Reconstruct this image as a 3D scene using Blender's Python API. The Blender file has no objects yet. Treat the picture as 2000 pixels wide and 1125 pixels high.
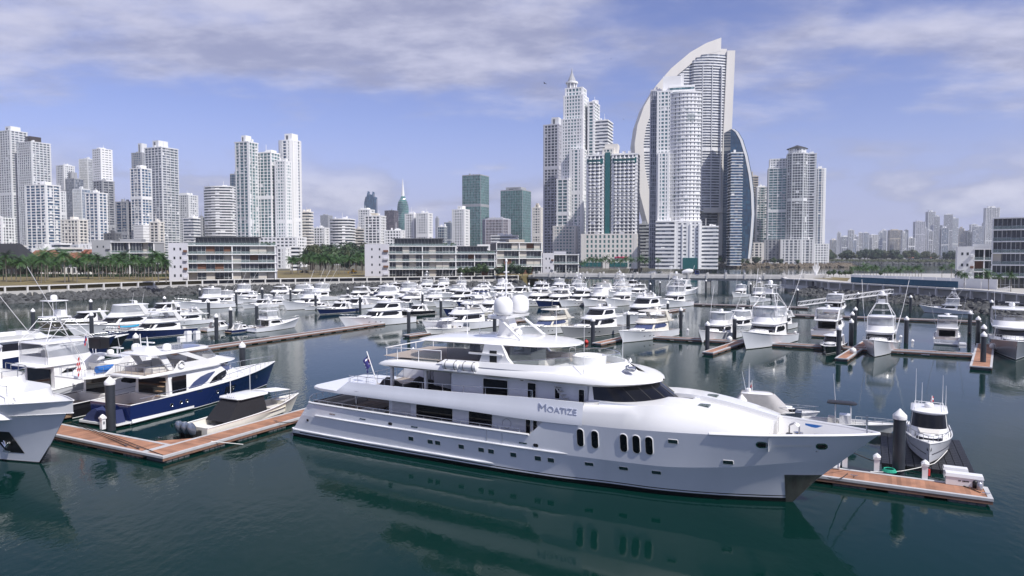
import bpy, math, random
import numpy as np
from mathutils import Vector, Matrix
R = math.radians
sc = bpy.context.scene
col = sc.collection
rnd = random.Random(7)

# ---------------------------------------------------------------- camera
F, CH, HORIZON = 1350.0, 16.0, 497.0          # focal length in photo pixels (photo is 2000 wide), camera height, horizon row
TH = math.atan((562.5 - HORIZON) / F)
cam_data = bpy.data.cameras.new('camera')
cam_data.lens = 36.0 * F / 2000.0
cam_data.sensor_width = 36.0
cam_data.clip_start = 0.5
cam_data.clip_end = 30000.0
cam = bpy.data.objects.new('camera', cam_data)
cam.location = (0, 0, CH)
cam.rotation_euler = (math.pi / 2 - TH, 0, 0)
col.objects.link(cam)
sc.camera = cam

# ---------------------------------------------------------------- sun direction
SUN_AZ = math.atan2(-0.68, 0.73)   # direction towards the sun in the ground plane (x right, y away)
SUN_EL = R(50)

# ---------------------------------------------------------------- world: sky with drifting cloud layers
world = bpy.data.worlds.new('World')
sc.world = world
world.use_nodes = True
wt = world.node_tree
wt.nodes.clear()
def wn(t, **kw):
    n = wt.nodes.new(t)
    for k, v in kw.items(): setattr(n, k, v)
    return n
def wl(a, b): wt.links.new(a, b)
def wmath(op, a, b=None, clamp=False):
    n = wn('ShaderNodeMath', operation=op, use_clamp=clamp)
    for i, v in enumerate((a, b)):
        if v is None: continue
        if isinstance(v, (int, float)): n.inputs[i].default_value = v
        else: wl(v, n.inputs[i])
    return n.outputs[0]
def wrange(v, a, b, c=0.0, d=1.0):
    n = wn('ShaderNodeMapRange', interpolation_type='SMOOTHSTEP')
    wl(v, n.inputs[0])
    for i, x in enumerate((a, b, c, d)): n.inputs[i + 1].default_value = x
    return n.outputs[0]
def wmix(f, a, b, mode='MIX'):
    n = wn('ShaderNodeMix', data_type='RGBA', blend_type=mode)
    if isinstance(f, (int, float)): n.inputs[0].default_value = f
    else: wl(f, n.inputs[0])
    for i, v in ((6, a), (7, b)):
        if isinstance(v, tuple): n.inputs[i].default_value = (*v, 1)
        else: wl(v, n.inputs[i])
    return n.outputs[2]
sky = wn('ShaderNodeTexSky', sky_type='NISHITA', sun_disc=False)
sky.sun_elevation = SUN_EL
sky.sun_rotation = math.pi / 2 - SUN_AZ
sky.air_density = 1.0; sky.dust_density = 0.3; sky.ozone_density = 4.0
SKY_TINT = (0.93, 0.75, 0.95)
skycol = wmix(1.0, sky.outputs[0], SKY_TINT, 'MULTIPLY')
geo = wn('ShaderNodeNewGeometry')
sep = wn('ShaderNodeSeparateXYZ')
tc = wn('ShaderNodeTexCoord')
wl(tc.outputs['Generated'], sep.inputs[0])
zz = wmath('MAXIMUM', sep.outputs[2], 0.0)
den = wmath('ADD', zz, 0.16)
cx = wmath('DIVIDE', sep.outputs[0], den)
cy = wmath('DIVIDE', sep.outputs[1], den)
cmb = wn('ShaderNodeCombineXYZ'); wl(cx, cmb.inputs[0]); wl(cy, cmb.inputs[1])
def wnoise(vec, scale, detail, rough, off, stretch=(1, 1, 1)):
    m = wn('ShaderNodeMapping'); wl(vec, m.inputs[0])
    m.inputs['Location'].default_value = off; m.inputs['Scale'].default_value = stretch
    n = wn('ShaderNodeTexNoise'); wl(m.outputs[0], n.inputs['Vector'])
    n.inputs['Scale'].default_value = scale; n.inputs['Detail'].default_value = detail; n.inputs['Roughness'].default_value = rough
    return n.outputs[0]
CL_OFF = (8.1, 4.4, 0)
big = wnoise(cmb.outputs[0], 0.62, 3, 0.5, CL_OFF)
fine = wnoise(cmb.outputs[0], 1.5, 8, 0.56, (CL_OFF[0] + 5, CL_OFF[1], 2), (1, 1.25, 1))
shade = wnoise(cmb.outputs[0], 2.0, 6, 0.6, (1.3, 7.7, 5), (1, 1.4, 1))
den_ = wmath('ADD', wmath('MULTIPLY', big, 0.55), wmath('MULTIPLY', fine, 0.45))
high = wrange(sep.outputs[2], 0.10, 0.30, -0.055, 0.075)          # more cloud high up, a clear belt lower down
dens = wmath('ADD', den_, high)
cover = wrange(dens, 0.475, 0.60)
cumul = wnoise(tc.outputs['Generated'], 5.5, 9, 0.55, (1.9, 0.2, 0.55), (1, 1, 2.4))
low = wmath('MULTIPLY', wrange(cumul, 0.48, 0.57), wrange(sep.outputs[2], 0.16, 0.07))
low = wmath('MULTIPLY', low, 0.9)
cover = wmath('MULTIPLY', cover, 0.80)
light = wrange(shade, 0.36, 0.66)
cloudcol = wmix(light, (2.5, 2.6, 3.7), (5.0, 4.95, 5.9))
lowcol = wmix(wrange(cumul, 0.50, 0.68), (2.5, 2.7, 4.0), (5.0, 5.0, 5.9))
veil = wrange(sep.outputs[2], 0.20, 0.0, 0.0, 0.85)                       # bluish sea haze lying along the horizon
skycol = wmix(veil, skycol, (2.65, 2.95, 4.9))
c1 = wmix(low, skycol, lowcol)
c2 = wmix(cover, c1, cloudcol)
bg = wn('ShaderNodeBackground')
bg.inputs['Strength'].default_value = 0.10
wl(c2, bg.inputs['Color'])
wo = wn('ShaderNodeOutputWorld'); wl(bg.outputs[0], wo.inputs[0])

# ---------------------------------------------------------------- sun lamp
sl = bpy.data.lights.new('sun', 'SUN')
sl.energy = 3.6; sl.angle = R(0.6); sl.color = (1.0, 0.965, 0.92)
sun = bpy.data.objects.new('sun', sl)
sd = Vector((math.cos(SUN_AZ) * math.cos(SUN_EL), math.sin(SUN_AZ) * math.cos(SUN_EL), math.sin(SUN_EL)))
sun.rotation_euler = sd.to_track_quat('Z', 'Y').to_euler()
sun.location = (60, -60, 120)
col.objects.link(sun)

# ---------------------------------------------------------------- render settings
sc.view_settings.view_transform = 'Standard'
sc.view_settings.look = 'None'
sc.view_settings.exposure = 0.5
sc.view_settings.gamma = 1.0
sc.view_settings.use_curve_mapping = False
sc.render.engine = 'CYCLES'
sc.cycles.use_denoising = True
sc.cycles.max_bounces = 6
sc.cycles.diffuse_bounces = 3
sc.cycles.glossy_bounces = 4
sc.cycles.transmission_bounces = 4
sc.cycles.transparent_max_bounces = 8
sc.cycles.volume_bounces = 1
sc.cycles.caustics_reflective = False
sc.cycles.caustics_refractive = False

# ---------------------------------------------------------------- photo pixel -> place
_c, _s = math.cos(TH), math.sin(TH)
def ray(px, py):
    x = (px - 1000) / F; y = (562.5 - py) / F
    return Vector((x, _c + y * _s, -_s + y * _c))
def P(px, py, z=0.0):
    """where the sight line through a pixel meets the level z"""
    r = ray(px, py); t = (z - CH) / r.z
    return Vector((r.x * t, r.y * t, z))
def atY(px, py, Y):
    """the point of the sight line at distance Y (known from what the thing stands on)"""
    r = ray(px, py); t = Y / r.y
    return Vector((r.x * t, Y, CH + r.z * t))
E1 = Vector((0.46, 0.888, 0)).normalized()     # the marina's dock grid
E2 = Vector((-E1.y, E1.x, 0))
A1 = math.atan2(E1.y, E1.x)                    # heading along E1

# ---------------------------------------------------------------- materials
MAT = {}
def nodes_of(name):
    m = bpy.data.materials.new(name); m.use_nodes = True
    nt = m.node_tree; b = nt.nodes['Principled BSDF']
    MAT[name] = m
    return m, nt, b
def mat(name, c, rough=0.5, metal=0.0, var=0.0, vscale=3.0, bump=0.0, bscale=20.0, coat=0.0, spec=0.5, emis=None, alpha=None, trans=0.0, streak=0.0):
    m, nt, b = nodes_of(name)
    b.inputs['Base Color'].default_value = (*c, 1)
    b.inputs['Roughness'].default_value = rough
    b.inputs['Metallic'].default_value = metal
    b.inputs['Specular IOR Level'].default_value = spec
    b.inputs['Coat Weight'].default_value = coat
    b.inputs['Coat Roughness'].default_value = 0.06
    if trans: b.inputs['Transmission Weight'].default_value = trans
    if alpha is not None: b.inputs['Alpha'].default_value = alpha
    L = nt.links.new
    if var or bump or streak:
        tcn = nt.nodes.new('ShaderNodeTexCoord')
    if var or streak:
        n = nt.nodes.new('ShaderNodeTexNoise'); n.inputs['Scale'].default_value = vscale; n.inputs['Detail'].default_value = 5
        mp = nt.nodes.new('ShaderNodeMapping'); L(tcn.outputs['Object'], mp.inputs[0])
        if streak: mp.inputs['Scale'].default_value = (1, 1, 0.12)
        L(mp.outputs[0], n.inputs['Vector'])
        v = max(var, streak)
        mr = nt.nodes.new('ShaderNodeMapRange'); L(n.outputs[0], mr.inputs[0])
        mr.inputs[1].default_value = 0.3; mr.inputs[2].default_value = 0.7
        mr.inputs[3].default_value = 1 - v; mr.inputs[4].default_value = 1 + v * 0.6
        mx = nt.nodes.new('ShaderNodeMix'); mx.data_type = 'RGBA'; mx.blend_type = 'MULTIPLY'; mx.inputs[0].default_value = 1
        mx.inputs[6].default_value = (*c, 1); L(mr.outputs[0], mx.inputs[7])
        L(mx.outputs[2], b.inputs['Base Color'])
    if bump:
        n2 = nt.nodes.new('ShaderNodeTexNoise'); n2.inputs['Scale'].default_value = bscale; n2.inputs['Detail'].default_value = 4
        L(tcn.outputs['Object'], n2.inputs['Vector'])
        bp = nt.nodes.new('ShaderNodeBump'); bp.inputs['Strength'].default_value = bump; bp.inputs['Distance'].default_value = 0.05
        L(n2.outputs[0], bp.inputs['Height']); L(bp.outputs[0], b.inputs['Normal'])
    return m
def facade_glass(name, dark, light, frac=0.25, rough=0.12, cell=(2.6, 2.6, 3.3), tint2=None):
    """window glass whose panes differ: most dark, some with pale blinds"""
    m, nt, b = nodes_of(name); L = nt.links.new
    t = nt.nodes.new('ShaderNodeTexCoord')
    mp = nt.nodes.new('ShaderNodeMapping'); mp.inputs['Scale'].default_value = (1 / cell[0], 1 / cell[1], 1 / cell[2])
    L(t.outputs['Object'], mp.inputs[0])
    sn = nt.nodes.new('ShaderNodeVectorMath'); sn.operation = 'FLOOR'; L(mp.outputs[0], sn.inputs[0])
    w = nt.nodes.new('ShaderNodeTexWhiteNoise'); L(sn.outputs[0], w.inputs['Vector'])
    oi = nt.nodes.new('ShaderNodeObjectInfo')
    cr = nt.nodes.new('ShaderNodeValToRGB'); L(w.outputs['Value'], cr.inputs[0])
    e = cr.color_ramp.elements
    e[0].position = 0.0; e[0].color = (*dark, 1)
    e[1].position = 1.0; e[1].color = (*light, 1)
    k = cr.color_ramp.elements.new(1 - frac); k.color = (*[dark[i] * 1.7 + 0.01 for i in range(3)], 1)
    L(cr.outputs[0], b.inputs['Base Color'])
    b.inputs['Roughness'].default_value = rough
    b.inputs['Specular IOR Level'].default_value = 0.7
    return m

mat('gelcoat_white', (0.80, 0.80, 0.80), 0.22, coat=0.4, var=0.03, vscale=0.6)
mat('gelcoat_hull', (0.76, 0.78, 0.83), 0.16, coat=0.6, var=0.05, vscale=0.5, streak=0.05, bump=0.06, bscale=0.5)
mat('gelcoat_cream', (0.74, 0.71, 0.63), 0.25, coat=0.3, var=0.03)
mat('gelcoat_grey', (0.30, 0.31, 0.33), 0.2, coat=0.5)
mat('deck_white', (0.72, 0.72, 0.71), 0.55, var=0.06, vscale=1.5)
mat('deck_grey', (0.50, 0.50, 0.50), 0.6, var=0.06, vscale=1.5)
mat('hull_navy', (0.012, 0.022, 0.085), 0.12, coat=0.8)
mat('hull_blue', (0.010, 0.022, 0.105), 0.10, coat=0.9)
mat('hull_black', (0.012, 0.012, 0.016), 0.12, coat=0.8)
mat('hull_taupe', (0.10, 0.09, 0.075), 0.2, coat=0.6)
mat('boot_black', (0.010, 0.010, 0.012), 0.4)
mat('yacht_glass', (0.006, 0.007, 0.010), 0.05, spec=0.35)
mat('blue_glass', (0.05, 0.07, 0.16), 0.05, spec=0.8)
mat('porthole_glass', (0.03, 0.06, 0.06), 0.08, spec=0.8)
mat('clear_vinyl', (0.62, 0.65, 0.70), 0.12, alpha=0.42)
mat('tint_glass', (0.16, 0.17, 0.19), 0.05, alpha=0.38)
mat('clear_glass', (0.45, 0.52, 0.52), 0.03, alpha=0.22)
mat('steel', (0.62, 0.63, 0.65), 0.22, metal=1.0)
mat('white_metal', (0.78, 0.78, 0.79), 0.35)
mat('teak', (0.30, 0.20, 0.125), 0.6, var=0.15, vscale=4)
mat('teak_grey', (0.34, 0.29, 0.25), 0.65, var=0.12, vscale=4)
mat('black_plastic', (0.012, 0.012, 0.013), 0.45)
mat('black_canvas', (0.012, 0.012, 0.016), 0.8, bump=0.3, bscale=3)
mat('navy_canvas', (0.015, 0.025, 0.09), 0.8, bump=0.3, bscale=3)
mat('grey_canvas', (0.40, 0.39, 0.39), 0.85, bump=0.5, bscale=2.5, var=0.08)
mat('white_canvas', (0.74, 0.74, 0.75), 0.8, bump=0.3, bscale=3)
mat('cushion', (0.62, 0.60, 0.56), 0.8)
mat('fender_white', (0.75, 0.75, 0.74), 0.5)
mat('red_paint', (0.50, 0.03, 0.025), 0.4)
mat('orange_plastic', (0.70, 0.10, 0.03), 0.4)
mat('blue_plastic', (0.02, 0.13, 0.42), 0.4)
mat('cyan_plastic', (0.02, 0.28, 0.48), 0.4)
mat('yellow_paint', (0.62, 0.36, 0.03), 0.5)
mat('green_rope', (0.02, 0.36, 0.24), 0.8)
mat('rope_dark', (0.02, 0.02, 0.022), 0.85)
mat('rope_white', (0.66, 0.65, 0.62), 0.85)
mat('letter_silver', (0.42, 0.43, 0.47), 0.3, metal=0.6)
mat('letter_blue', (0.33, 0.36, 0.48), 0.4)
mat('flag_blue', (0.03, 0.03, 0.17), 0.8)
mat('flag_red', (0.50, 0.03, 0.04), 0.8)
mat('flag_white', (0.75, 0.75, 0.75), 0.8)
mat('rust_steel', (0.17, 0.175, 0.165), 0.38, metal=0.7, var=0.35, vscale=1.6, streak=0.4)
mat('rust', (0.22, 0.09, 0.03), 0.8)
mat('outboard', (0.17, 0.20, 0.26), 0.18, metal=0.5, coat=0.6)
mat('skin', (0.35, 0.20, 0.13), 0.6)
# marina
mat('dock_deck', (0.36, 0.18, 0.11), 0.75, var=0.28, vscale=0.9, bump=0.2, bscale=9)
mat('dock_deck_dull', (0.20, 0.12, 0.095), 0.8, var=0.16, vscale=0.9)
mat('dock_edge', (0.47, 0.47, 0.48), 0.6, var=0.12, vscale=2)
mat('dock_side', (0.22, 0.12, 0.085), 0.8, var=0.2)
mat('float_grey', (0.10, 0.105, 0.115), 0.7, var=0.25, vscale=1.0)
mat('float_black', (0.013, 0.014, 0.017), 0.55)
mat('pile_dark', (0.035, 0.04, 0.05), 0.35, var=0.15, vscale=1.0)
mat('pile_cap', (0.80, 0.80, 0.80), 0.35)
# shore
mat('concrete', (0.44, 0.43, 0.41), 0.8, var=0.14, vscale=0.35, bump=0.2, bscale=4)
mat('concrete_pale', (0.60, 0.59, 0.57), 0.8, var=0.10, vscale=0.3, streak=0.12)
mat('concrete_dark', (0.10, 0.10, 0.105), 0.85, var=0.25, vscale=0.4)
mat('rock', (0.075, 0.078, 0.08), 0.85, var=0.55, vscale=0.7, bump=0.6, bscale=3)
mat('rock_brown', (0.14, 0.115, 0.085), 0.9, var=0.45, vscale=0.5)
mat('lawn', (0.17, 0.135, 0.055), 0.95, var=0.3, vscale=0.12, bump=0.4, bscale=3)
mat('earth', (0.105, 0.10, 0.075), 0.95, var=0.3, vscale=0.05)
mat('paving', (0.40, 0.39, 0.37), 0.85, var=0.1, vscale=0.3)
mat('asphalt', (0.05, 0.05, 0.052), 0.9)
mat('leaf_palm', (0.034, 0.090, 0.016), 0.5, var=0.4, vscale=0.8)
mat('leaf_dark', (0.020, 0.048, 0.016), 0.6, var=0.5, vscale=0.35)
mat('leaf_mid', (0.038, 0.075, 0.020), 0.6, var=0.5, vscale=0.4)
mat('leaf_olive', (0.060, 0.075, 0.025), 0.65, var=0.5, vscale=0.3)
mat('trunk_palm', (0.20, 0.18, 0.155), 0.9, var=0.2, vscale=1.5)
mat('trunk', (0.10, 0.08, 0.06), 0.9)
mat('flowers', (0.45, 0.03, 0.10), 0.7)
# buildings
mat('wall_white', (0.80, 0.80, 0.80), 0.7, var=0.05, vscale=0.06, streak=0.06)
mat('wall_offwhite', (0.70, 0.71, 0.72), 0.75, var=0.06, vscale=0.06, streak=0.08)
mat('wall_cream', (0.74, 0.71, 0.66), 0.75, var=0.05, vscale=0.06, streak=0.06)
mat('wall_beige', (0.54, 0.49, 0.41), 0.8, var=0.06, vscale=0.06, streak=0.06)
mat('wall_grey', (0.36, 0.37, 0.39), 0.75, var=0.07, vscale=0.06, streak=0.08)
mat('wall_darkgrey', (0.13, 0.135, 0.145), 0.7, var=0.08, vscale=0.1)
mat('wall_lilac', (0.55, 0.55, 0.60), 0.75, var=0.05, vscale=0.1, streak=0.05)
mat('wall_yellow', (0.55, 0.43, 0.16), 0.75)
mat('dark_brown', (0.035, 0.025, 0.022), 0.6)
mat('roof_dark', (0.025, 0.026, 0.03), 0.7)
mat('roof_tile', (0.26, 0.10, 0.065), 0.85, var=0.2)
mat('wood_brown', (0.16, 0.075, 0.045), 0.7, var=0.15)
mat('blind', (0.50, 0.47, 0.42), 0.85)
mat('hoarding_blue', (0.012, 0.075, 0.14), 0.6, var=0.15, vscale=0.3)
mat('teal_panel', (0.015, 0.115, 0.115), 0.25)
facade_glass('glass_dark', (0.028, 0.036, 0.050), (0.24, 0.26, 0.29), 0.22)
facade_glass('glass_blue', (0.026, 0.065, 0.13), (0.20, 0.30, 0.40), 0.30)
facade_glass('glass_teal', (0.06, 0.13, 0.14), (0.30, 0.42, 0.42), 0.30)
facade_glass('glass_green', (0.035, 0.105, 0.10), (0.10, 0.24, 0.22), 0.35, rough=0.08)
facade_glass('glass_navy', (0.006, 0.030, 0.065), (0.02, 0.09, 0.15), 0.25, rough=0.06)
facade_glass('glass_bronze', (0.05, 0.04, 0.05), (0.22, 0.17, 0.18), 0.35)
facade_glass('glass_grey', (0.075, 0.09, 0.115), (0.34, 0.36, 0.40), 0.30, rough=0.2)
mat('villa_glass', (0.030, 0.038, 0.042), 0.06, spec=0.8, var=0.5, vscale=0.25)
mat('rail_glass', (0.30, 0.38, 0.38), 0.05, alpha=0.35)

def boards(name, step=0.28):
    """give a deck material boards of slightly different tone"""
    nt = MAT[name].node_tree; b = nt.nodes['Principled BSDF']; L = nt.links.new
    src = b.inputs['Base Color'].links[0].from_socket
    t = nt.nodes.new('ShaderNodeTexCoord'); sp_ = nt.nodes.new('ShaderNodeSeparateXYZ'); L(t.outputs['Object'], sp_.inputs[0])
    dv = nt.nodes.new('ShaderNodeMath'); dv.operation = 'DIVIDE'; dv.inputs[1].default_value = step; L(sp_.outputs[0], dv.inputs[0])
    fl = nt.nodes.new('ShaderNodeMath'); fl.operation = 'FLOOR'; L(dv.outputs[0], fl.inputs[0])
    w = nt.nodes.new('ShaderNodeTexWhiteNoise'); w.noise_dimensions = '1D'; L(fl.outputs[0], w.inputs['W'])
    mr = nt.nodes.new('ShaderNodeMapRange'); L(w.outputs['Value'], mr.inputs[0]); mr.inputs[3].default_value = 0.76; mr.inputs[4].default_value = 1.16
    mx = nt.nodes.new('ShaderNodeMix'); mx.data_type = 'RGBA'; mx.blend_type = 'MULTIPLY'; mx.inputs[0].default_value = 1
    L(src, mx.inputs[6]); L(mr.outputs[0], mx.inputs[7]); L(mx.outputs[2], b.inputs['Base Color'])
boards('dock_deck'); boards('dock_deck_dull'); boards('teak', 0.3)

# ---------------------------------------------------------------- mesh builder
class MB:
    def __init__(self): self.v = []; self.f = []; self.m = []
    def add(self, vs, fs, mi=0, M=None):
        o = len(self.v)
        if M is not None: vs = [tuple(M @ Vector(p)) for p in vs]
        self.v += [tuple(p) for p in vs]; self.f += [tuple(i + o for i in f) for f in fs]; self.m += [mi] * len(fs)
        return self
    def box(self, x0, x1, y0, y1, z0, z1, mi=0, M=None):
        return self.add([(x0,y0,z0),(x1,y0,z0),(x1,y1,z0),(x0,y1,z0),(x0,y0,z1),(x1,y0,z1),(x1,y1,z1),(x0,y1,z1)],
                        [(0,3,2,1),(4,5,6,7),(0,1,5,4),(1,2,6,5),(2,3,7,6),(3,0,4,7)], mi, M)
    def prism(self, poly, z0, z1, mi=0, M=None, top=None):
        n = len(poly); t = top or poly
        vs = [(p[0], p[1], z0) for p in poly] + [(p[0], p[1], z1) for p in t]
        fs = [tuple(range(n - 1, -1, -1)), tuple(range(n, 2 * n))] + [(i, (i + 1) % n, n + (i + 1) % n, n + i) for i in range(n)]
        return self.add(vs, fs, mi, M)
    def slabxz(self, poly, y0, y1, mi=0, M=None):
        """a side profile (x,z) given thickness along y"""
        n = len(poly)
        vs = [(p[0], y0, p[1]) for p in poly] + [(p[0], y1, p[1]) for p in poly]
        fs = [tuple(range(n)), tuple(range(2 * n - 1, n - 1, -1))] + [((i + 1) % n, i, n + i, n + (i + 1) % n) for i in range(n)]
        return self.add(vs, fs, mi, M)
    def cyl(self, p0, p1, r0, r1=None, n=8, mi=0, cap=True):
        p0 = Vector(p0); p1 = Vector(p1); r1 = r0 if r1 is None else r1
        d = (p1 - p0).normalized()
        a = d.cross(Vector((0, 0, 1)));
        if a.length < 1e-4: a = Vector((1, 0, 0))
        a.normalize(); b = d.cross(a)
        vs = []
        for p, r in ((p0, r0), (p1, r1)):
            for i in range(n):
                t = 2 * math.pi * i / n
                vs.append(tuple(p + a * (r * math.cos(t)) + b * (r * math.sin(t))))
        fs = [(i, n + i, n + (i + 1) % n, (i + 1) % n) for i in range(n)]
        if cap: fs += [tuple(range(n)), tuple(range(2 * n - 1, n - 1, -1))]
        return self.add(vs, fs, mi)
    def tube(self, pts, r, n=6, mi=0, closed=False):
        pts = [Vector(p) for p in pts]
        m = len(pts); o = len(self.v); rings = []
        for k, p in enumerate(pts):
            q0 = pts[k - 1] if (k > 0 or closed) else p
            q1 = pts[(k + 1) % m] if (k < m - 1 or closed) else p
            d = (q1 - q0)
            d = d.normalized() if d.length > 1e-9 else Vector((0, 0, 1))
            a = d.cross(Vector((0, 0, 1)))
            if a.length < 0.05: a = d.cross(Vector((1, 0, 0)))
            a.normalize(); b = d.cross(a)
            rings.append([tuple(p + a * (r * math.cos(2 * math.pi * i / n)) + b * (r * math.sin(2 * math.pi * i / n))) for i in range(n)])
        for g in rings: self.v += g
        segs = m if closed else m - 1
        for k in range(segs):
            k2 = (k + 1) % m
            for i in range(n):
                self.f.append((o + k * n + i, o + k2 * n + i, o + k2 * n + (i + 1) % n, o + k * n + (i + 1) % n)); self.m.append(mi)
        if not closed:
            self.f.append(tuple(o + i for i in range(n))); self.m.append(mi)
            self.f.append(tuple(o + (m - 1) * n + i for i in range(n - 1, -1, -1))); self.m.append(mi)
        return self
    def lathe(self, prof, c=(0, 0, 0), n=12, mi=0, M=None, sx=1.0):
        vs = []; fs = []
        for r, z in prof:
            for i in range(n):
                t = 2 * math.pi * i / n
                vs.append((c[0] + r * math.cos(t) * sx, c[1] + r * math.sin(t), c[2] + z))
        k = len(prof)
        for j in range(k - 1):
            for i in range(n):
                fs.append((j * n + i, j * n + (i + 1) % n, (j + 1) * n + (i + 1) % n, (j + 1) * n + i))
        fs.append(tuple(range(n - 1, -1, -1))); fs.append(tuple((k - 1) * n + i for i in range(n)))
        return self.add(vs, fs, mi, M)
    def grid(self, rows, mi=0, flip=False, closed=False):
        n = len(rows[0]); vs = [p for r in rows for p in r]; fs = []
        for j in range(len(rows) - 1):
            for i in range(n if closed else n - 1):
                a, b, c_, d = j * n + i, j * n + (i + 1) % n, (j + 1) * n + (i + 1) % n, (j + 1) * n + i
                fs.append((d, c_, b, a) if flip else (a, b, c_, d))
        return self.add(vs, fs, mi)
    def poly(self, pts, mi=0):
        return self.add(pts, [tuple(range(len(pts)))], mi)
    def sphere(self, c, r, n=10, m=6, mi=0, sz=1.0):
        prof = [(max(r * math.sin(math.pi * j / m), 0.0015), -r * sz * math.cos(math.pi * j / m)) for j in range(m + 1)]
        return self.lathe(prof, c, n, mi)
    def mesh(self, name, mats, smooth=None):
        me = bpy.data.meshes.new(name)
        me.from_pydata(self.v, [], self.f)
        if isinstance(mats, str): mats = [mats]
        for k in mats: me.materials.append(MAT[k])
        if len(mats) > 1: me.polygons.foreach_set('material_index', self.m)
        if smooth is not None:
            me.shade_smooth(); me.set_sharp_from_angle(angle=R(smooth))
        me.update()
        return me
    def build(self, name, mats, parent=None, smooth=None, label=None, cat=None, group=None, kind=None):
        o = bpy.data.objects.new(name, self.mesh(name, mats, smooth))
        col.objects.link(o)
        if parent is not None: o.parent = parent
        tag(o, label, cat, group, kind)
        return o

def tag(o, label=None, cat=None, group=None, kind=None):
    if label: o['label'] = label
    if cat: o['category'] = cat
    if group: o['group'] = group
    if kind: o['kind'] = kind
    return o
def thing(name, label, cat, loc=(0, 0, 0), rz=0.0, group=None):
    o = bpy.data.objects.new(name, None); o.empty_display_size = 0.5
    col.objects.link(o); o.location = loc; o.rotation_euler = (0, 0, rz)
    return tag(o, label, cat, group)
def kids(o): return [c for c in bpy.data.objects if c.parent == o]
_kidcache = {}
def copy_tree(root, loc=None, rz=None, scale=None, label=None, group=None):
    if root.name not in _kidcache:
        def coll(o): return [(c, coll(c)) for c in kids(o)]
        _kidcache[root.name] = coll(root)
    r = root.copy(); col.objects.link(r)
    if loc is not None: r.location = loc
    if rz is not None: r.rotation_euler = (0, 0, rz)
    if scale is not None: r.scale = scale if not isinstance(scale, (int, float)) else (scale,) * 3
    if label: r['label'] = label
    if group: r['group'] = group
    def rec(lst, par):
        for c, sub in lst:
            k = c.copy(); col.objects.link(k); k.parent = par
            rec(sub, k)
    rec(_kidcache[root.name], r)
    return r
def remove_tree(root):
    for c in kids(root): remove_tree(c)
    bpy.data.objects.remove(root)
def lerp(a, b, t): return a + (b - a) * t
def interp(tab, x):
    if x <= tab[0][0]: return tab[0][1]
    for (x0, y0), (x1, y1) in zip(tab, tab[1:]):
        if x <= x1: return y0 + (y1 - y0) * (x - x0) / (x1 - x0)
    return tab[-1][1]
def smooth_interp(tab, x):
    """monotone-ish cubic through the table"""
    xs = [t[0] for t in tab]; ys = [t[1] for t in tab]; n = len(xs)
    if x <= xs[0]: return ys[0]
    if x >= xs[-1]: return ys[-1]
    i = max(k for k in range(n - 1) if xs[k] <= x)
    def sl(k):
        if k == 0: return (ys[1] - ys[0]) / (xs[1] - xs[0])
        if k == n - 1: return (ys[-1] - ys[-2]) / (xs[-1] - xs[-2])
        a = (ys[k] - ys[k-1]) / (xs[k] - xs[k-1]); b = (ys[k+1] - ys[k]) / (xs[k+1] - xs[k])
        return 0.0 if a * b <= 0 else 2 * a * b / (a + b)
    h = xs[i+1] - xs[i]; t = (x - xs[i]) / h
    m0, m1 = sl(i) * h, sl(i+1) * h
    return (2*t**3-3*t**2+1)*ys[i] + (t**3-2*t**2+t)*m0 + (-2*t**3+3*t**2)*ys[i+1] + (t**3-t**2)*m1
# ================================================================= water
m, nt, b = nodes_of('water')
L = nt.links.new
b.inputs['Base Color'].default_value = (0.0015, 0.019, 0.016, 1)
b.inputs['Roughness'].default_value = 0.06
b.inputs['IOR'].default_value = 1.333
b.inputs['Specular IOR Level'].default_value = 0.20
tcn = nt.nodes.new('ShaderNodeTexCoord')
def nz(scale, detail, sx, sy, rot):
    mp = nt.nodes.new('ShaderNodeMapping'); mp.inputs['Scale'].default_value = (sx, sy, 1); mp.inputs['Rotation'].default_value = (0, 0, rot)
    L(tcn.outputs['Object'], mp.inputs[0])
    n = nt.nodes.new('ShaderNodeTexNoise'); n.inputs['Scale'].default_value = scale; n.inputs['Detail'].default_value = detail; n.inputs['Roughness'].default_value = 0.55
    L(mp.outputs[0], n.inputs['Vector']); return n.outputs[0]
w1 = nz(1.5, 3, 1.0, 0.55, 0.35); w2 = nz(0.22, 2, 1.0, 0.5, 0.2); patch = nz(0.028, 3, 1.0, 0.6, 0.5)
mr = nt.nodes.new('ShaderNodeMapRange'); L(patch, mr.inputs[0])
mr.inputs[1].default_value = 0.42; mr.inputs[2].default_value = 0.62; mr.inputs[3].default_value = 0.10; mr.inputs[4].default_value = 1.0
b1 = nt.nodes.new('ShaderNodeBump'); b1.inputs['Distance'].default_value = 0.026; L(w1, b1.inputs['Height']); L(mr.outputs[0], b1.inputs['Strength'])
b2 = nt.nodes.new('ShaderNodeBump'); b2.inputs['Distance'].default_value = 0.10; b2.inputs['Strength'].default_value = 0.22
L(w2, b2.inputs['Height']); L(b1.outputs[0], b2.inputs['Normal']); L(b2.outputs[0], b.inputs['Normal'])
MB().add([(-9000, -60, 0), (9000, -60, 0), (9000, 11000, 0), (-9000, 11000, 0)], [(0, 1, 2, 3)]).build('water', 'water', kind='structure')

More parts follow.
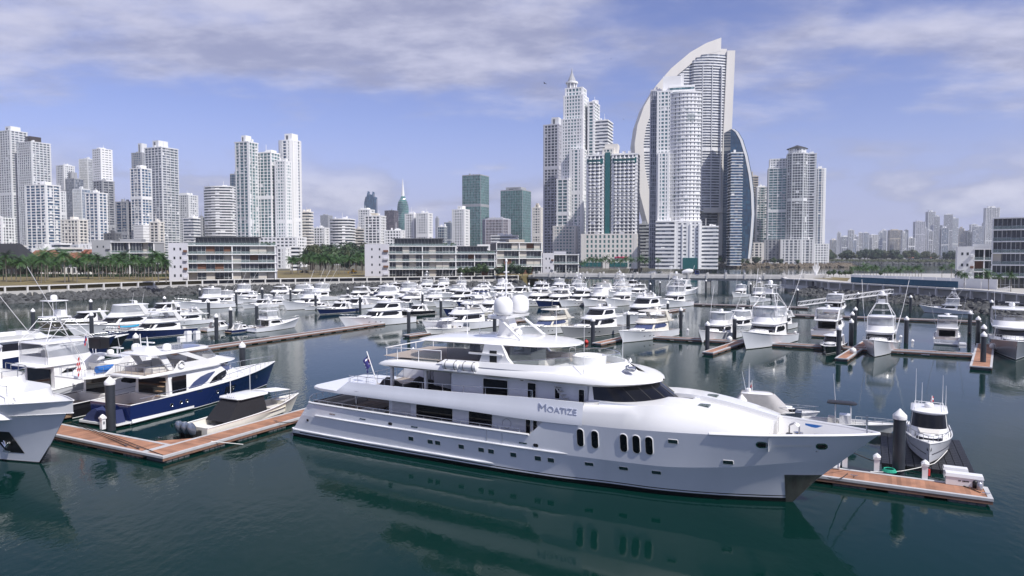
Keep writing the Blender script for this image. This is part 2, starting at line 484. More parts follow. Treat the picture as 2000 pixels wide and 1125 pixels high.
# ================================================================= land
def land(name, poly, z, m, skirt=-2.0):
    mb = MB(); mb.prism(poly, skirt, z)
    return mb.build(name, m, kind='structure')
LW = []                                             # the left seawall's line, from its top edge in the photo (level 5.5 m)
for px, py in ((0, 559), (100, 556), (200, 552.3), (300, 549), (400, 546.2), (500, 544.3), (600, 542.7), (700, 541.4), (800, 540.2), (900, 539), (1017, 537.3)):
    p = P(px, py, 5.5); LW.append((p.x, p.y))
d0 = Vector((LW[0][0] - LW[1][0], LW[0][1] - LW[1][1])).normalized()
LW = [(LW[0][0] + d0.x * 90 - 25, LW[0][1] + d0.y * 90), (LW[0][0] + d0.x * 40 - 6, LW[0][1] + d0.y * 40)] + LW
def resample(pts, step):
    out = [Vector((*pts[0], 0))]; acc = 0.0
    for a, b_ in zip(pts, pts[1:]):
        a = Vector((*a, 0)); b_ = Vector((*b_, 0)); l = (b_ - a).length; t = step - acc
        while t <= l:
            out.append(a.lerp(b_, t / l)); t += step
        acc = l - (t - step)
    return out
lw_in = [(x - 0.2, y + 1.3) for x, y in LW]
land('island_lawn', lw_in + [(14, 372), (10, 470), (-420, 470), (-420, 150)], 5.05, 'lawn')
land('city_ground', [(-7000, 474), (40, 474), (95, 600), (150, 760), (215, 858), (300, 868), (405, 872), (440, 900), (470, 1100), (3500, 1130), (7000, 1130), (7000, 9500), (-7000, 9500)], 3.0, 'earth')
RW = [(px, py) for px, py in ((1586, 546.5), (1620, 550), (1660, 552.3), (1720, 555.5), (1790, 559), (1864, 563), (1935, 568), (2010, 575))]
RW = [(P(px, py, 5.5).x, P(px, py, 5.5).y) for px, py in RW]
RW = [(126, 322), (119, 300)] + RW + [(RW[-1][0] + 3, RW[-1][1] - 25), (RW[-1][0] + 6, RW[-1][1] - 60)]
rw_in = [(x + 1.2, y + 0.5) for x, y in RW]
land('promontory_ground', list(reversed(rw_in)) + [(140, 345), (165, 395), (330, 400), (330, 80)], 5.05, 'paving')
MB().prism([(-420, 405), (6, 405), (6, 412), (-420, 412)], 5.06, 5.10).build('island_road', 'asphalt', kind='structure')
# dry lawn strip beside the hoarding on the promontory
MB().prism([(P(1588, 543.5, 5.1).x, P(1588, 543.5, 5.1).y), (P(1655, 549, 5.1).x, P(1655, 549, 5.1).y), (P(1660, 543, 5.1).x, P(1660, 543, 5.1).y), (P(1600, 540, 5.1).x, P(1600, 540, 5.1).y)], 5.06, 5.12).build('verge', 'lawn', kind='structure')

# ================================================================= seawalls with posts, openings and riprap
def rock_mesh(k):
    r_ = random.Random(k)
    pts = []
    import itertools
    g = (1 + 5 ** 0.5) / 2
    ico = [(-1, g, 0), (1, g, 0), (-1, -g, 0), (1, -g, 0), (0, -1, g), (0, 1, g), (0, -1, -g), (0, 1, -g), (g, 0, -1), (g, 0, 1), (-g, 0, -1), (-g, 0, 1)]
    fs = [(0,11,5),(0,5,1),(0,1,7),(0,7,10),(0,10,11),(1,5,9),(5,11,4),(11,10,2),(10,7,6),(7,1,8),(3,9,4),(3,4,2),(3,2,6),(3,6,8),(3,8,9),(4,9,5),(2,4,11),(6,2,10),(8,6,7),(9,8,1)]
    vs = [tuple(c * r_.uniform(0.38, 0.62) for c in p) for p in ico]
    return vs, fs
ROCKS = [rock_mesh(k) for k in range(9)]
def riprap(name, line, nrm_sign, width, ztop, size, dens, label, mname='rock', zlow=-0.5):
    mb = MB(); rr = random.Random(len(line) * 13 + int(width * 10))
    for a, b_ in zip(line, line[1:]):
        a = Vector((*a[:2], 0)); b_ = Vector((*b_[:2], 0)); d = b_ - a; l = d.length
        if l < 0.1: continue
        n = Vector((d.y, -d.x, 0)).normalized() * nrm_sign
        mb.add([(*(a)[:2], ztop - 0.3), (*(b_)[:2], ztop - 0.3), (*(b_ + n * width)[:2], zlow - 0.7), (*(a + n * width)[:2], zlow - 0.7)], [(0, 1, 2, 3)])
        for _ in range(int(l * width * dens)):
            t = rr.random(); q = rr.random()
            p = a + d * t + n * (width * q)
            s = size * rr.uniform(0.55, 1.25)
            M = Matrix.Translation((p.x, p.y, lerp(ztop, zlow, q) + rr.uniform(-0.2, 0.2))) @ Matrix.Rotation(rr.uniform(0, 6.28), 4, 'Z') @ Matrix.Rotation(rr.uniform(0, 6.28), 4, 'X') @ Matrix.Diagonal((s * rr.uniform(0.8, 1.4), s, s * rr.uniform(0.6, 0.9), 1))
            vs, fs = ROCKS[rr.randrange(9)]
            mb.add(vs, fs, 0, M)
    return mb.build(name, mname, label=label, cat='rocks', kind='stuff')
def seawall(name, label, line, step, z0, zp, zo, z1, sgn, mpost, mpanel, back=1.0):
    root = thing(name, label, 'seawall', (line[0][0], line[0][1], 0))
    o = Vector((line[0][0], line[0][1], 0))
    pts = resample(line, step)
    for i, p in enumerate(pts):
        q = pts[min(i + 1, len(pts) - 1)]; q0 = pts[max(i - 1, 0)]
        d = (q - q0).normalized(); n = Vector((d.y, -d.x, 0)) * sgn
        M = Matrix(((d.x, n.x, 0, p.x - o.x), (d.y, n.y, 0, p.y - o.y), (0, 0, 1, 0), (0, 0, 0, 1)))
        MB().box(-0.28, 0.28, -0.35, 0.42, z0, z1 + 0.04, 0, M).build('post', mpost, root)
        if i < len(pts) - 1:
            d = (q - p); l = d.length; d.normalize(); n = Vector((d.y, -d.x, 0)) * sgn
            M = Matrix(((d.x, n.x, 0, p.x - o.x), (d.y, n.y, 0, p.y - o.y), (0, 0, 1, 0), (0, 0, 0, 1)))
            MB().slabxz([(0.28, z0), (l - 0.28, z0), (l - 0.28, zp), (0.28, zp)], -0.1, 0.22, 0, M).build('panel', mpanel, root)
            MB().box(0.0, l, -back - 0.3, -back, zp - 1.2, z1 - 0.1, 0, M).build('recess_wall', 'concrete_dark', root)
            MB().box(0.282, l - 0.282, -back + 0.002, 0.25, zo, z1, 0, M).build('coping', mpost, root)
    return root
seawall('seawall', 'long curving pale concrete seawall with dark openings in front of the lawn and villas', LW, 6.4, 1.6, 3.75, 5.12, 5.5, 1, 'concrete_pale', 'concrete')
riprap('riprap', LW, 1, 9.5, 2.4, 1.05, 1.15, 'bank of dark boulders sloping from the curving lawn seawall to the water')
seawall('seawall', 'grey concrete quay wall with wide dark openings under the blue hoarding', RW, 7.0, 1.2, 2.9, 5.0, 5.5, 1, 'concrete_pale', 'concrete_pale', back=1.6)
RWs = RW[2:]
riprap('riprap', RWs, 1, 10.5, 2.0, 1.15, 1.0, 'bank of dark boulders below the quay wall with the blue hoarding')
riprap('riprap', [(212, 855), (300, 865), (405, 869), (438, 898)], 1, 12, 4.0, 2.4, 0.25, 'brown rocky shore below the tower with the pointed dark roof', 'rock_brown')
riprap('riprap', [(470, 1098), (800, 1108), (1100, 1115)], 1, 14, 4.5, 3.0, 0.14, 'dark rocky far bank across the inlet below the woods', 'rock')

# ================================================================= bridge
B0 = P(1042, 537, 5.4); B1 = P(1612, 542.5, 5.4); B1 = Vector((B1.x, B1.y, 5.4))
bd = (B1 - B0); bl = math.hypot(bd.x, bd.y); ba = math.atan2(bd.y, bd.x)
br = thing('road_bridge', 'pale concrete road bridge with post and panel parapets across the inlet', 'bridge', (B0.x, B0.y, 0), ba)
MB().box(-3, bl + 3, 0.25, 10.75, 4.4, 5.35).build('deck', 'concrete', br)
MB().box(-3, bl + 3, 0.6, 1.6, 3.5, 4.398).build('girder', 'concrete', br)
MB().box(-3, bl + 3, 9.4, 10.4, 3.5, 4.398).build('girder', 'concrete', br)
for x in (6, bl * 0.36, bl * 0.63, bl - 4):
    MB().box(x - 0.9, x + 0.9, 0.7, 10.3, -2, 3.498).build('pier', 'concrete', br)
nb = int(bl / 8.2)
for side_y in (0.0, 10.5):
    for i in range(nb + 1):
        x = bl * i / nb
        MB().prism([(x - 0.42, side_y - 0.15), (x + 0.42, side_y - 0.15), (x + 0.42, side_y + 0.65), (x - 0.42, side_y + 0.65)], 4.3, 7.1).build('post', 'concrete_pale', br)
        if i < nb:
            x1 = bl * (i + 1) / nb
            MB().box(x + 0.42, x1 - 0.42, side_y + 0.1, side_y + 0.4, 4.6, 5.95).build('parapet', 'concrete_pale', br)
            MB().box(x + 0.42, x1 - 0.42, side_y + 0.17, side_y + 0.33, 6.25, 6.42).build('handrail', 'concrete_pale', br)

# ================================================================= floating docks
def dock(p, heading, length, width, deckmat, label, z=0.55, group=None, fstep=3.4, name='floating_dock'):
    r_ = thing(name, label, 'dock', (p.x, p.y, 0), heading, group)
    e = 0.28
    MB().box(e, length - e, e, width - e, z - 0.16, z).build('deck', deckmat, r_)
    for y0, y1 in ((0, e), (width - e, width)):
        MB().box(0, length, y0, y1, z - 0.14, z + 0.03).build('edge_strip', 'dock_edge', r_)
    for x0, x1 in ((0, e), (length - e, length)):
        MB().box(x0, x1, e, width - e, z - 0.14, z + 0.03).build('end_strip', 'dock_edge', r_)
    for y0, y1 in ((0.03, 0.12), (width - 0.12, width - 0.03)):
        MB().box(0.03, length - 0.03, y0, y1, z - 0.36, z - 0.142).build('fascia', 'dock_side', r_)
    x = 0.35
    while x + 2.2 < length:
        fl = MB()
        fl.box(x, x + 2.1, 0.16, width - 0.16, -0.35, z - 0.165)
        k = x + 0.05
        while k < x + 2.05:
            fl.box(k, k + 0.42, 0.10, 0.162, -0.3, z - 0.40); fl.box(k, k + 0.42, width - 0.162, width - 0.10, -0.3, z - 0.40)
            k += 0.52
        fl.build('float', 'float_grey', r_)
        x += fstep
    return r_
def cleat(p, rz, on):
    mb = MB(); mb.box(-0.06, -0.03, -0.03, 0.03, 0, 0.09).box(0.03, 0.06, -0.03, 0.03, 0, 0.09)
    mb.tube([(-0.22, 0, 0.12), (-0.1, 0, 0.1), (0.1, 0, 0.1), (0.22, 0, 0.12)], 0.03, 6)
    o = mb.build('cleat', 'steel', label='small steel mooring cleat bolted to ' + on, cat='cleat', group='mooring cleats')
    o.location = p; o.rotation_euler = (0, 0, rz); return o
WD = 2.6
OC = P(318, 893, 0.55)
dock(OC + E1 * WD, A1, 34, WD, 'dock_deck', 'brown decked floating dock running from the corner past the big yacht stern').location = (OC - Vector((0, 0, 0.55)) + E1 * WD - E2 * 0 + E2 * 0)
for o in [o for o in bpy.data.objects if o.name == 'floating_dock']: o.location = (OC.x + E1.x * 0, OC.y + E1.y * 0, 0)
# second leg: along E2 from the corner (to the left), its width along E1
d2 = dock(Vector((OC.x, OC.y, 0)) + E2 * WD + E1 * WD, A1 + math.pi / 2, 40, WD, 'dock_deck', 'brown decked floating dock in front of the blue yacht stern')
d2.location = (OC.x + E2.x * WD + E1.x * WD, OC.y + E2.y * WD + E1.y * WD, 0)
# width of a dock runs to the left of its heading
first = [o for o in bpy.data.objects if o.name == 'floating_dock'][0]
first.location = (OC.x, OC.y, 0)
tri = OC + E2 * WD + E1 * WD
gus = MB(); gus.prism([(0, 0), (2.2, 0), (0, 2.2)], 0.40, 0.56)
g_ = gus.build('dock_gusset', 'dock_deck', label='triangular brown deck piece in the inner corner of the two near docks', cat='dock'); g_.location = (tri.x, tri.y, 0); g_.rotation_euler = (0, 0, A1)

Q = P(1941, 976, 0.55)
bowdock = dock(Vector((Q.x, Q.y, 0)), A1 + math.pi / 2, 30, WD, 'dock_deck', 'brown decked floating dock under the big yacht bow with dock boxes')
bowdock.rotation_euler = (0, 0, A1 + math.pi / 2)
bowdock.location = (Q.x + E1.x * WD, Q.y + E1.y * WD, 0)
Q2 = P(335, 690, 0.5)
dock(Vector((Q2.x, Q2.y, 0)), A1, 62, 2.5, 'dock_deck_dull', 'long dull brown dock beside the navy hulled kayak yacht')
Q3 = P(1905, 694, 0.5)
dl = (P(1290, 653, 0.5) - Q3).length
dock(Vector((Q3.x, Q3.y, 0)) + E1 * 2.4, A1 + math.pi / 2, dl, 2.4, 'dock_deck_dull', 'long dull brown dock joining the boat fingers below the promontory')
def finger(px, py, ln, w, label, m='dock_deck'):
    p = P(px, py, 0.5)
    return dock(Vector((p.x, p.y, 0)), A1 - R(8), ln, w, m, label, z=0.5)
finger(1393, 689, 22, 1.8, 'brown finger dock between the two bow on sport fishing boats')
finger(1656, 701, 27, 1.8, 'brown finger dock beside the black hulled bow on yacht')
finger(1938, 718, 30, 2.6, 'brown finger dock beside the dark grey yacht')
finger(1174, 671, 18, 1.8, 'brown finger dock between the grey hulled and the white bow on yachts')
finger(800, 655, 40, 1.8, 'dull brown finger dock behind the white flybridge yacht', 'dock_deck_dull')
finger(1284, 612, 20, 2.0, 'dull brown finger dock among the middle boats', 'dock_deck_dull')
Q4 = P(1470, 592, 0.5)
dock(Vector((P(1580, 600, .5).x, P(1580, 600, .5).y, 0)), A1 + math.pi / 2, 95, 2.4, 'dock_deck_dull', 'dull brown dock leading to the foot of the gangway by the boulders')
dock(Vector((P(1915, 627, .5).x, P(1915, 627, .5).y, 0)), A1 + math.pi / 2, 48, 2.4, 'dock_deck_dull', 'dull brown dock below the steel gangway on the right bank')
dock(Vector((P(1000, 590, .5).x, P(1000, 590, .5).y, 0)), A1 + math.pi / 2, 70, 2.4, 'dock_deck_dull', 'dull brown dock hidden between the packed middle boats')

# ================================================================= mooring piles
pile = thing('mooring_pile', 'dark steel mooring pile with a white cone cap', 'pile', (0, 0, 0), 0, 'mooring piles with white cone caps')
MB().cyl((0, 0, -2.5), (0, 0, 4.25), 0.36, n=16).build('shaft', 'pile_dark', pile, smooth=40)
MB().lathe([(0.41, 4.2), (0.42, 4.32), (0.41, 4.46), (0.40, 4.50), (0.02, 4.95)], n=16).build('cap', 'pile_cap', pile, smooth=30)
PT = [(214,735),(473,667),(807,678),(64,602),(177,584),(178,609),(265,650),(242,702),(321,578),(348,593),(390,562),(407,585),(450,599),(461,566),(422,612),
 (535,566),(501,591),(616,572),(607,559),(679,561),(703,575),(798,602),(825,570),(861,582),(837,565),(786,555),(567,562),(512,561),
 (1033,552),(956,554),(945,570),(966,608),(1123,560),(1138,559),(1258,569),(1304,587),(1330,600),(1227,607),(1158,619),(1289,549),(1270,552),(1143,541),(1132,539),
 (1379,546),(1382,627),(1435,615),(1506,557),(1466,552),(1558,563),(1535,608),(1665,608),(1671,599),(1663,622),(1639,635),(1676,570),
 (1779,576),(1771,617),(1895,606),(1911,617),(1922,633),(1922,647),(1937,585),(1758,798),(1449,770)]
for i, (px, py) in enumerate(PT):
    p = P(px, py, 4.95)
    big_ = 1.12 if (px, py) in ((1758, 798), (214, 735)) else 1.0
    if i == 0: pile.location = (p.x, p.y, 0); pile.scale = (big_, big_, 1)
    else: copy_tree(pile, (p.x, p.y, 0), rnd.uniform(0, 6), (big_, big_, 1), {(1758, 798): 'thick dark pile with white cone cap beside the cabin boat float', (473, 667): 'dark pile with white cone cap beyond the blue yacht bow', (1449, 770): 'dark pile with white cone cap next to the canvas covered boat', (807, 678): 'dark pile with white cone cap behind the superyacht sundeck rail'}.get((px, py)))
pile['label'] = 'thick dark pile with white cone cap at the blue yacht stern'
# ================================================================= high-rise builder
def rect(w, d): return [(-w/2, -d/2), (w/2, -d/2), (w/2, d/2), (-w/2, d/2)]
def rounded(w, d, p=3.0, n=20):
    out = []
    for i in range(n):
        t = 2 * math.pi * i / n - math.pi * 0.75
        c_, s_ = math.cos(t), math.sin(t)
        out.append((w/2 * math.copysign(abs(c_) ** (2/p), c_), d/2 * math.copysign(abs(s_) ** (2/p), s_)))
    return out
def chamfer(w, d, c):
    a, b_ = w/2, d/2
    return [(-a + c, -b_), (a - c, -b_), (a, -b_ + c), (a, b_ - c), (a - c, b_), (-a + c, b_), (-a, b_ - c), (-a, -b_ + c)]
def bowed(w, d, bow, n=7):
    """a slab whose front swells outwards"""
    fr = [(-w/2 + w * i / (n - 1), -d/2 - bow * math.sin(math.pi * i / (n - 1))) for i in range(n)]
    return fr + [(w/2, d/2), (-w/2, d/2)]
def offset(poly, o):
    n = len(poly); out = []
    for i in range(n):
        a = Vector(poly[i - 1]); b_ = Vector(poly[i]); c_ = Vector(poly[(i + 1) % n])
        d1 = (b_ - a).normalized(); d2 = (c_ - b_).normalized()
        n1 = Vector((d1.y, -d1.x)); n2 = Vector((d2.y, -d2.x))
        k = 1 + n1.dot(n2)
        m_ = (n1 + n2) / max(k, 0.35)
        out.append((b_.x + m_.x * o, b_.y + m_.y * o))
    return out
STY = {  # floor height, slab protrusion, slab height, pier spacing, pier width, pier protrusion, wall, glass
 'balcony': dict(fh=3.3, bp=0.9, bh=1.15, sp=7.5, pw=0.8, pp=1.0),
 'slim':    dict(fh=3.3, bp=0.7, bh=0.75, sp=5.0, pw=0.45, pp=0.8),
 'grid':    dict(fh=3.3, bp=0.30, bh=1.35, sp=3.6, pw=1.25, pp=0.36),
 'stripe':  dict(fh=3.4, bp=0.8, bh=1.55, sp=0, pw=0, pp=0),
 'glass':   dict(fh=3.8, bp=0.05, bh=0.35, sp=2.6, pw=0.22, pp=0.22),
 'fins':    dict(fh=3.8, bp=0.05, bh=0.5, sp=2.0, pw=0.30, pp=0.6),
 'mixed':   dict(fh=3.3, bp=0.55, bh=1.1, sp=5.2, pw=1.9, pp=0.62),
}
def volume(root, poly, z0, z1, style='balcony', wall='wall_white', glass='glass_dark', M=None, cap=True, blank=(), tips=True, seed=0, **kw):
    """one storeyed volume: glazed core, floor slabs or spandrels, piers; added as parts of root (in root space through M)"""
    s = dict(STY[style]); s.update(kw)
    rr = random.Random(seed + int(z1 * 7) + len(poly))
    M = M or Matrix()
    core = MB(); core.prism(poly, z0, z1, 0, M); core.build('window_glazing', glass, root, kind='stuff')
    fl = MB(); n = max(1, int(round((z1 - z0) / s['fh']))); fh = (z1 - z0) / n
    ring = offset(poly, s['bp']); ring2 = offset(poly, s['bp'] * 0.55)
    mech = int(n * rr.uniform(0.3, 0.7)) if (n > 18 and rr.random() < 0.6) else -1
    for i in range(n):
        zz = z0 + i * fh
        fl.prism(ring, zz - 0.12, zz + (fh if i == mech else s['bh']) - 0.12, 0, M)
    fl.build('floor_slabs', wall, root, kind='stuff')
    if s['sp']:
        pr = MB(); m_ = len(poly)
        for i in range(m_):
            a = Vector(poly[i]); b_ = Vector(poly[(i + 1) % m_]); d = b_ - a; l = d.length
            if l < 1.2: continue
            d.normalize(); nn = Vector((d.y, -d.x))
            k = max(1, int(round(l / s['sp'])))
            for j in range(k + 1):
                wv = s['pw'] * (1.0 if 0 < j < k else 1.5)
                if i in blank and j < k:            # a closed wall strip
                    if (j % 3) == 1: wv = l / k * 1.0
                c_ = a + d * (l * j / k)
                t0, t1 = -wv / 2, wv / 2
                if j == 0: t0, t1 = 0.0, wv
                if j == k: t0, t1 = -wv, 0.0
                q = [c_ + d * t0 + nn * s['pp'], c_ + d * t1 + nn * s['pp'], c_ + d * t1 - nn * 0.2, c_ + d * t0 - nn * 0.2]
                pr.prism([tuple(x) for x in q][::-1] if False else [tuple(q[0]), tuple(q[1]), tuple(q[2]), tuple(q[3])], z0, z1 + 0.05, 0, M)
        if pr.v: pr.build('facade_piers', wall, root, kind='stuff')
    if n > 10 and style not in ('glass', 'fins'):
        # closed-in balconies, blinds and panels scattered over the storeys
        for mm, frac in ((wall, 0.04), ('wall_grey', 0.05), ('rail_glass', 0.08)):
            inf = MB(); m_ = len(poly)
            for i in range(m_):
                a = Vector(poly[i]); b_ = Vector(poly[(i + 1) % m_]); d = b_ - a; l = d.length
                if l < 3: continue
                d.normalize(); nn = Vector((d.y, -d.x)); k = max(1, int(l / 3.4))
                for j in range(k):
                    run = rr.random() < 0.07
                    for f_ in range(n):
                        if rr.random() < (0.65 if run else frac):
                            c0 = a + d * (l * j / k + 0.3); c1 = a + d * (l * (j + 1) / k - 0.3); o_ = s['bp'] * rr.uniform(0.2, 0.85)
                            q = [c0 + nn * o_, c1 + nn * o_, c1 - nn * 0.1, c0 - nn * 0.1]
                            zb_ = z0 + f_ * fh + s['bh'] - 0.14; inf.prism([tuple(x) for x in q], zb_, zb_ + (fh - s['bh']) * rr.choice([0.4, 0.6, 1.0]), 0, M)
            if inf.v: inf.build('balcony_infill', mm, root, kind='stuff')
    if cap and z1 - z0 > 30:
        pl = MB(); xs_ = [q[0] for q in poly]; ys_ = [q[1] for q in poly]
        for _ in range(rr.randint(2, 5)):
            x = lerp(min(xs_), max(xs_), rr.uniform(.2, .75)); y = lerp(min(ys_), max(ys_), rr.uniform(.15, .7)); w_ = rr.uniform(1.2, 3.2); pl.box(x, x + w_, y, y + w_ * .8, z1 + 1.0, z1 + rr.uniform(2.4, 5.0), 0, M)
        x = lerp(min(xs_), max(xs_), rr.uniform(.3, .7)); pl.box(x, x + 0.3, 0, 0.3, z1 + 1, z1 + rr.uniform(5, 11), 0, M)
        pl.build('roof_plant_equipment', wall, root, kind='stuff')
    if cap:
        MB().prism(offset(poly, s['bp'] + 0.07), z1 - 0.05, z1 + 1.3, 0, M).build('parapet', wall, root)
def fit(x0, x1, d, rot, ratio):
    wv = (x1 - x0) / F * d
    c_, s_ = abs(math.cos(rot)), abs(math.sin(rot))
    w = wv / (c_ + ratio * s_)
    return w, w * ratio
def ztop(y, d): return CH + (HORIZON - y) * d / F
def tower(label, x0, x1, yt, d, rot=-20, ratio=0.8, style='balcony', wall='wall_white', glass='glass_dark', zb=3.0, shape='rect', crown=None, group=None, name='high_rise', extra=None, **kw):
    """x0,x1,yt: outline in photo pixels; d: distance of the block along y"""
    rot = R(rot)
    w, dep = fit(x0, x1, d, rot, ratio)
    xc = ((x0 + x1) / 2 - 1000) / F * d
    root = thing(name, label, 'building', (xc, d, 0), rot, group)
    poly = {'rect': lambda: rect(w, dep), 'round': lambda: rounded(w, dep), 'chamfer': lambda: chamfer(w, dep, w * 0.16), 'bow': lambda: bowed(w, dep, w * 0.14)}[shape]()
    z1 = ztop(yt, d)
    volume(root, poly, zb, z1, style, wall, glass, seed=int(x0), **kw)
    for cr in (crown or []):
        # (fraction of width left, right, pixel top, wall material[, style])
        a, b_, y, wm = cr[:4]
        zt = ztop(y, d)
        x_0, x_1 = -w/2 + a * w, -w/2 + b_ * w
        if len(cr) > 4:
            volume(root, rect(x_1 - x_0, dep * 0.7), z1 + 1.0, zt, cr[4], wm, glass, Matrix.Translation(((x_0 + x_1) / 2, 0, 0)))
        else:
            MB().box(x_0, x_1, -dep * 0.28, dep * 0.32, z1 + 0.9, zt).build('roof_block', wm, root)
            if zt - z1 > 5:
                MB().box(x_0 + 0.2 * (x_1 - x_0), x_0 + 0.5 * (x_1 - x_0), -dep * 0.28 - 0.12, -dep * 0.2, z1 + 2, zt - 2).build('vent_louvre', 'wall_darkgrey', root)
    if extra: extra(root, w, dep, z1)
    return root
W_, O_, C_, G_, B_ = 'wall_white', 'wall_offwhite', 'wall_cream', 'wall_grey', 'wall_beige'

# ---- left skyline (outlines in photo pixels, distances from the land they stand on)
tower('tall pale grey twin slab tower with a white roof box, on the skyline edge', 10, 57, 262, 980, -24, 0.8, 'balcony', O_, 'glass_grey', crown=[(0.3, 0.75, 251, O_)], sp=5.5)
tower('tall pale grey slab tower with a dark brown roof box', 46, 102, 284, 965, -26, 0.75, 'balcony', O_, 'glass_grey', crown=[(0.28, 0.62, 270, 'dark_brown')], sp=4.5)
tower('dark teal glazed tower half hidden at the skyline edge', -14, 11, 372, 1050, -15, 0.8, 'slim', G_, 'glass_teal')
tower('low white apartment block with many balconies at the skyline edge', -20, 26, 428, 800, -15, 0.6, 'balcony', W_, 'glass_dark', sp=4)
tower('white apartment tower with tight balcony rows in front of twin slab towers', 61, 117, 365, 820, -16, 0.6, 'balcony', W_, 'glass_blue', crown=[(0.4, 0.7, 356, W_)], bh=0.95)
tower('pale slim tower behind the white tight balcony tower', 104, 131, 376, 900, -20, 0.7, 'grid', O_, 'glass_grey')
tower('grey concrete tower with dark corner behind the leaning glass tower', 119, 149, 327, 1080, -25, 0.9, 'grid', O_, 'glass_grey', crown=[(0.4, 0.9, 324, O_)])
tower('slate blue glass tower with stepped shoulder', 136, 165, 352, 1060, -20, 0.8, 'glass', G_, 'glass_grey', crown=[(0.1, 0.5, 338, 'wall_grey')])
tower('pale office tower with a sharply slanted grey top', 163, 190, 314, 1100, -20, 0.7, 'fins', O_, 'glass_grey')
tower('bright white tower with black glass edge and yellow panel', 189, 224, 296, 980, -30, 0.8, 'grid', W_, 'glass_dark', crown=[(0.2, 0.5, 291, W_)], bh=2.4, sp=5)
tower('grey balcony tower below the bright white tower', 190, 225, 357, 960, -28, 0.8, 'balcony', G_, 'glass_dark')
tower('blue grey glass tower with vertical fins', 150, 178, 372, 940, -20, 0.8, 'fins', O_, 'glass_blue')
tower('white ribbed apartment tower with stacked balconies and flat top', 174, 210, 380, 800, -18, 0.6, 'balcony', W_, 'glass_blue', bh=0.95)
tower('low cream apartment block with brown balcony recesses', 126, 170, 432, 740, -14, 0.5, 'balcony', C_, 'glass_dark', crown=[(0.4, 0.6, 424, C_)], sp=4.5)
tower('dark gridded parking block below the ribbed tower', 208, 236, 458, 770, -14, 0.6, 'grid', 'wall_darkgrey', 'glass_dark')
tower('blue balconied apartment tower with dark glass and antenna', 233, 266, 397, 860, -18, 0.7, 'balcony', G_, 'glass_blue', bh=0.8)
tower('turquoise glazed white tower with a bright balcony edge', 263, 297, 333, 850, -22, 0.8, 'slim', W_, 'glass_blue', crown=[(0.35, 0.75, 325, W_)])
tower('white blank podium block under the turquoise tower', 267, 296, 442, 845, -22, 0.8, 'stripe', W_, 'glass_dark', bh=3.0)
tower('grey tower with pale roof box behind the turquoise tower', 266, 297, 303, 1060, -18, 0.8, 'grid', G_, 'glass_blue', crown=[(0.45, 0.8, 283, O_)])
tower('massive grey tower with irregular balconies and stepped roof', 293, 349, 294, 930, -24, 0.8, 'slim', O_, 'glass_grey', crown=[(0.25, 0.6, 278, O_)], bh=1.0, sp=6)
tower('cream low apartment block beside the massive grey tower', 297, 320, 436, 780, -15, 0.6, 'balcony', C_, 'glass_dark')
tower('pale tower with open crown and square windows', 351, 387, 384, 1000, -20, 0.8, 'grid', O_, 'glass_grey', crown=[(0.1, 0.7, 378, O_)])
tower('white striped apartment block with grey side wing', 363, 390, 428, 820, -18, 0.7, 'stripe', W_, 'glass_grey', bh=1.3)
tower('grey plain block behind the striped apartment block', 385, 403, 427, 900, -18, 0.8, 'grid', G_, 'glass_grey')
tower('barrel roofed white balcony block with dark side walls', 407, 464, 368, 850, -10, 0.5, 'balcony', W_, 'glass_dark', shape='bow', bh=1.5, sp=0)
tower('dark blue slim glass tower with a pointed fin', 404, 421, 372, 900, -10, 1.0, 'glass', G_, 'glass_navy')
tower('dark slim tower between barrel roofed block and brown balcony tower', 455, 470, 343, 980, -10, 1.0, 'glass', G_, 'glass_navy')
tower('tall tower with brown and teal balconies and white roof box', 467, 505, 283, 760, -22, 0.8, 'balcony', O_, 'glass_teal', crown=[(0.3, 0.65, 268, W_)], bh=0.7, sp=5)
tower('teal glazed twin apartment tower with white piers', 508, 547, 303, 770, -18, 0.8, 'slim', W_, 'glass_teal', crown=[(0.5, 0.9, 296, W_)])
tower('stepped teal window wing joined to the tall white striped tower', 542, 571, 319, 762, -18, 0.8, 'grid', W_, 'glass_teal')
tower('tall white tower with navy curved balcony bands and white roof cube', 547, 593, 280, 790, -20, 0.8, 'balcony', W_, 'glass_blue', shape='round', crown=[(0.35, 0.8, 265, W_)], bh=1.0, sp=9)
pod = tower('white parking podium with square openings below the teal twin towers', 488, 597, 466, 730, -12, 0.35, 'grid', W_, 'glass_dark', sp=4.5, pw=1.6, bh=1.6)
tower('white stacked balcony block behind the parking podium', 590, 611, 416, 800, -15, 0.8, 'stripe', C_, 'glass_dark')
# ---- middle distance, between the two clusters
tower('low white terrace housing among trees', 611, 643, 447, 900, -15, 0.6, 'grid', W_, 'glass_dark')
tower('hazy grey twin tower on the horizon beside rounded white block', 628, 650, 422, 2200, -20, 0.8, 'grid', G_, 'glass_grey', crown=[(0.2, 0.5, 419, G_)])
tower('rounded white apartment block with wide balcony bands', 648, 692, 430, 860, -12, 0.6, 'stripe', W_, 'glass_dark', shape='bow', crown=[(0.2, 0.75, 429, W_)])
tower('cream apartment block with flat bands next to the rounded white block', 689, 716, 449, 880, -12, 0.6, 'stripe', C_, 'glass_dark')
tower('slender white block with square windows and a high roof frame', 702, 732, 412, 950, -20, 0.7, 'grid', W_, 'glass_grey', crown=[(0.1, 0.7, 407, W_)])
tower('white apartment block with beige roof box and cream balconies', 715, 752, 424, 840, -14, 0.7, 'balcony', W_, 'glass_dark', crown=[(0.3, 0.7, 417, B_)], bh=1.1, sp=4.5)
tower('dark bronze office block in front of the twisted tower', 753, 778, 413, 1500, -20, 0.8, 'glass', 'wall_darkgrey', 'glass_bronze')
tower('low white terrace roofs below the twisted tower', 752, 790, 452, 800, -10, 0.5, 'grid', W_, 'glass_dark')
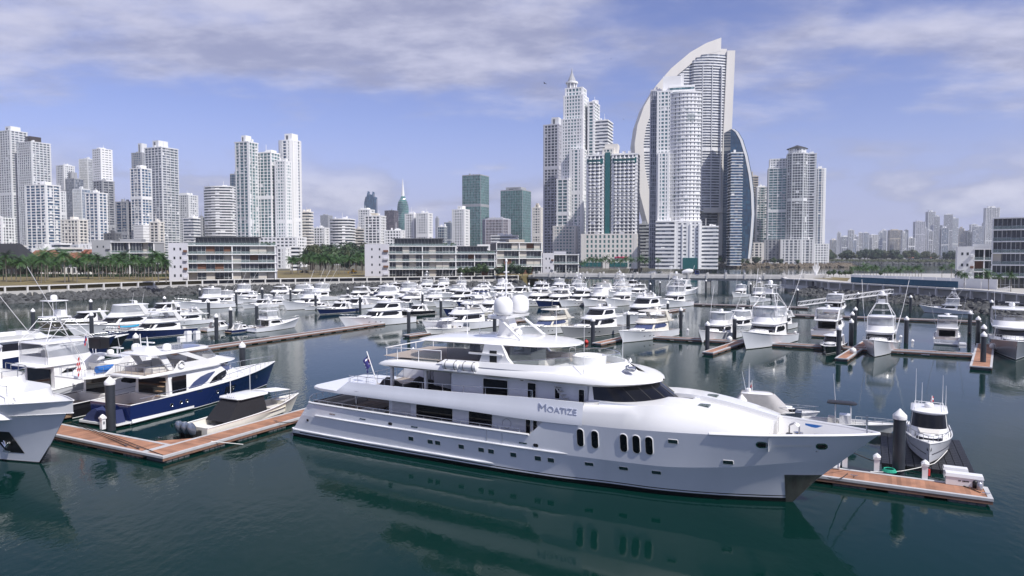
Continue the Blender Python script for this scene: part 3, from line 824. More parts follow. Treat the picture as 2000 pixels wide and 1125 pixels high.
tower('white twin apartment slab with a recessed left half', 792, 816, 420, 900, -22, 0.7, 'grid', W_, 'glass_grey', crown=[(0.5, 0.9, 417, W_)])
tower('white twin apartment slab with a blank bright right side', 814, 845, 419, 890, -22, 0.7, 'grid', W_, 'glass_grey', crown=[(0.3, 0.7, 416, W_)])
tower('hazy needle tower on the horizon', 851, 858, 427, 2600, -20, 1.0, 'grid', G_, 'glass_grey', crown=[(0.3, 0.7, 423, G_)])
tower('small black and white block behind the needle tower', 856, 873, 444, 1000, -15, 0.8, 'glass', W_, 'glass_navy')
tower('hazy dark block beside the narrow white tower', 868, 884, 436, 1500, -15, 0.8, 'glass', G_, 'glass_navy')
tower('narrow bright white tower with a stepped white roof', 884, 917, 412, 830, -24, 0.8, 'grid', W_, 'glass_grey', crown=[(0.35, 0.75, 403, W_)])
tower('tall green glass office tower with vertical ribs', 904, 955, 346, 1050, -25, 0.9, 'fins', 'wall_grey', 'glass_green', crown=[(0.4, 0.8, 343, O_)], bh=0.25, pw=0.16, pp=0.25, sp=2.6)
tower('low bronze glass office block with curved white cornice', 941, 999, 430, 960, -14, 0.7, 'fins', 'wall_lilac', 'glass_bronze', shape='chamfer', crown=[(0.2, 0.8, 426, 'wall_grey')])
tower('shorter green glass office tower with flat roof canopy', 978, 1037, 375, 1030, -25, 0.9, 'fins', 'wall_grey', 'glass_green', crown=[(0.3, 0.75, 370, O_), (0.15, 0.85, 367.5, 'wall_grey')], bh=0.25, pw=0.16, pp=0.25, sp=2.6)
tower('slender cream tower with a pointed lantern top', 1039, 1060, 408, 900, -18, 0.8, 'grid', C_, 'glass_dark', crown=[(0.25, 0.75, 402, C_), (0.38, 0.62, 398, B_)])
tower('low pale terrace with dark bands below the green towers', 960, 1012, 462, 850, -10, 0.4, 'stripe', O_, 'glass_dark')

# ---- the twisted tower (turning square floors) and the dark spiky towers
def twisted():
    d = 2050.0; xc = (788 - 1000) / F * d; zt = ztop(383, d)
    root = thing('twisted_tower', 'green glass tower twisting like a screw with a white needle', 'building', (xc, d, 0))
    mb = MB(); rows = []; n = 60; hw = 14.5
    for i in range(n + 1):
        t = i / n; a = t * R(300); zz = lerp(3, zt, t)
        k = 1.0 if t < 0.9 else 1 - (t - 0.9) * 7
        rows.append([(hw * k * (1.15 if j % 2 else 0.92) * math.cos(a + j * math.pi / 4), hw * k * (1.15 if j % 2 else 0.92) * math.sin(a + j * math.pi / 4), zz) for j in range(8)])
    mb.grid(rows, closed=True); mb.build('glass_shell', 'glass_green', root)
    fl = MB()
    for i in range(2, n - 2, 2):
        fl.add([(x * 1.02, y * 1.02, z) for x, y, z in rows[i]] + [(x * 1.02, y * 1.02, z + 0.7) for x, y, z in rows[i]], [tuple(range(7, -1, -1)), tuple(range(8, 16))] + [(j, (j + 1) % 8, 8 + (j + 1) % 8, 8 + j) for j in range(8)])
    fl.build('floor_slabs', 'wall_grey', root, kind='stuff')
    MB().cyl((0, 0, zt - 4), (0, 0, ztop(350, d)), 5.5, 0.3, 8).build('needle', 'wall_white', root)
twisted()
def spiky():
    d = 2300.0
    root = thing('spiky_tower', 'hazy dark slate tower ending in several pointed fins', 'building', ((725 - 1000) / F * d, d, 0))
    for i, (x0, x1, y) in enumerate(((714, 718, 384), (718.5, 722.5, 373), (723, 727.5, 379), (728, 732, 374), (732.5, 737, 384))):
        a, b_ = (x0 - 725) / F * d, (x1 - 725) / F * d; zt = ztop(y, d)
        mb = MB(); mb.add([(a, -12, 3), (b_, -12, 3), (b_, 12, 3), (a, 12, 3), (a, -12, zt - 22), (b_, -12, zt - 12), (b_, 12, zt - 4), (a, 12, zt)], [(0,3,2,1),(4,5,6,7),(0,1,5,4),(1,2,6,5),(2,3,7,6),(3,0,4,7)])
        mb.build('glass_fin', 'glass_navy', root)
spiky()

# ---- the white spire tower group on the point
def spire_tower():
    d = 740.0; xc = (1133 - 1000) / F * d
    root = thing('spire_tower', 'tall white stepped tower with a columned lantern and pointed spire', 'building', (xc, d, 0), R(-22))
    def vol(x0, x1, yt, zb, dep, dy, style, **kw):
        w = (x1 - x0) / F * d / math.cos(R(22)) * 0.86
        volume(root, rect(w, dep), zb, ztop(yt, d), style, kw.pop('wall', W_), kw.pop('glass', 'glass_teal'), Matrix.Translation(((((x0 + x1) / 2 - 1133) / F * d) / math.cos(R(22)), dy, 0)), **kw)
    vol(1100, 1146, 240, 3, 24, 0, 'grid', sp=3.2)
    vol(1103, 1145, 195, ztop(240, d), 20, 0, 'grid', sp=3.0)
    vol(1105, 1142, 180, ztop(195, d), 15, 0, 'grid', cap=True)
    vol(1120, 1148, 300, 3, 27, -5, 'mixed')
    vol(1100, 1124, 356, 3, 28, -9, 'balcony', shape=None) if False else vol(1100, 1124, 356, 3, 28, -9, 'balcony', bh=0.8)
    vol(1092, 1140, 445, 3, 32, -9, 'grid', wall=C_)
    vol(1148, 1160, 208, 3, 20, 6, 'balcony', bh=0.9)
    vol(1158, 1184, 243, 3, 22, 10, 'stripe', glass='glass_grey')
    z = ztop(180, d) + 1.3; cxl = ((1116 - 1133) / F * d) / math.cos(R(22))
    for k in range(8):
        a = k * math.pi / 4
        MB().cyl((cxl + 5 * math.cos(a), 5 * math.sin(a), z), (cxl + 5 * math.cos(a), 5 * math.sin(a), z + 6), 0.6, n=6).build('column', W_, root)
    MB().lathe([(4.6, z), (4.6, z + 6.1)], (cxl, 0, 0), 12).build('lantern_core', 'wall_grey', root)
    MB().lathe([(6.6, z + 6), (6.6, z + 7.6), (5.2, z + 8.0)], (cxl, 0, 0), 16).build('lantern_cornice', W_, root)
    MB().lathe([(4.6, z + 8.0), (3.6, z + 11), (2.4, z + 13.5), (1.0, z + 17), (0.05, z + 23)], (cxl, 0, 0), 10).build('spire', 'wall_grey', root)
spire_tower()
tower('grey tower with fine balconies left of the white spire tower', 1062, 1098, 250, 800, -24, 0.8, 'balcony', 'wall_lilac', 'glass_dark', crown=[(0.45, 0.95, 234, O_)], bh=0.9, sp=4.5)

def hotel():
    d = 660.0; xc = (1197 - 1000) / F * d
    root = thing('hotel_tower', 'cream hotel tower with arched balconies and a green glass centre strip', 'building', (xc, d, 0), R(-16))
    k = F / d; H_ = lambda x: (x - 1197) / k * 1.02
    zt = ztop(308, d); zp = ztop(460, d)
    for x0, x1 in ((1149, 1181), (1197, 1243)):
        a, b_ = H_(x0), H_(x1)
        volume(root, rect(b_ - a, 20), zp, zt, 'balcony', W_, 'glass_dark', Matrix.Translation(((a + b_) / 2, 0, 0)), sp=4.0, pw=1.0, bp=0.7, pp=0.5, bh=1.1)
        bl_ = MB(); n = int((zt - zp) / 3.3)
        for i in range(1, n):
            x = a + 2.2
            while x < b_ - 2.5:
                bl_.lathe([(1.7, 0), (1.75, 0.95)], (x + 1.0, -10.6, zp + i * (zt - zp) / n), 10); x += 4.0
        bl_.build('balconies', W_, root, kind='stuff')
        MB().box(a + 0.5, b_ - 0.5, -10.75, -10.3, zt - 7.5, zt - 2.5).build('top_glass_band', 'teal_panel', root)
    volume(root, rect(H_(1199) - H_(1178), 18), 3, ztop(296, d), 'grid', C_, 'glass_green', Matrix.Translation(((H_(1199) + H_(1178)) / 2, 1.5, 0)))
    MB().box(H_(1184), H_(1193), -10.4, 0, 3, ztop(302, d)).build('glass_strip', 'teal_panel', root)
    MB().box(H_(1182), H_(1206), -6, 8, zt + 1.2, ztop(285, d)).build('roof_block', C_, root)
    volume(root, rect(H_(1245) - H_(1140), 26), 3, zp, 'grid', C_, 'glass_green', Matrix.Translation(((H_(1245) + H_(1140)) / 2, 0, 0)), sp=4.0, pw=2.2, bh=1.7, fh=4.2)
    MB().box(H_(1140), H_(1228), -14.6, -13.5, 4.5, 8.5).build('entrance_band', 'teal_panel', root)
    ar = MB()
    ar.slabxz([(-3, 3), (3, 3), (3, 14)] + [(3 * math.cos(t), 14 + 3 * math.sin(t)) for t in (0.5, 1.0, 1.57, 2.1, 2.6)] + [(-3, 14)], -15.2, -14.0, 0, Matrix.Translation((H_(1188), 0, 0)))
    ar.build('entrance_arch', C_, root)
    fl = MB(); rr = random.Random(3)
    for _ in range(60):
        x = rr.uniform(H_(1205), H_(1228)); fl.sphere((x, -13.7 + rr.uniform(-.3, .3), 13 + rr.uniform(-.4, .5)), rr.uniform(0.4, 0.8), 5, 3)
    fl.build('flower_box', 'flowers', root)
hotel()

# ---- the sail shaped tower: two curved white walls with glazed balcony floors between
def sail_tower():
    d = 870.0; k = F / d; X = lambda x: (x - 1350) / k; Z = lambda y: ztop(y, d)
    root = thing('sail_tower', 'huge white sail shaped tower with curved back edge and banded balconies', 'building', ((1350 - 1000) / k, d, 0))
    # curved outer edge of the sail, read off the photograph from the foot to the tip
    outer = [(1290, 512), (1262, 440), (1247, 385), (1237, 330), (1235, 285), (1240, 250), (1252, 215), (1275, 175), (1304, 142), (1340, 112), (1370, 95), (1398, 85)]
    inner = [(1330, 512), (1290, 440), (1266, 385), (1255, 330), (1252, 285), (1257, 252), (1268, 222), (1289, 185), (1316, 155), (1348, 128), (1372, 116), (1398, 110)]
    rib = MB(); nn = len(outer)
    o = [(X(a), Z(b_)) for a, b_ in outer]; i_ = [(X(a), Z(b_)) for a, b_ in inner]
    for t in range(nn - 1):
        rib.slabxz([o[t], o[t + 1], i_[t + 1], i_[t]], -9, 22)
    rib.build('curved_rib', 'wall_cream', root)
    MB().box(X(1398), X(1424), -8.5, 24, Z(330), Z(110)).build('mast_wall', 'wall_cream', root) if False else None
    mw = MB(); mw.slabxz([(X(1396), Z(512)), (X(1413), Z(512)), (X(1424), Z(110)), (X(1409), Z(110))], -11, 24); mw.build('mast_wall', 'wall_cream', root)
    tp = MB(); tp.slabxz([(X(1347), Z(122)), (X(1409), Z(118)), (X(1409), Z(106)), (X(1398), Z(106)), (X(1398), Z(85)), (X(1372), Z(96)), (X(1342), Z(112))], -8.8, 10); tp.build('top_wall', 'wall_cream', root)
    MB().box(X(1346), X(1376), -8.95, -8.7, Z(113), Z(108)).build('top_louvre', 'wall_darkgrey', root)
    # floors: slabs from the rib to the mast wall, cut by the curve; the front swells out
    g = MB(); fl = MB()
    def left_edge(z):
        pts = sorted([(zz, xx) for xx, zz in i_]); return interp(pts, z)
    z = Z(414)
    def sect(z, grow):
        xl = left_edge(z) - 2; xr = X(1411) ; wv = xr - xl
        xm = max(xl + 2, X(1342))
        front = [(xl, -6.5 - grow), (xm - 0.5, -6.5 - grow)] + [(lerp(xm, xr, s), -7.5 - grow - 5.5 * math.sin(math.pi * (0.12 + 0.88 * s) ** 0.9)) for s in (0.05, 0.2, 0.4, 0.6, 0.8, 0.97)] + [(xr, -7.5)]
        return front + [(xr, 18), (xl, 18)]
    zs = []
    while z < Z(120): zs.append(z); z += 3.35
    for z in zs:
        if left_edge(z) > X(1400): break
        a = sect(z, 0)
        g.prism(a, z, z + 3.35)
        big_ = any(abs(z - Z(y)) < 1.7 for y in (298,))
        fl.prism(sect(z, 0.9), z - 0.15, z + (3.2 if big_ else 1.25))
    g.build('window_glazing', 'glass_grey', root, kind='stuff'); fl.build('balcony_bands', 'wall_white', root, kind='stuff')
    v = MB(); 
    for xx in (1362, 1380, 1398): v.box(X(xx) - 0.35, X(xx) + 0.35, -14.2, -6, Z(414), Z(140))
    v.build('balcony_dividers', 'wall_offwhite', root, kind='stuff')
    lo = MB(); zz = Z(512)
    # dark recess and lower floors under the overhang
    MB().box(X(1300), X(1398), -4, 18, 3, Z(416)).build('lower_core', 'glass_dark', root)
    sl_ = MB(); z = 6
    while z < Z(420): sl_.box(X(1300), X(1397), -5.2, -4.02, z, z + 1.1); z += 3.4
    sl_.build('floor_slabs', 'wall_grey', root, kind='stuff')
    MB().box(X(1366), X(1411), -14, 17, Z(417), Z(408)).build('overhang_ring', 'wall_cream', root)
sail_tower()

def round_white():
    d = 640.0; k = F / d; X = lambda x: (x - 1322) / k; Z = lambda y: ztop(y, d)
    root = thing('white_tower', 'bright white apartment tower with rounded balcony bays in front of the sail tower', 'building', ((1322 - 1000) / k, d, 0), R(-14))
    T = lambda x, y: Matrix.Translation((x, y, 0))
    volume(root, bowed(X(1362) - X(1306), 20, 4, 9), Z(440), Z(193), 'balcony', W_, 'glass_dark', T((X(1306) + X(1362)) / 2, 0), bh=1.0, sp=4.4, pw=0.9, bp=1.1, pp=0.5)
    volume(root, rect(X(1310) - X(1282), 24), Z(440), Z(188), 'grid', W_, 'glass_teal', T((X(1282) + X(1310)) / 2, 1))
    volume(root, rect(X(1306) - X(1285), 20), Z(440), Z(306), 'grid', W_, 'glass_teal', T((X(1285) + X(1306)) / 2, -5), bp=0.2)
    volume(root, rect(X(1290) - X(1270), 22), 3, Z(180), 'fins', 'wall_lilac', 'glass_grey', T((X(1268) + X(1290)) / 2, 10))
    volume(root, rect(X(1350) - X(1305), 14), Z(193), Z(178), 'stripe', W_, 'glass_teal', T((X(1305) + X(1350)) / 2, 2))
    MB().box(X(1292), X(1326), -4, 8, Z(188), Z(155)).build('roof_block', W_, root)
    MB().box(X(1325), X(1331), -3, 5, Z(180), Z(150)).build('roof_fin', W_, root)
    MB().box(X(1336), X(1352), -3, 7, Z(180), Z(173)).build('roof_block', W_, root)
    for x0, x1, yt, dy, st in ((1284, 1316, 436, -8, 'stripe'), (1318, 1345, 438, -7, 'mixed'), (1344, 1366, 437, -6, 'mixed'), (1366, 1396, 446, -2, 'stripe')):
        volume(root, rect(X(x1) - X(x0), 26), 3, Z(yt), st, W_, 'glass_grey', T((X(x0) + X(x1)) / 2, dy), bh=2.0 if st == 'mixed' else 1.7)
    MB().box(X(1333), X(1360), -21.5, -19.5, 3, 13).build('entrance_glass', 'teal_panel', root)
    for x in (1318, 1332, 1346, 1362):
        MB().box(X(x) - 0.5, X(x) + 0.5, -21.3, -19.0, 3, Z(440)).build('pilaster', W_, root)
    MB().box(X(1338), X(1352), -14.9, -12, Z(245), Z(232)).build('sky_lounge_glass', 'rail_glass', root)
round_white()
tower('dark recessed parking block between hotel and white rounded tower', 1243, 1284, 440, 700, -8, 0.6, 'stripe', 'wall_grey', 'glass_dark')
def blue_curve():
    d = 830.0; k = F / d; X = lambda x: (x - 1440) / k; Z = lambda y: ztop(y, d)
    root = thing('curved_glass_tower', 'dark blue glass tower with a curved leaning edge beside the sail tower', 'building', ((1440 - 1000) / k, d, 0))
    edge = [(1461, 505), (1465, 460), (1467, 420), (1465, 380), (1460, 345), (1452, 308), (1442, 278), (1433, 263), (1426, 258)]
    pr = [(X(1418), Z(505)), (X(1461), Z(505))] + [(X(a), Z(b_)) for a, b_ in edge[1:]] + [(X(1418), Z(258))]
    mb = MB(); mb.slabxz(pr, -10, 16); mb.build('glass_shell', 'glass_navy', root)
    st = MB(); e2 = [(X(a), Z(b_)) for a, b_ in edge]
    for t in range(len(e2) - 1):
        (xa, za), (xb, zb) = e2[t], e2[t + 1]
        st.slabxz([(xa - 4.0, za), (xa - 1.0, za), (xb - 1.0, zb), (xb - 4.0, zb)], -10.6, -9.9)
    st.build('edge_stripe', 'wall_offwhite', root)
    ml = MB(); z = Z(500)
    el = sorted([(zz, xx) for xx, zz in e2])
    while z < Z(270):
        ml.box(X(1418), interp(el, z) - 4.2, -10.15, -9.95, z, z + 0.22); z += 6.8
    x = X(1421)
    while x < X(1458):
        ml.box(x, x + 0.18, -10.12, -9.95, 3, interp(sorted([(xx, zz) for xx, zz in e2]), x) - 3 if x > X(1426) else Z(262)); x += 3.0
    ml.build('mullions', 'roof_dark', root, kind='stuff')
    volume(root, rect(X(1438) - X(1418), 12), 3, Z(305), 'balcony', O_, 'glass_blue', Matrix.Translation(((X(1438) + X(1418)) / 2, -9, 0)), sp=0, bh=0.8)
blue_curve()
tower('beige round cornered tower behind the dark blue glass tower', 1456, 1478, 348, 980, -15, 0.9, 'stripe', B_, 'glass_dark', crown=[(0.1, 0.5, 337, B_)])
tower('turquoise glazed slim tower with white diagonal frames', 1474, 1496, 368, 960, -12, 0.8, 'slim', W_, 'glass_teal', crown=[(0.1, 0.8, 364, W_)])
tower('low cream apartments below the slim turquoise tower', 1462, 1490, 476, 880, -12, 0.6, 'mixed', C_, 'glass_dark')
def pointed():
    d = 900.0; k = F / d; X = lambda x: (x - 1555) / k; Z = lambda y: ztop(y, d)
    root = thing('pointed_roof_tower', 'green balconied tower cluster with a pointed dark roof above the rocky shore', 'building', ((1555 - 1000) / k, d, 0), R(-18))
    T = lambda x, y: Matrix.Translation((x, y, 0))
    volume(root, rect(X(1542) - X(1501), 24), Z(470), Z(331), 'slim', O_, 'glass_teal', T((X(1542) + X(1501)) / 2, 4))
    volume(root, rect(X(1537) - X(1503), 18), Z(331), Z(312), 'grid', O_, 'glass_grey', T((X(1537) + X(1503)) / 2, 8))
    volume(root, chamfer(X(1570) - X(1535), 26, 5), Z(470), Z(305), 'slim', O_, 'glass_dark', T((X(1570) + X(1535)) / 2, -2), sp=3.6)
    volume(root, rect(X(1585) - X(1564), 22), Z(470), Z(306), 'balcony', O_, 'glass_dark', T((X(1584) + X(1564)) / 2, 2), bp=1.4)
    xm = (X(1570) + X(1535)) / 2
    volume(root, chamfer(20, 20, 5), Z(305), Z(295), 'grid', O_, 'glass_grey', T(xm, -2), fh=3.3)
    MB().lathe([(13.0, Z(295) + 0.5), (12.6, Z(295) + 1.6), (0.2, Z(286))], (xm, -2, 0), 8).build('pointed_roof', 'roof_dark', root)
    MB().box(X(1518), X(1530), 2, 12, Z(331), Z(318)).build('roof_block', O_, root)
    for x0, x1, dy in ((1494, 1524, 0), (1524, 1562, -6), (1560, 1584, -3)):
        volume(root, rect(X(x1) - X(x0), 30), 3, Z(470), 'mixed', 'wall_grey' if x0 == 1494 else W_, 'glass_grey', T((X(x0) + X(x1)) / 2, dy))
pointed()
tower('pale blue glazed tower right of the pointed dark roof', 1583, 1609, 333, 930, -14, 0.9, 'slim', W_, 'glass_blue', shape='round', sp=3.4)
tower('white low block with square windows below the pale blue tower', 1582, 1617, 478, 900, -14, 0.8, 'grid', W_, 'glass_grey')
MB()
# ---- far skyline beyond the inlet
FAR = [(1620,1634,470,C_),(1633,1641,455,O_),(1640,1662,464,O_),(1655,1666,450,O_),(1664,1676,462,W_),(1674,1684,456,W_),(1683,1696,455,O_),(1690,1702,466,G_),(1697,1714,460,W_),(1714,1722,455,O_),
 (1719,1730,450,W_),(1734,1758,450,B_),(1759,1768,455,O_),(1764,1772,450,G_),(1771,1784,465,W_),(1783,1803,433,'wall_lilac'),(1800,1808,446,W_),(1807,1822,415,O_),(1822,1832,424,O_),(1811,1820,452,W_),(1817,1836,441,'wall_lilac'),(1835,1850,446,O_),
 (1840,1858,420,W_),(1850,1867,427,O_),(1866,1886,452,C_),(1886,1897,453,G_),(1892,1906,440,O_),(1897,1918,443,O_),(1920,1946,407,W_),(1918,1952,436,O_),(1946,1962,434,G_),(1664,1672,470,W_),(1870,1880,446,B_)]
fr = random.Random(5)
for i, (x0, x1, yt, wm) in enumerate(FAR):
    st = fr.choice(['grid', 'balcony', 'stripe', 'mixed', 'slim'])
    tower('pale hazy distant high-rise in the skyline beyond the wooded far bank', x0, x1, yt + fr.uniform(-1, 1), 2350 + fr.uniform(-250, 350), fr.uniform(-30, -8), fr.uniform(0.6, 1), st, wm, fr.choice(['glass_grey', 'glass_dark', 'glass_blue']),
          crown=[(0.2, 0.7, yt - fr.uniform(1.5, 4), wm)], group='distant skyline beyond the far bank', sp=fr.uniform(4, 7))
# more low city between the clusters
lr = random.Random(9)
for i in range(26):
    x0 = lr.uniform(20, 1040); wpx = lr.uniform(14, 34)
    if 180 < x0 < 300: continue
    d = lr.uniform(560, 700)
    tower('low pale city block seen over the island trees', x0, x0 + wpx, lr.uniform(478, 489), d, lr.uniform(-25, 5), 0.8, lr.choice(['grid', 'stripe', 'mixed']), lr.choice([W_, O_, C_, W_]), 'glass_dark', group='low city blocks behind the island', name='low_block')
# ================================================================= hull lofting shared by the big yachts
def hull_strip(us, zlo, zhi, half, levels, xs=None, sgn=1):
    """rows of points along the hull between two heights; half(u,z) is the half breadth"""
    rows = []
    for j in range(levels + 1):
        t = j / levels
        rows.append([((xs(u, lerp(zlo(u), zhi(u), t)) if xs else u), sgn * half(u, lerp(zlo(u), zhi(u), t)), lerp(zlo(u), zhi(u), t)) for u in us])
    return rows
def rounded_rect(x0, x1, z0, z1, r, n=4):
    out = []
    for cx_, cz_, a0 in ((x1 - r, z1 - r, 0), (x0 + r, z1 - r, 90), (x0 + r, z0 + r, 180), (x1 - r, z0 + r, 270)):
        for i in range(n + 1):
            a = R(a0 + 90 * i / n); out.append((cx_ + r * math.cos(a), cz_ + r * math.sin(a)))
    return out
def front_outline(xa, xf, hw, nose, n=9, m=5, p=2.0, hwa=None):
    """plan outline from starboard aft round the front to port aft; points along x forward"""
    hwa = hw if hwa is None else hwa
    pts = [(lerp(xa, xf - nose, i / m), -lerp(hwa, hw, i / m)) for i in range(m)]
    for i in range(n + 1):
        a = math.pi / 2 * i / n
        pts.append((xf - nose + nose * (math.sin(a) ** (2 / p)), -hw * (abs(math.cos(a)) ** (2 / p))))
    return pts + [(x, -y) for x, y in reversed(pts[:-1])]
def shell(mb, lo, hi, mi=0, cap=True, back=True, crown=0.0, bottom=False):
    n = len(lo)
    mb.add(lo + hi, [(i, i + 1, n + i + 1, n + i) for i in range(n - 1)] + ([(n - 1, 0, n, 2 * n - 1)] if back else []), mi)
    if cap:
        if crown:
            c_ = [(p[0], p[1] * 0.55, p[2] + crown) for p in hi]
            mb.add(hi + c_, [(i, i + 1, n + i + 1, n + i) for i in range(n - 1)] + [(n - 1, 0, n, 2 * n - 1)] + [tuple(range(n, 2 * n))], mi)
        else: mb.add(hi, [tuple(range(n))], mi)
    if bottom: mb.add(lo, [tuple(range(n - 1, -1, -1))], mi)
    return mb
def lift(o, z): return [(x, y, z) for x, y in o]
def band(lo, hi, t0, t1, i0, i1, off=0.02):
    """a patch of the shell between two heights and two outline indices, set off outwards"""
    n = len(lo); rows = []
    for t in (t0, t1):
        row = []
        for i in range(i0, i1 + 1):
            a = Vector(lo[i]); b_ = Vector(hi[i]); p = a.lerp(b_, t)
            q0 = Vector(lo[max(i - 1, 0)]); q1 = Vector(lo[min(i + 1, n - 1)])
            tang = (q1 - q0); up = b_ - a
            nn = tang.cross(up).normalized()
            row.append(tuple(p + nn * off))
        rows.append(row)
    mb = MB(); mb.grid(rows); return mb
def rail_along(pts, h, r=0.022, step=1.5, rows=1, lean=0.0):
    """stanchions and a top rail over a 3-d base line"""
    mb = MB(); pts = [Vector(p) for p in pts]
    top = [p + Vector((0, 0, h)) for p in pts]
    mb.tube(top, r * 1.25, 6)
    for k in range(1, rows):
        mb.tube([p + Vector((0, 0, h * k / rows)) for p in pts], r * 0.6, 4)
    acc = 0.0; mb.cyl(pts[0], top[0], r, n=5)
    for a, b_ in zip(pts, pts[1:]):
        l = (b_ - a).length; t = step - acc
        while t <= l and l > 0:
            p = a.lerp(b_, t / l); mb.cyl(p, p + Vector((0, 0, h)), r, n=5, cap=False); t += step
        acc = l - (t - step)
    mb.cyl(pts[-1], top[-1], r, n=5)
    return mb
def text_mesh(txt, size, ext, name, m, parent, M, bevel=0.0, fit_w=None, fit_h=None):
    cu = bpy.data.curves.new(name, 'FONT'); cu.body = txt; cu.size = size; cu.extrude = ext; cu.offset = bevel; cu.resolution_u = 3
    ob = bpy.data.objects.new(name + '_t', cu); col.objects.link(ob)
    dg = bpy.context.evaluated_depsgraph_get(); dg.update()
    me = bpy.data.meshes.new_from_object(ob.evaluated_get(dg)); bpy.data.objects.remove(ob)
    me.name = name; me.materials.clear(); me.materials.append(MAT[m])
    if fit_w:
        xs_ = [v.co.x for v in me.vertices]; ys_ = [v.co.y for v in me.vertices]
        me.transform(Matrix.Diagonal((fit_w / (max(xs_) - min(xs_)), fit_h / (max(ys_) - min(ys_)), 1, 1)) @ Matrix.Translation((-min(xs_), -min(ys_), 0)))
    me.transform(M)
    o = bpy.data.objects.new(name, me); col.objects.link(o); o.parent = parent
    return o
def dome(parent, c, r, h, m='gelcoat_white', name='radar_dome'):
    return MB().lathe([(r * 0.62, 0), (r * 0.95, h * 0.12), (r, h * 0.25), (r, h * 0.55), (r * 0.93, h * 0.74), (r * 0.74, h * 0.89), (r * 0.45, h * 0.97), (0.01, h)], c, 20).build(name, m, parent, smooth=50)

# ================================================================= the big white yacht
MY_O = Vector((-17.296, 63.462, 0)); MY_A = R(-28.69)
my = thing('superyacht', 'huge white three deck superyacht with twin satellite domes moored across the foreground', 'yacht', MY_O, MY_A)
# local frame: x from stern to bow, y to port (away from the camera), z up
SHEER_B = [(-0.5, 3.7), (2, 3.85), (10, 4.15), (20, 4.25), (28, 4.2), (33, 3.95), (36, 3.6), (39, 3.05), (41, 2.3), (42.5, 1.7), (44, 0.95), (45, 0.32), (45.3, 0.06)]
KNU_B = [(-0.5, 3.75), (2, 3.9), (10, 4.1), (20, 4.15), (28, 3.95), (33, 3.45), (36, 2.8), (39, 1.9), (41, 1.15), (42.5, 0.6), (43.4, 0.2), (45.3, 0.05)]
WL_B = [(-0.5, 3.7), (2, 3.8), (10, 3.95), (20, 3.9), (26, 3.6), (31, 2.75), (35, 1.75), (38, 0.9), (40, 0.22), (40.6, 0.05), (45.3, 0.04)]
KNU_Z = [(-1, 2.0), (20, 2.05), (28, 2.1), (33, 2.12), (38, 2.45), (42, 2.95), (45.3, 3.4)]
SHEER_Z = [(-1, 3.2), (23.4, 3.2), (24.6, 4.36), (30, 4.45), (36, 4.66), (40, 4.85), (45.3, 5.04)]
sb = lambda u: smooth_interp(SHEER_B, u); kb = lambda u: smooth_interp(KNU_B, u); wb = lambda u: smooth_interp(WL_B, u)
kz = lambda u: smooth_interp(KNU_Z, u)
def sz(u): return interp(SHEER_Z, u)
STEM = [(-1.5, 39.2), (0, 40.45), (1.74, 41.87), (5.04, 45.3)]
def stem_x(z): return interp(STEM, z)
def hhalf(u, z):
    k_ = kz(u); s_ = max(sz(u), 3.2)
    if z <= k_:
        t = max(0.0, z) / k_; v = lerp(wb(u), kb(u), t ** 1.25)
        if z < 0: v = wb(u) * (1 + z * 0.18)
        return v
    t = (z - k_) / max(s_ - k_, 0.01); return lerp(kb(u), sb(u), min(t, 1.0) ** 0.9)
def sx(u, z):
    """pull the forward stations back to the raked stem, and rake the transom"""
    f = max(0.0, (u - 30) / 15.3); x = u
    if u > 30: x = 30 + (u - 30) * (stem_x(max(z, -1.5)) - 30) / 15.3
    if u < 2.2: x = u + (2.2 - u) / 2.7 * (max(0, z - 0.45) * 0.78)
    return x
def hz(u, z):      # half breadth in the raked frame: the station parameter is stretched so that it closes on the stem
    if u <= 25: return hhalf(u, z)
    r = max(0.0, (u - 30) / 15.3)
    # closing law: breadth at the sheer follows SHEER_B; lower down it closes earlier through the stem stretch
    zt = sz(u); t = max(0.0, min(1.0, z / zt)); w0 = hhalf(30, 0) * max(0.0, 1 - r ** 1.7); w1 = sb(u)
    kzv = kz(u) / zt; kv = lerp(w0, w1, 0.64)
    q_ = min(1.0, (u - 25) / 8); q_ = q_ * q_ * (3 - 2 * q_)
    law = hz_law(t, kzv, w0, kv, w1, z)
    return lerp(hhalf(u, z), law, q_)
def hz_law(t, kzv, w0, kv, w1, z):
    if t <= kzv: return max(0.03, lerp(w0, kv, (t / kzv) ** 1.15)) if z >= 0 else max(0.03, w0 * (1 + z * 0.2))
    return max(0.03, lerp(kv, w1, ((t - kzv) / (1 - kzv)) ** 1.05))
US = [-0.35, 0.4, 1.2, 2.2, 4, 6, 8, 10, 12, 14, 16, 18, 20, 22, 23.4, 24.0, 24.6, 26, 28, 29, 30, 30.4, 30.8, 31.2, 31.6, 32, 32.4, 33, 34, 35, 36, 37, 38, 39, 40, 41, 42, 43, 43.8, 44.4, 44.9, 45.3]
hull = MB()
for sgn in (-1, 1):
    fl = sgn > 0
    lo = hull_strip(US, lambda u: -1.4, lambda u: 0.30, hz, 3, sx, sgn)
    hull.grid(lo, 1, fl)
    hull.grid(hull_strip(US, lambda u: 0.30, lambda u: 0.40, hz, 1, sx, sgn), 0, fl)
    hull.grid(hull_strip(US, lambda u: 0.40, lambda u: 0.47, hz, 1, sx, sgn), 1, fl)
    hull.grid(hull_strip(US, lambda u: 0.47, kz, hz, 5, sx, sgn), 0, fl)
    hull.grid(hull_strip(US, kz, lambda u: sz(u), hz, 5, sx, sgn), 0, fl)
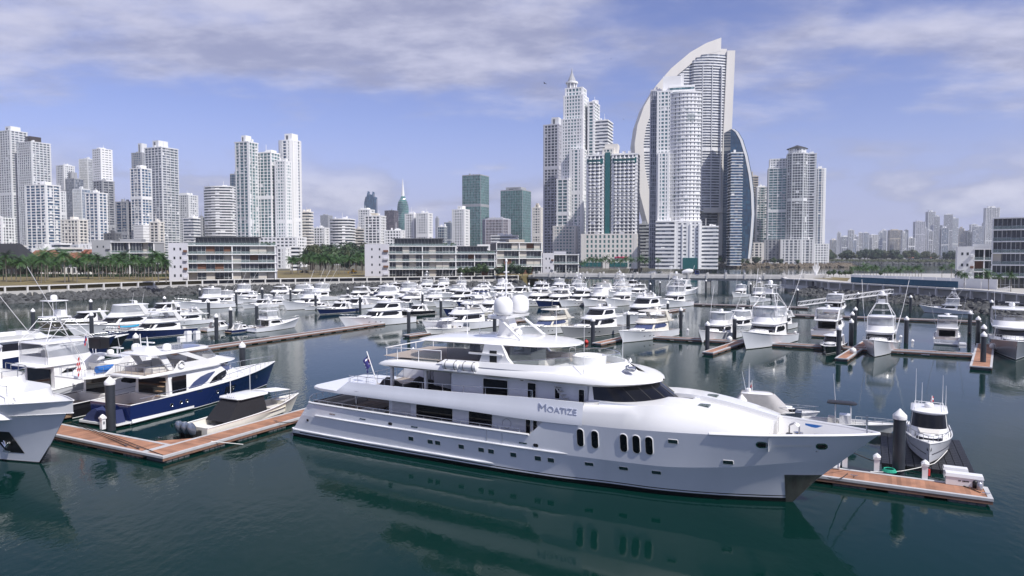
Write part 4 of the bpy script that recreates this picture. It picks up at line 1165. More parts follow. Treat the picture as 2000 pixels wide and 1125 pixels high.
# transom
tr_ = hull_strip([-0.35], lambda u: -1.4, lambda u: 3.2, hz, 10, sx, -1); tp_ = hull_strip([-0.35], lambda u: -1.4, lambda u: 3.2, hz, 10, sx, 1)
hull.grid([[r_[0] for r_ in tr_], [r_[0] for r_ in tp_]], 0, False)
hull_o = hull.build('hull', ['gelcoat_hull', 'boot_black'], my, smooth=28)
# inner bulwark, cap rail
for sgn in (-1, 1):
    cap = MB()
    seg = [u for u in US if u <= 23.4]
    cap.tube([(sx(u, sz(u)), sgn * hz(u, sz(u)), sz(u) + 0.02) for u in seg], 0.09, 6).build('cap_rail', 'gelcoat_white', my, smooth=50)
    cap = MB()
    seg = [u for u in US if u >= 36]
    cap.tube([(sx(u, sz(u)), sgn * max(hz(u, sz(u)) - 0.03, 0.0), sz(u) + 0.02) for u in seg], 0.10, 6)
    cap.build('cap_rail', 'gelcoat_white', my, smooth=50)
for sgn in (-1, 1):
    inn = MB()
    us = [u for u in US if 36 <= u <= 44.9]
    inn.grid([[(sx(u, sz(u)) - 0.05, sgn * max(hz(u, sz(u)) - 0.12, 0.02), sz(u)) for u in us], [(sx(u, 3.75) - 0.3, sgn * max(hz(u, 3.75) - 0.10, 0.01), 3.75) for u in us]], 0, sgn < 0)
    inn.build('inner_bulwark', 'gelcoat_white', my, smooth=30)
    inn = MB()
    us = [u for u in US if 1.2 <= u <= 24]
    inn.grid([[(sx(u, 3.2), sgn * (hz(u, 3.2) - 0.14), 3.2) for u in us], [(sx(u, 3.2), sgn * (hz(u, 2.2) - 0.14), 2.2) for u in us]], 0, sgn < 0)
    inn.build('inner_bulwark', 'gelcoat_white', my, smooth=30)
dk = MB()
us = [u for u in US if u <= 24.6]
dk.grid([[(sx(u, 3.0), -hz(u, 2.25) + 0.1, 2.25) for u in us], [(sx(u, 3.0), hz(u, 2.25) - 0.1, 2.25) for u in us]], 0, True)
dk.build('main_deck', 'teak_grey', my)
dk = MB(); us = [u for u in US if 36.0 <= u <= 45]
dk.grid([[(sx(u, 3.8) - 0.1, -max(hz(u, 3.8) - 0.08, 0.02), 3.80) for u in us], [(sx(u, 3.8) - 0.1, max(hz(u, 3.8) - 0.08, 0.02), 3.80) for u in us]], 0, True)
dk.build('foredeck', 'teak_grey', my)
# swim platform lip
MB().prism([(-0.75, -3.4), (-0.2, -3.75), (0.6, -3.85), (0.6, 3.85), (-0.2, 3.75), (-0.75, 3.4)], 0.42, 0.62).build('swim_platform', 'gelcoat_white', my)
# rubbing rails
for u0, u1, z, r in ((2.6, 26.3, 2.18, 0.075), (-0.2, 20.3, 0.62, 0.085)):
    for sgn in (-1, 1):
        us = [lerp(u0, u1, i / 24) for i in range(25)]
        MB().tube([(sx(u, z), sgn * (hz(u, z) + 0.04 - (0.1 if i == 24 else 0)), z) for i, u in enumerate(us)], r, 6).build('rubbing_rail', 'gelcoat_white', my, smooth=60)
us = [lerp(24.2, 44.2, i / 40) for i in range(41)]
def on_hull(u, z, off=0.012, sgn=-1):
    """point on the hull skin for true x = u (solves the raked station)"""
    s = u
    for _ in range(12): s += u - sx(s, z)
    return Vector((u, sgn * (hz(s, z) + off), z))
def hull_patch(pts, off, m, name, parent, sgn=-1, depth=None):
    """a flat shape (x,z) laid onto the hull skin"""
    mb = MB(); vs = [tuple(on_hull(x, z, off, sgn)) for x, z in pts]
    cx_ = sum(p[0] for p in pts) / len(pts); cz_ = sum(p[1] for p in pts) / len(pts)
    c_ = tuple(on_hull(cx_, cz_, off, sgn)); n = len(vs)
    mb.add(vs + [c_], [((i + 1) % n, i, n) if sgn > 0 else (i, (i + 1) % n, n) for i in range(n)])
    if depth:
        vi = [tuple(on_hull(x, z, off - depth, sgn)) for x, z in pts]
        mb.add(vs + vi, [(i, (i + 1) % n, n + (i + 1) % n, n + i) for i in range(n)])
    return mb.build(name, m, parent)
def ring_patch(x0, x1, z0, z1, r, w, m, name, parent, sgn=-1, off=0.03):
    a = rounded_rect(x0 - w, x1 + w, z0 - w, z1 + w, r + w); b_ = rounded_rect(x0, x1, z0, z1, r); n = len(a)
    va = [tuple(on_hull(x, z, off * 0.3, sgn)) for x, z in a]; vb = [tuple(on_hull(x, z, off, sgn)) for x, z in b_]
    mb = MB(); mb.add(va + vb, [(i, (i + 1) % n, n + (i + 1) % n, n + i) for i in range(n)])
    return mb.build(name, m, parent)
# portholes along the lower hull
for sgn in (-1, 1):
    for u in (12.9, 14.75, 15.45, 17.6, 19.35, 20.2, 22.05, 24.0, 25.0):
        w = hull_patch(rounded_rect(u - 0.24, u + 0.24, 1.38, 1.70, 0.05), 0.012, 'porthole_glass', 'porthole', my, sgn)
        ring_patch(u - 0.24, u + 0.24, 1.38, 1.70, 0.05, 0.06, 'gelcoat_white', 'frame', w, sgn)
    for u in (27.8, 30.2, 32.4):
        w = hull_patch(rounded_rect(u - 0.3, u + 0.3, 1.50, 1.74, 0.05), 0.012, 'porthole_glass', 'porthole', my, sgn)
        ring_patch(u - 0.3, u + 0.3, 1.50, 1.74, 0.05, 0.05, 'gelcoat_white', 'frame', w, sgn)
    for u, z in ((33.6, 3.95), (36.9, 2.83)):
        w = hull_patch(rounded_rect(u - 0.3, u + 0.3, z - 0.13, z + 0.13, 0.05), 0.012, 'porthole_glass', 'porthole', my, sgn)
        ring_patch(u - 0.3, u + 0.3, z - 0.13, z + 0.13, 0.05, 0.05, 'gelcoat_white', 'frame', w, sgn)
    for u in (27.3, 28.35, 30.35, 31.2, 32.05):
        w = hull_patch(rounded_rect(u - 0.24, u + 0.24, 2.86, 4.10, 0.22), 0.03, 'yacht_glass', 'window', my, sgn)
        ring_patch(u - 0.24, u + 0.24, 2.86, 4.10, 0.22, 0.07, 'gelcoat_white', 'frame', w, sgn, 0.05)
    for u in (4.6, 8.0, 13.3, 22.9):
        hull_patch([(u - .32, 2.48), (u + .32, 2.48), (u + .32, 2.58), (u - .32, 2.58)], 0.012, 'steel', 'scupper', my, sgn)
    for u in (10.9, 23.9):
        hull_patch(rounded_rect(u - .2, u + .2, 2.38, 2.62, 0.11), 0.02, 'black_plastic', 'fairlead', my, sgn)
    for u in (38.9, 42.2):
        w = hull_patch(rounded_rect(u - .26, u + .26, 4.05, 4.35, 0.14), 0.02, 'black_plastic', 'hawse_eye', my, sgn)
        ring_patch(u - .26, u + .26, 4.05, 4.35, 0.14, 0.07, 'steel', 'rim', w, sgn)
    hull_patch([(39.5, 4.06), (41.7, 4.16), (41.7, 4.32), (39.5, 4.24)], 0.02, 'gelcoat_white', 'freeing_port', my, sgn)
    hull_patch([(1.5, 1.55), (1.75, 1.55), (1.75, 1.75), (1.5, 1.75)], 0.02, 'black_plastic', 'fairlead', my, sgn)
    # stainless guard plate round the stem foot
    gp = MB(); us_ = [(39.9, 0.05), (39.95, 1.95)]
    rows = []
    for j in range(7):
        z = lerp(0.0, 2.05, j / 6); xe = stem_x(z)
        xs_ = [lerp(40.05 - 0.35 * (1 - z / 2.05) * 0, xe - 0.01, i / 6) for i in range(7)]
        if xs_[0] > xe - 0.05: xs_ = [xe - 0.05 + 0.04 * i / 6 for i in range(7)]
        rows.append([tuple(on_hull(x, z, 0.03, sgn)) for x in xs_])
    gp.grid(rows, 0, sgn > 0); gp.build('stem_guard_plate', 'rust_steel', my, smooth=40)
ring = MB()
# boarding door seam lines on the near side
for x in (19.9, 21.2):
    a = [tuple(on_hull(x, z, 0.012)) for z in (2.35, 3.1)]; ring.tube(a, 0.015, 4)
ring.build('door_seam', 'letter_silver', my)

# ---- upper deck: slab, swept bulwark band
UD = lambda u: hz(min(u, 30), 3.2) if u < 24 else sb(u)
def ub(u): return smooth_interp([(1.6, 3.3), (3, 3.85), (6, 4.05), (12, 4.2), (24, 4.28), (30, 4.2), (34, 3.95), (38, 3.3)], u)
ss = MB(); n_ = 11
plan = [(1.55, -2.6), (1.9, -3.3), (3.0, -3.75), (5.2, -4.0)] + [(u, -ub(u) + 0.02) for u in (8, 12, 16, 20, 24)]
plan = plan + [(x, -y) for x, y in reversed(plan)]
ss.prism(plan, 4.36, 4.56); ss.build('upper_deck', 'gelcoat_white', my)
MB().prism([(max(x, 6.05), y * 0.95) for x, y in plan], 4.565, 4.58).build('upper_deck_planking', 'teak_grey', my)
bt = lambda u: smooth_interp([(5, 5.42), (8, 5.46), (16, 5.60), (24, 5.86), (27, 5.90)], u)      # band top
bb = lambda u: smooth_interp([(4, 4.38), (16, 4.40), (24, 4.30), (30, 4.42)], u)
bnd = MB()
for sgn in (-1, 1):
    us = [4.9 + (27.5 - 4.9) * i / 26 for i in range(27)]
    lean = lambda t: -0.16 * t
    outr = []
    for t in (0, 0.25, 0.55, 1):
        outr.append([(u + 1.35 * t * max(0, 1 - (u - 4.9) / 3), sgn * (ub(u) + 0.03 + (0.05 if t == 0.25 else 0) + lean(t)), lerp(bb(u), bt(u), t)) for u in us])
    bnd.grid(outr, 0, sgn > 0)
    inr = [[(x, y - sgn * 0.16, z) for x, y, z in outr[-1]], [(x, y - sgn * 0.10, 4.58) for x, y, z in outr[-1]]]
    bnd.grid([outr[-1], inr[0], inr[1]], 0, sgn > 0)
    bnd.grid([[outr[k][0] for k in range(4)], [(outr[k][0][0], outr[k][0][1] - sgn * 0.14, outr[k][0][2]) for k in range(4)]], 0, sgn > 0)
bnd.build('upper_bulwark', 'gelcoat_hull', my, smooth=30)
for sgn in (-1, 1):
    MB().tube([(u, sgn * (ub(u) - 0.085), lerp(bb(u), bt(u), 0.32)) for u in [6.5 + 20 * i / 20 for i in range(21)]], 0.014, 4).build('groove_line', 'letter_silver', my)
    rail_along([(u, sgn * (ub(u) - 0.20), bt(u)) for u in [6.4 + (23.6 - 6.4) * i / 17 for i in range(18)]], 0.52, 0.022, 1.9).build('upper_rail', 'steel', my, smooth=60)
    rail_along([(u, sgn * (hz(u, 3.2) - 0.06), 3.2) for u in [2.3 + (22.6 - 2.3) * i / 20 for i in range(21)]], 0.33, 0.022, 1.7).build('main_rail', 'steel', my, smooth=60)
    # louvre panel on the band
    lv = MB()
    for i in range(5): lv.box(7.2, 11.8, sgn * 4.09 - 0.02, sgn * 4.09 + 0.02, 4.46 + i * 0.07, 4.49 + i * 0.07)
    lv.build('louvre', 'letter_silver', my)
rail_along([(6.3, -3.6, 4.58), (6.0, -2.5, 4.58), (6.0, 2.5, 4.58), (6.3, 3.6, 4.58)], 1.1, 0.02, 1.3, rows=3).build('aft_upper_rail', 'steel', my, smooth=60)
rail_along([(1.6, -3.55, 3.2), (1.0, -2.6, 3.2), (0.95, 0, 3.2), (1.0, 2.6, 3.2), (1.6, 3.55, 3.2)], 0.42, 0.022, 0.8).build('stern_rail', 'steel', my, smooth=60)
# name on both sides of the band
for sgn in (-1, 1):
    if sgn < 0: M = Matrix.Translation((24.15, -ub(25) + 0.030, 5.00)) @ Matrix.Rotation(R(84.6), 4, 'X')
    else: M = Matrix.Translation((27.1, ub(25) - 0.030, 5.00)) @ Matrix.Rotation(math.pi, 4, 'Z') @ Matrix.Rotation(R(84.6), 4, 'X')
    t0 = text_mesh('M', 0.66, 0.02, 'name_letters', 'letter_blue', my, M, 0.0, 0.62, 0.56)
    t1 = text_mesh('OATIZE', 0.52, 0.02, 'name_letters', 'letter_blue', my, M @ Matrix.Translation((0.72, 0.0, 0)), 0.0, 2.2, 0.43)
# ---- main deck house
mh = MB(); hw = 3.15
lo = lift(front_outline(10.0, 24.6, hw, 0.6), 2.26); hi = lift(front_outline(10.0, 24.6, hw, 0.6), 4.35)
shell(mh, lo, hi); mh.build('main_deck_house', 'gelcoat_hull', my)
for sgn in (-1, 1):
    y = sgn * (hw + 0.012)
    def winx(x0, x1, z0, z1, name='window', m_='yacht_glass', y=y, r=0.08, par=my):
        pts = rounded_rect(x0, x1, z0, z1, r)
        mb = MB(); n = len(pts); vs = [(x, y, z) for x, z in pts]
        mb.add(vs, [tuple(range(n)) if y < 0 else tuple(range(n - 1, -1, -1))])
        o = mb.build(name, m_, par)
        fr_ = MB(); p2 = rounded_rect(x0 - .06, x1 + .06, z0 - .06, z1 + .06, r + .05)
        s_ = 1 if y > 0 else -1
        fr_.add([(x, y + s_ * 0.012, z) for x, z in pts] + [(x, y + s_ * 0.004, z) for x, z in p2], [(i, (i + 1) % n, n + (i + 1) % n, n + i) for i in range(n)])
        fr_.build('frame', 'gelcoat_white', o)
        return o
    winx(12.75, 16.2, 3.08, 4.08); winx(17.7, 19.75, 3.08, 4.08)
    winx(22.6, 22.95, 2.55, 4.05, r=0.05); winx(23.2, 23.5, 2.55, 4.05, r=0.05)
    lv = MB()
    for i in range(16): lv.box(10.35, 12.2, min(y, y + sgn * .02), max(y, y + sgn * .02), 2.62 + i * 0.1, 2.67 + i * 0.1)
    lv.build('engine_vent', 'deck_grey', my)
    MB().tube([(21.0 + 0.36 * math.cos(a * math.pi / 10), y, 3.5 + 0.36 * math.sin(a * math.pi / 10)) for a in range(20)], 0.02, 4, closed=True).build('round_hatch', 'letter_silver', my)
# aft saloon doors: dark glass and frames, aft deck furniture
MB().box(9.93, 9.99, -2.7, 2.7, 2.3, 4.25).build('saloon_door_glass', 'yacht_glass', my)
for y in (-2.72, -1.2, 0.3, 1.8): MB().box(9.88, 9.96, y, y + 0.1, 2.3, 4.3).build('door_frame', 'steel', my)
for y in (-2.9, 2.8): MB().cyl((6.3, y, 2.26), (6.3, y, 4.36), 0.08, n=10).build('deck_pillar', 'steel', my, smooth=50)
MB().box(4.2, 7.2, -1.6, 1.2, 2.62, 2.68).box(4.6, 4.8, -0.9, -0.7, 2.26, 2.62).box(6.5, 6.7, -0.9, -0.7, 2.26, 2.62).box(4.6, 4.8, 0.4, 0.6, 2.26, 2.62).box(6.5, 6.7, 0.4, 0.6, 2.26, 2.62).build('aft_deck_table', 'teak', my)
MB().box(1.9, 2.7, -2.8, 2.8, 2.26, 2.72).box(1.75, 2.0, -2.8, 2.8, 2.7, 3.1).build('aft_sofa', 'cushion', my)
MB().box(6.9, 9.3, -3.0, -2.2, 2.26, 3.05).build('deck_locker', 'deck_white', my)
# ---- upper deck house and wheelhouse
uh = MB(); hw2 = 2.75
lo = lift(front_outline(15.8, 27.6, hw2, 0.5), 4.58); hi = lift(front_outline(15.8, 27.6, hw2 - 0.06, 0.5), 6.98)
shell(uh, lo, hi); uh.build('upper_deck_house', 'gelcoat_hull', my)
for sgn in (-1, 1):
    y = sgn * (hw2 + 0.02)
    for x0, x1, z0, z1 in ((18.75, 20.85, 5.28, 6.62), (22.55, 23.2, 5.05, 6.62), (24.75, 25.1, 5.7, 6.55), (26.6, 27.0, 5.0, 6.5)):
        winx(x0, x1, z0, z1, y=y)
    # recessed stair to the sundeck
    st = MB(); 
    for i in range(8): st.box(25.0 + i * 0.2, 25.26 + i * 0.2, min(y, y + sgn * 0.55), max(y, y + sgn * 0.55), 6.5 - i * 0.24, 6.54 - i * 0.24)
    st.slabxz([(24.9, 6.7), (25.0, 6.7), (26.7, 4.7), (26.6, 4.7)], min(y + sgn * .5, y + sgn * .55), max(y + sgn * .5, y + sgn * .55))
    st.build('side_stair', 'deck_grey', my)
    winx(21.9, 22.2, 6.72, 6.9, 'deck_light', 'black_plastic', y=y)
MB().box(15.72, 15.78, -2.5, 2.5, 4.65, 6.85).build('lounge_door_glass', 'yacht_glass', my)
MB().box(9.6, 15.6, 2.2, 2.9, 4.58, 6.9).build('lounge_side_screen', 'tint_glass', my)
for x, y in ((9.8, -2.6), (13.2, -2.6), (9.8, 2.6), (13.2, 2.6)): MB().box(x, x + 0.22, y - 0.12, y + 0.12, 4.58, 6.95).build('deck_pillar', 'gelcoat_white', my)
rr = random.Random(2)
def tarp(name, x0, x1, y0, y1, z0, h, m_):
    rows = []; n = 9
    for i in range(n):
        row = []
        for j in range(n):
            s_, t_ = i / (n - 1), j / (n - 1); e = min(1, 4 * min(s_, 1 - s_)) ** 0.5 * min(1, 4 * min(t_, 1 - t_)) ** 0.5
            row.append((lerp(x0, x1, s_) + rr.uniform(-.06, .06), lerp(y0, y1, t_) + rr.uniform(-.06, .06), z0 + h * e * (0.72 + 0.28 * math.sin(5 * s_ + 3 * t_)) + (rr.uniform(-.06, .06) if e > 0 else 0)))
        rows.append(row)
    return rows
g = MB(); g.grid(tarp('c', 8.2, 11.6, -2.9, -0.4, 4.58, 1.25, 0), 0, True); g.build('covered_furniture', 'black_canvas', my, smooth=40)
g = MB(); g.grid(tarp('c', 12.0, 14.9, -2.8, -0.8, 4.58, 0.95, 0), 0, True); g.build('covered_furniture', 'black_canvas', my, smooth=40)
g = MB(); g.grid(tarp('c', 9.0, 14.0, 0.3, 2.2, 4.58, 0.9, 0), 0, True); g.build('covered_furniture', 'black_canvas', my, smooth=40)
MB().box(11.9, 13.6, 0.5, 0.9, 4.6, 6.3).build('hanging_canvas', 'white_canvas', my)
# wheelhouse: white lower ring, raked wraparound black glass
wlo = front_outline(27.4, 32.9, 2.95, 3.4, n=12, p=2.1); whi = front_outline(27.4, 31.3, 2.72, 3.0, n=12, p=2.1)
wh = MB(); shell(wh, lift(wlo, 4.6), lift(wlo, 5.86), cap=True); wh.build('wheelhouse_base', 'gelcoat_hull', my, smooth=35)
wg = MB(); shell(wg, lift(wlo, 5.86), lift(whi, 7.05)); wg.build('wheelhouse_wall', 'gelcoat_white', my, smooth=35)
n_ = len(wlo)
gl = band(lift(wlo, 5.86), lift(whi, 7.05), 0.06, 0.97, 1, n_ - 2, 0.025); gl_o = gl.build('wheelhouse_glass', 'yacht_glass', my, smooth=60)
for i in (8, 11, 14, 17, 20, 23):
    if i < n_ - 2:
        a = Vector((*wlo[i], 5.9)); b_ = Vector((*whi[i], 7.03)); nn = Vector((1, 0, 0.3)) * 0.04
        MB().tube([a + nn, b_ + nn], 0.02, 4).build('glass_mullion', 'black_plastic', gl_o)
# Portuguese bridge and foredeck trunk
pb = MB(); o1 = front_outline(28.5, 34.3, 3.75, 3.9, n=12, p=2.0); o2 = front_outline(28.5, 33.95, 3.55, 3.7, n=12, p=2.0)
shell(pb, lift(o1, 4.5), lift(o1, 6.02), cap=False, back=False); shell(pb, lift([p for p in o2], 6.02), lift(o2, 5.0), cap=False, back=False)
n1 = len(o1); pb.add(lift(o1, 6.02) + lift(o2, 6.02), [(i, i + 1, n1 + i + 1, n1 + i) for i in range(n1 - 1)])
pb.build('portuguese_bridge', 'gelcoat_hull', my, smooth=35)
MB().add(lift(o1, 5.0), [tuple(range(n1))]).build('bridge_walkway', 'deck_grey', my)
tr = MB(); us = [27.3 + (39.3 - 27.3) * i / 24 for i in range(25)]
tz = lambda u: smooth_interp([(27.3, 5.80), (30, 5.98), (33.5, 6.20), (35.5, 6.02), (37.5, 5.68), (39.3, 5.30)], u)     # crest
sh_ = lambda u: smooth_interp([(27.3, 3.9), (31, 3.75), (34, 3.0), (36, 2.75), (38, 2.4), (39.3, 1.95)], u)         # shoulder half width
for sgn in (-1, 1):
    def bs(u): return hz(min(max(u, 24.6), 45), sz(u)) if u < 30 else Vector(on_hull(u, sz(u), 0)).y * -1
    rows = [[(u, sgn * (abs(bs(u)) - 0.01), sz(u) - 0.02) for u in us],
            [(u, sgn * lerp(abs(bs(u)), sh_(u), 0.10), lerp(sz(u), tz(u), 0.22 if u > 31 else 0.6)) for u in us],
            [(u, sgn * lerp(abs(bs(u)), sh_(u), 0.55), lerp(sz(u), tz(u), 0.60 if u > 31 else 0.88)) for u in us],
            [(u, sgn * sh_(u), lerp(sz(u), tz(u), 0.96)) for u in us],
            [(u, sgn * max(sh_(u) - 0.9, 0.75), tz(u)) for u in us],
            [(u, sgn * 0.72, tz(u) + 0.03) for u in us],
            [(u, sgn * 0.70, tz(u) - 0.24) for u in us]]
    usf = [i for i, u in enumerate(us) if True]
    tr.grid(rows, 0, sgn > 0)
    # front face of the trunk
    fr_ = [r_[-1] for r_ in rows]
    bk = [(39.3, p[1] * 0.96, 3.8) for p in fr_]
    tr.grid([fr_, bk], 0, sgn > 0)
tr.build('foredeck_trunk', 'gelcoat_white', my, smooth=32)
ch = MB(); us2 = [u for u in us if u >= 33.8]
ch.grid([[(u, -0.70, tz(u) - 0.23) for u in us2], [(u, 0.70, tz(u) - 0.23) for u in us2]], 0, True)
ch.grid([[(39.3, -0.7, tz(39.3) - .23), (39.3, 0.7, tz(39.3) - .23)], [(39.32, -0.7, 3.8), (39.32, 0.7, 3.8)]], 0, True)
ch.build('foredeck_walkway', 'deck_grey', my)
for x, y in ((35.1, -1.75), (34.9, 1.6)):
    h_ = MB(); z = tz(x); h_.box(x - 0.35, x + 0.35, y - 0.35, y + 0.35, z - 0.06, z + 0.05); h_.build('deck_hatch', 'porthole_glass', my)
MB().box(39.15, 39.3, 0.9, 1.9, 4.1, 5.15).build('foredeck_door', 'gelcoat_white', my)
# anchor gear on the foredeck
ag = MB()
for y in (-0.9, 0.9):
    ag.lathe([(0.32, 3.8), (0.32, 3.9), (0.2, 3.95), (0.18, 4.2), (0.3, 4.25), (0.3, 4.38), (0.05, 4.42)], (40.6, y, 0), 12)
    ag.tube([(40.9, y, 4.0), (41.9, y * 0.7, 3.95), (42.8, y * 0.4, 3.95)], 0.07, 6)
    ag.cyl((41.6, y * 1.4, 3.8), (41.6, y * 1.4, 4.3), 0.09, n=8); ag.cyl((41.9, y * 1.4, 3.8), (41.9, y * 1.4, 4.3), 0.09, n=8)
ag.build('anchor_windlass', 'steel', my, smooth=40)
ag = MB()
for i in range(3):
    ag.tube([(40.1, 0.2 + i * .25, 3.8), (40.1, 0.2 + i * .25, 4.9), (40.4, 0.2 + i * .25, 5.05), (40.7, 0.2 + i * .25, 4.9), (40.7, 0.2 + i * .25, 3.8)], 0.03, 5)
ag.build('boarding_ladder_rack', 'steel', my)
MB().box(40.0, 40.35, -0.5, 0.0, 3.8, 4.5).build('windlass_motor', 'black_plastic', my)
MB().box(41.2, 44.0, 0.85, 1.0, 3.81, 3.95).build('dark_deck_tray', 'black_plastic', my)
MB().cyl((44.6, 0, 4.9), (44.6, 0, 6.1), 0.05, n=8).build('jack_staff', 'steel', my)
MB().add([tuple(on_hull(x, z, -0.16, 1)) for x, z in ((40.9, 4.75), (42.0, 4.8), (42.0, 4.6), (40.9, 4.58))], [(0, 1, 2, 3)]).build('blue_tape', 'blue_plastic', my)
# ---- bridge deck roof / sundeck
rb = lambda u: smooth_interp([(9.0, 3.2), (9.6, 3.75), (12, 3.95), (20, 4.0), (26, 3.95), (28.5, 3.75), (30, 3.05), (31, 2.15), (31.6, 1.2), (31.85, 0.3)], u)
RU = [9.0, 9.3, 9.8, 11, 13, 15, 17, 19, 21, 23, 25, 26.5, 28, 29, 29.8, 30.5, 31.1, 31.5, 31.75, 31.85]
rt = lambda u: smooth_interp([(9, 7.10), (9.6, 7.35), (11, 7.58), (24, 7.66), (28, 7.62), (30.5, 7.50), (31.85, 7.30)], u)
rbm = lambda u: smooth_interp([(9, 7.02), (12, 6.98), (28, 6.98), (31.85, 7.12)], u)
rf = MB()
for sgn in (-1, 1):
    rows = [[(u, 0, rbm(u)) for u in RU], [(u, sgn * (rb(u) - 0.25), rbm(u)) for u in RU], [(u, sgn * rb(u), lerp(rbm(u), rt(u), 0.25)) for u in RU],
            [(u, sgn * (rb(u) - 0.03), lerp(rbm(u), rt(u), 0.6)) for u in RU], [(u, sgn * (rb(u) - 0.22), rt(u)) for u in RU], [(u, sgn * (rb(u) - 0.7) if rb(u) > .7 else 0, rt(u) + 0.05) for u in RU], [(u, 0, rt(u) + (0.08 if u < 25 else 0.22 * max(0, 1 - (u - 28) / 4) if u > 28 else 0.2)) for u in RU]]
    rf.grid(rows, 0, sgn > 0)
    rf.grid([[r_[0] for r_ in rows[:4]], [(9.0, 0, r_[0][2]) for r_ in rows[:4]]], 0, sgn < 0)
rf.build('bridge_deck_roof', 'gelcoat_white', my, smooth=40)
sdk = MB(); sp_ = [(9.5, -3.2), (10.5, -3.45), (24, -3.4), (26.5, -2.9), (27.6, -1.6), (27.8, 0)]
sp_ = sp_ + [(x, -y) for x, y in reversed(sp_[:-1])]
sdk.add([(x, y, 7.78) for x, y in sp_], [tuple(range(len(sp_)))]); sdk.build('sundeck', 'teak_grey', my)
# coaming rising forward round the sundeck
co = MB(); CU = [15.2, 15.9, 17, 19, 21, 23, 25, 26.5, 27.6, 28.5, 29.2]
cw = lambda u: smooth_interp([(15.2, 3.75), (21, 3.72), (25, 3.45), (26.5, 3.0), (27.6, 2.3), (28.5, 1.4), (29.2, 0.02)], u)
cz = lambda u: smooth_interp([(15.2, 7.62), (15.9, 7.98), (21, 8.05), (25, 8.12), (27.6, 8.25), (29.2, 8.30)], u)
for sgn in (-1, 1):
    rows = [[(u + (1.2 if u > 25 else 0) * (u - 25) / 4.2, sgn * min(cw(u) + 0.14 + max(0, (u - 24)) * 0.05, rb(min(u, 29)) - 0.1), rt(u) + 0.0) for u in CU],
            [(u, sgn * cw(u), cz(u)) for u in CU], [(u - 0.1, sgn * max(cw(u) - 0.18, 0), cz(u)) for u in CU], [(u - 0.14, sgn * max(cw(u) - 0.2, 0), 7.75) for u in CU]]
    co.grid(rows, 0, sgn > 0)
co.build('sundeck_coaming', 'gelcoat_white', my, smooth=35)
for sgn in (-1, 1):
    ws = MB(); us = [22.0, 23, 24, 25, 26, 26.8, 27.6, 28.2, 28.7, 29.1]
    ws.grid([[(u - 0.05, sgn * max(cw(u) - 0.08, 0), cz(u)) for u in us], [(u - 0.45, sgn * max(cw(u) - 0.32, 0), cz(u) + 0.12 + 0.42 * min(1, (u - 22) / 4)) for u in us]], 0, sgn > 0)
    ws.build('sundeck_windscreen', 'clear_glass', my, smooth=50)
    MB().tube([(u - 0.45, sgn * max(cw(u) - 0.32, 0), cz(u) + 0.13 + 0.42 * min(1, (u - 22) / 4)) for u in us], 0.025, 5).build('windscreen_rail', 'steel', my)
rail_along([(15.4, -3.5, 7.62), (12, -3.6, 7.6), (9.9, -3.45, 7.5), (9.4, -2.6, 7.4), (9.35, 2.6, 7.4), (9.9, 3.45, 7.5), (12, 3.6, 7.6), (15.4, 3.5, 7.62)], 0.95, 0.035, 2.1).build('sundeck_rail', 'white_metal', my, smooth=60)
for sgn in (-1, 1):
    gp_ = MB(); pts = [(15.4, 3.5), (12.6, 3.58)]
    gp_.grid([[(x, sgn * y, 7.68) for x, y in pts], [(x, sgn * y, 8.45) for x, y in pts]]); gp_.build('rail_glass', 'clear_glass', my)
# hot tub, bar, seats
MB().lathe([(1.25, 7.78), (1.3, 8.45), (1.15, 8.5), (1.05, 8.4), (1.0, 8.2)], (26.0, 0.6, 0), 24).build('hot_tub', 'gelcoat_white', my, smooth=40)
MB().box(17.0, 18.6, 0.6, 2.4, 7.78, 8.75).build('bar_counter', 'deck_white', my)
MB().box(21.0, 23.6, 0.8, 2.2, 7.78, 8.3).box(23.2, 23.7, -2.3, -0.6, 7.78, 8.25).build('sun_lounge', 'cushion', my)
MB().box(14.8, 15.2, 1.6, 2.6, 7.78, 9.05).build('deck_grill', 'black_plastic', my)
for x, y in ((24.7, 1.0), (24.9, -0.6)):
    MB().tube([(x, y, 7.8), (x, y, 9.0), (x + 0.15, y, 9.15), (x + 0.5, y, 9.1)], 0.03, 6).build('tub_handrail', 'steel', my)
for sgn in (-1, 1):
    gz = MB(); gz.box(15.6, 19.2, sgn * 3.0 - .02, sgn * 3.0 + .02, 7.95, 9.25); gz.build('wind_panel', 'tint_glass', my)
    gz = MB(); gz.grid([[(21.2, sgn * 3.2, 8.05), (24.2, sgn * 3.05, 8.12)], [(21.2, sgn * 3.0, 9.2), (24.0, sgn * 2.7, 9.25)]]); gz.build('wind_panel', 'clear_glass', my)
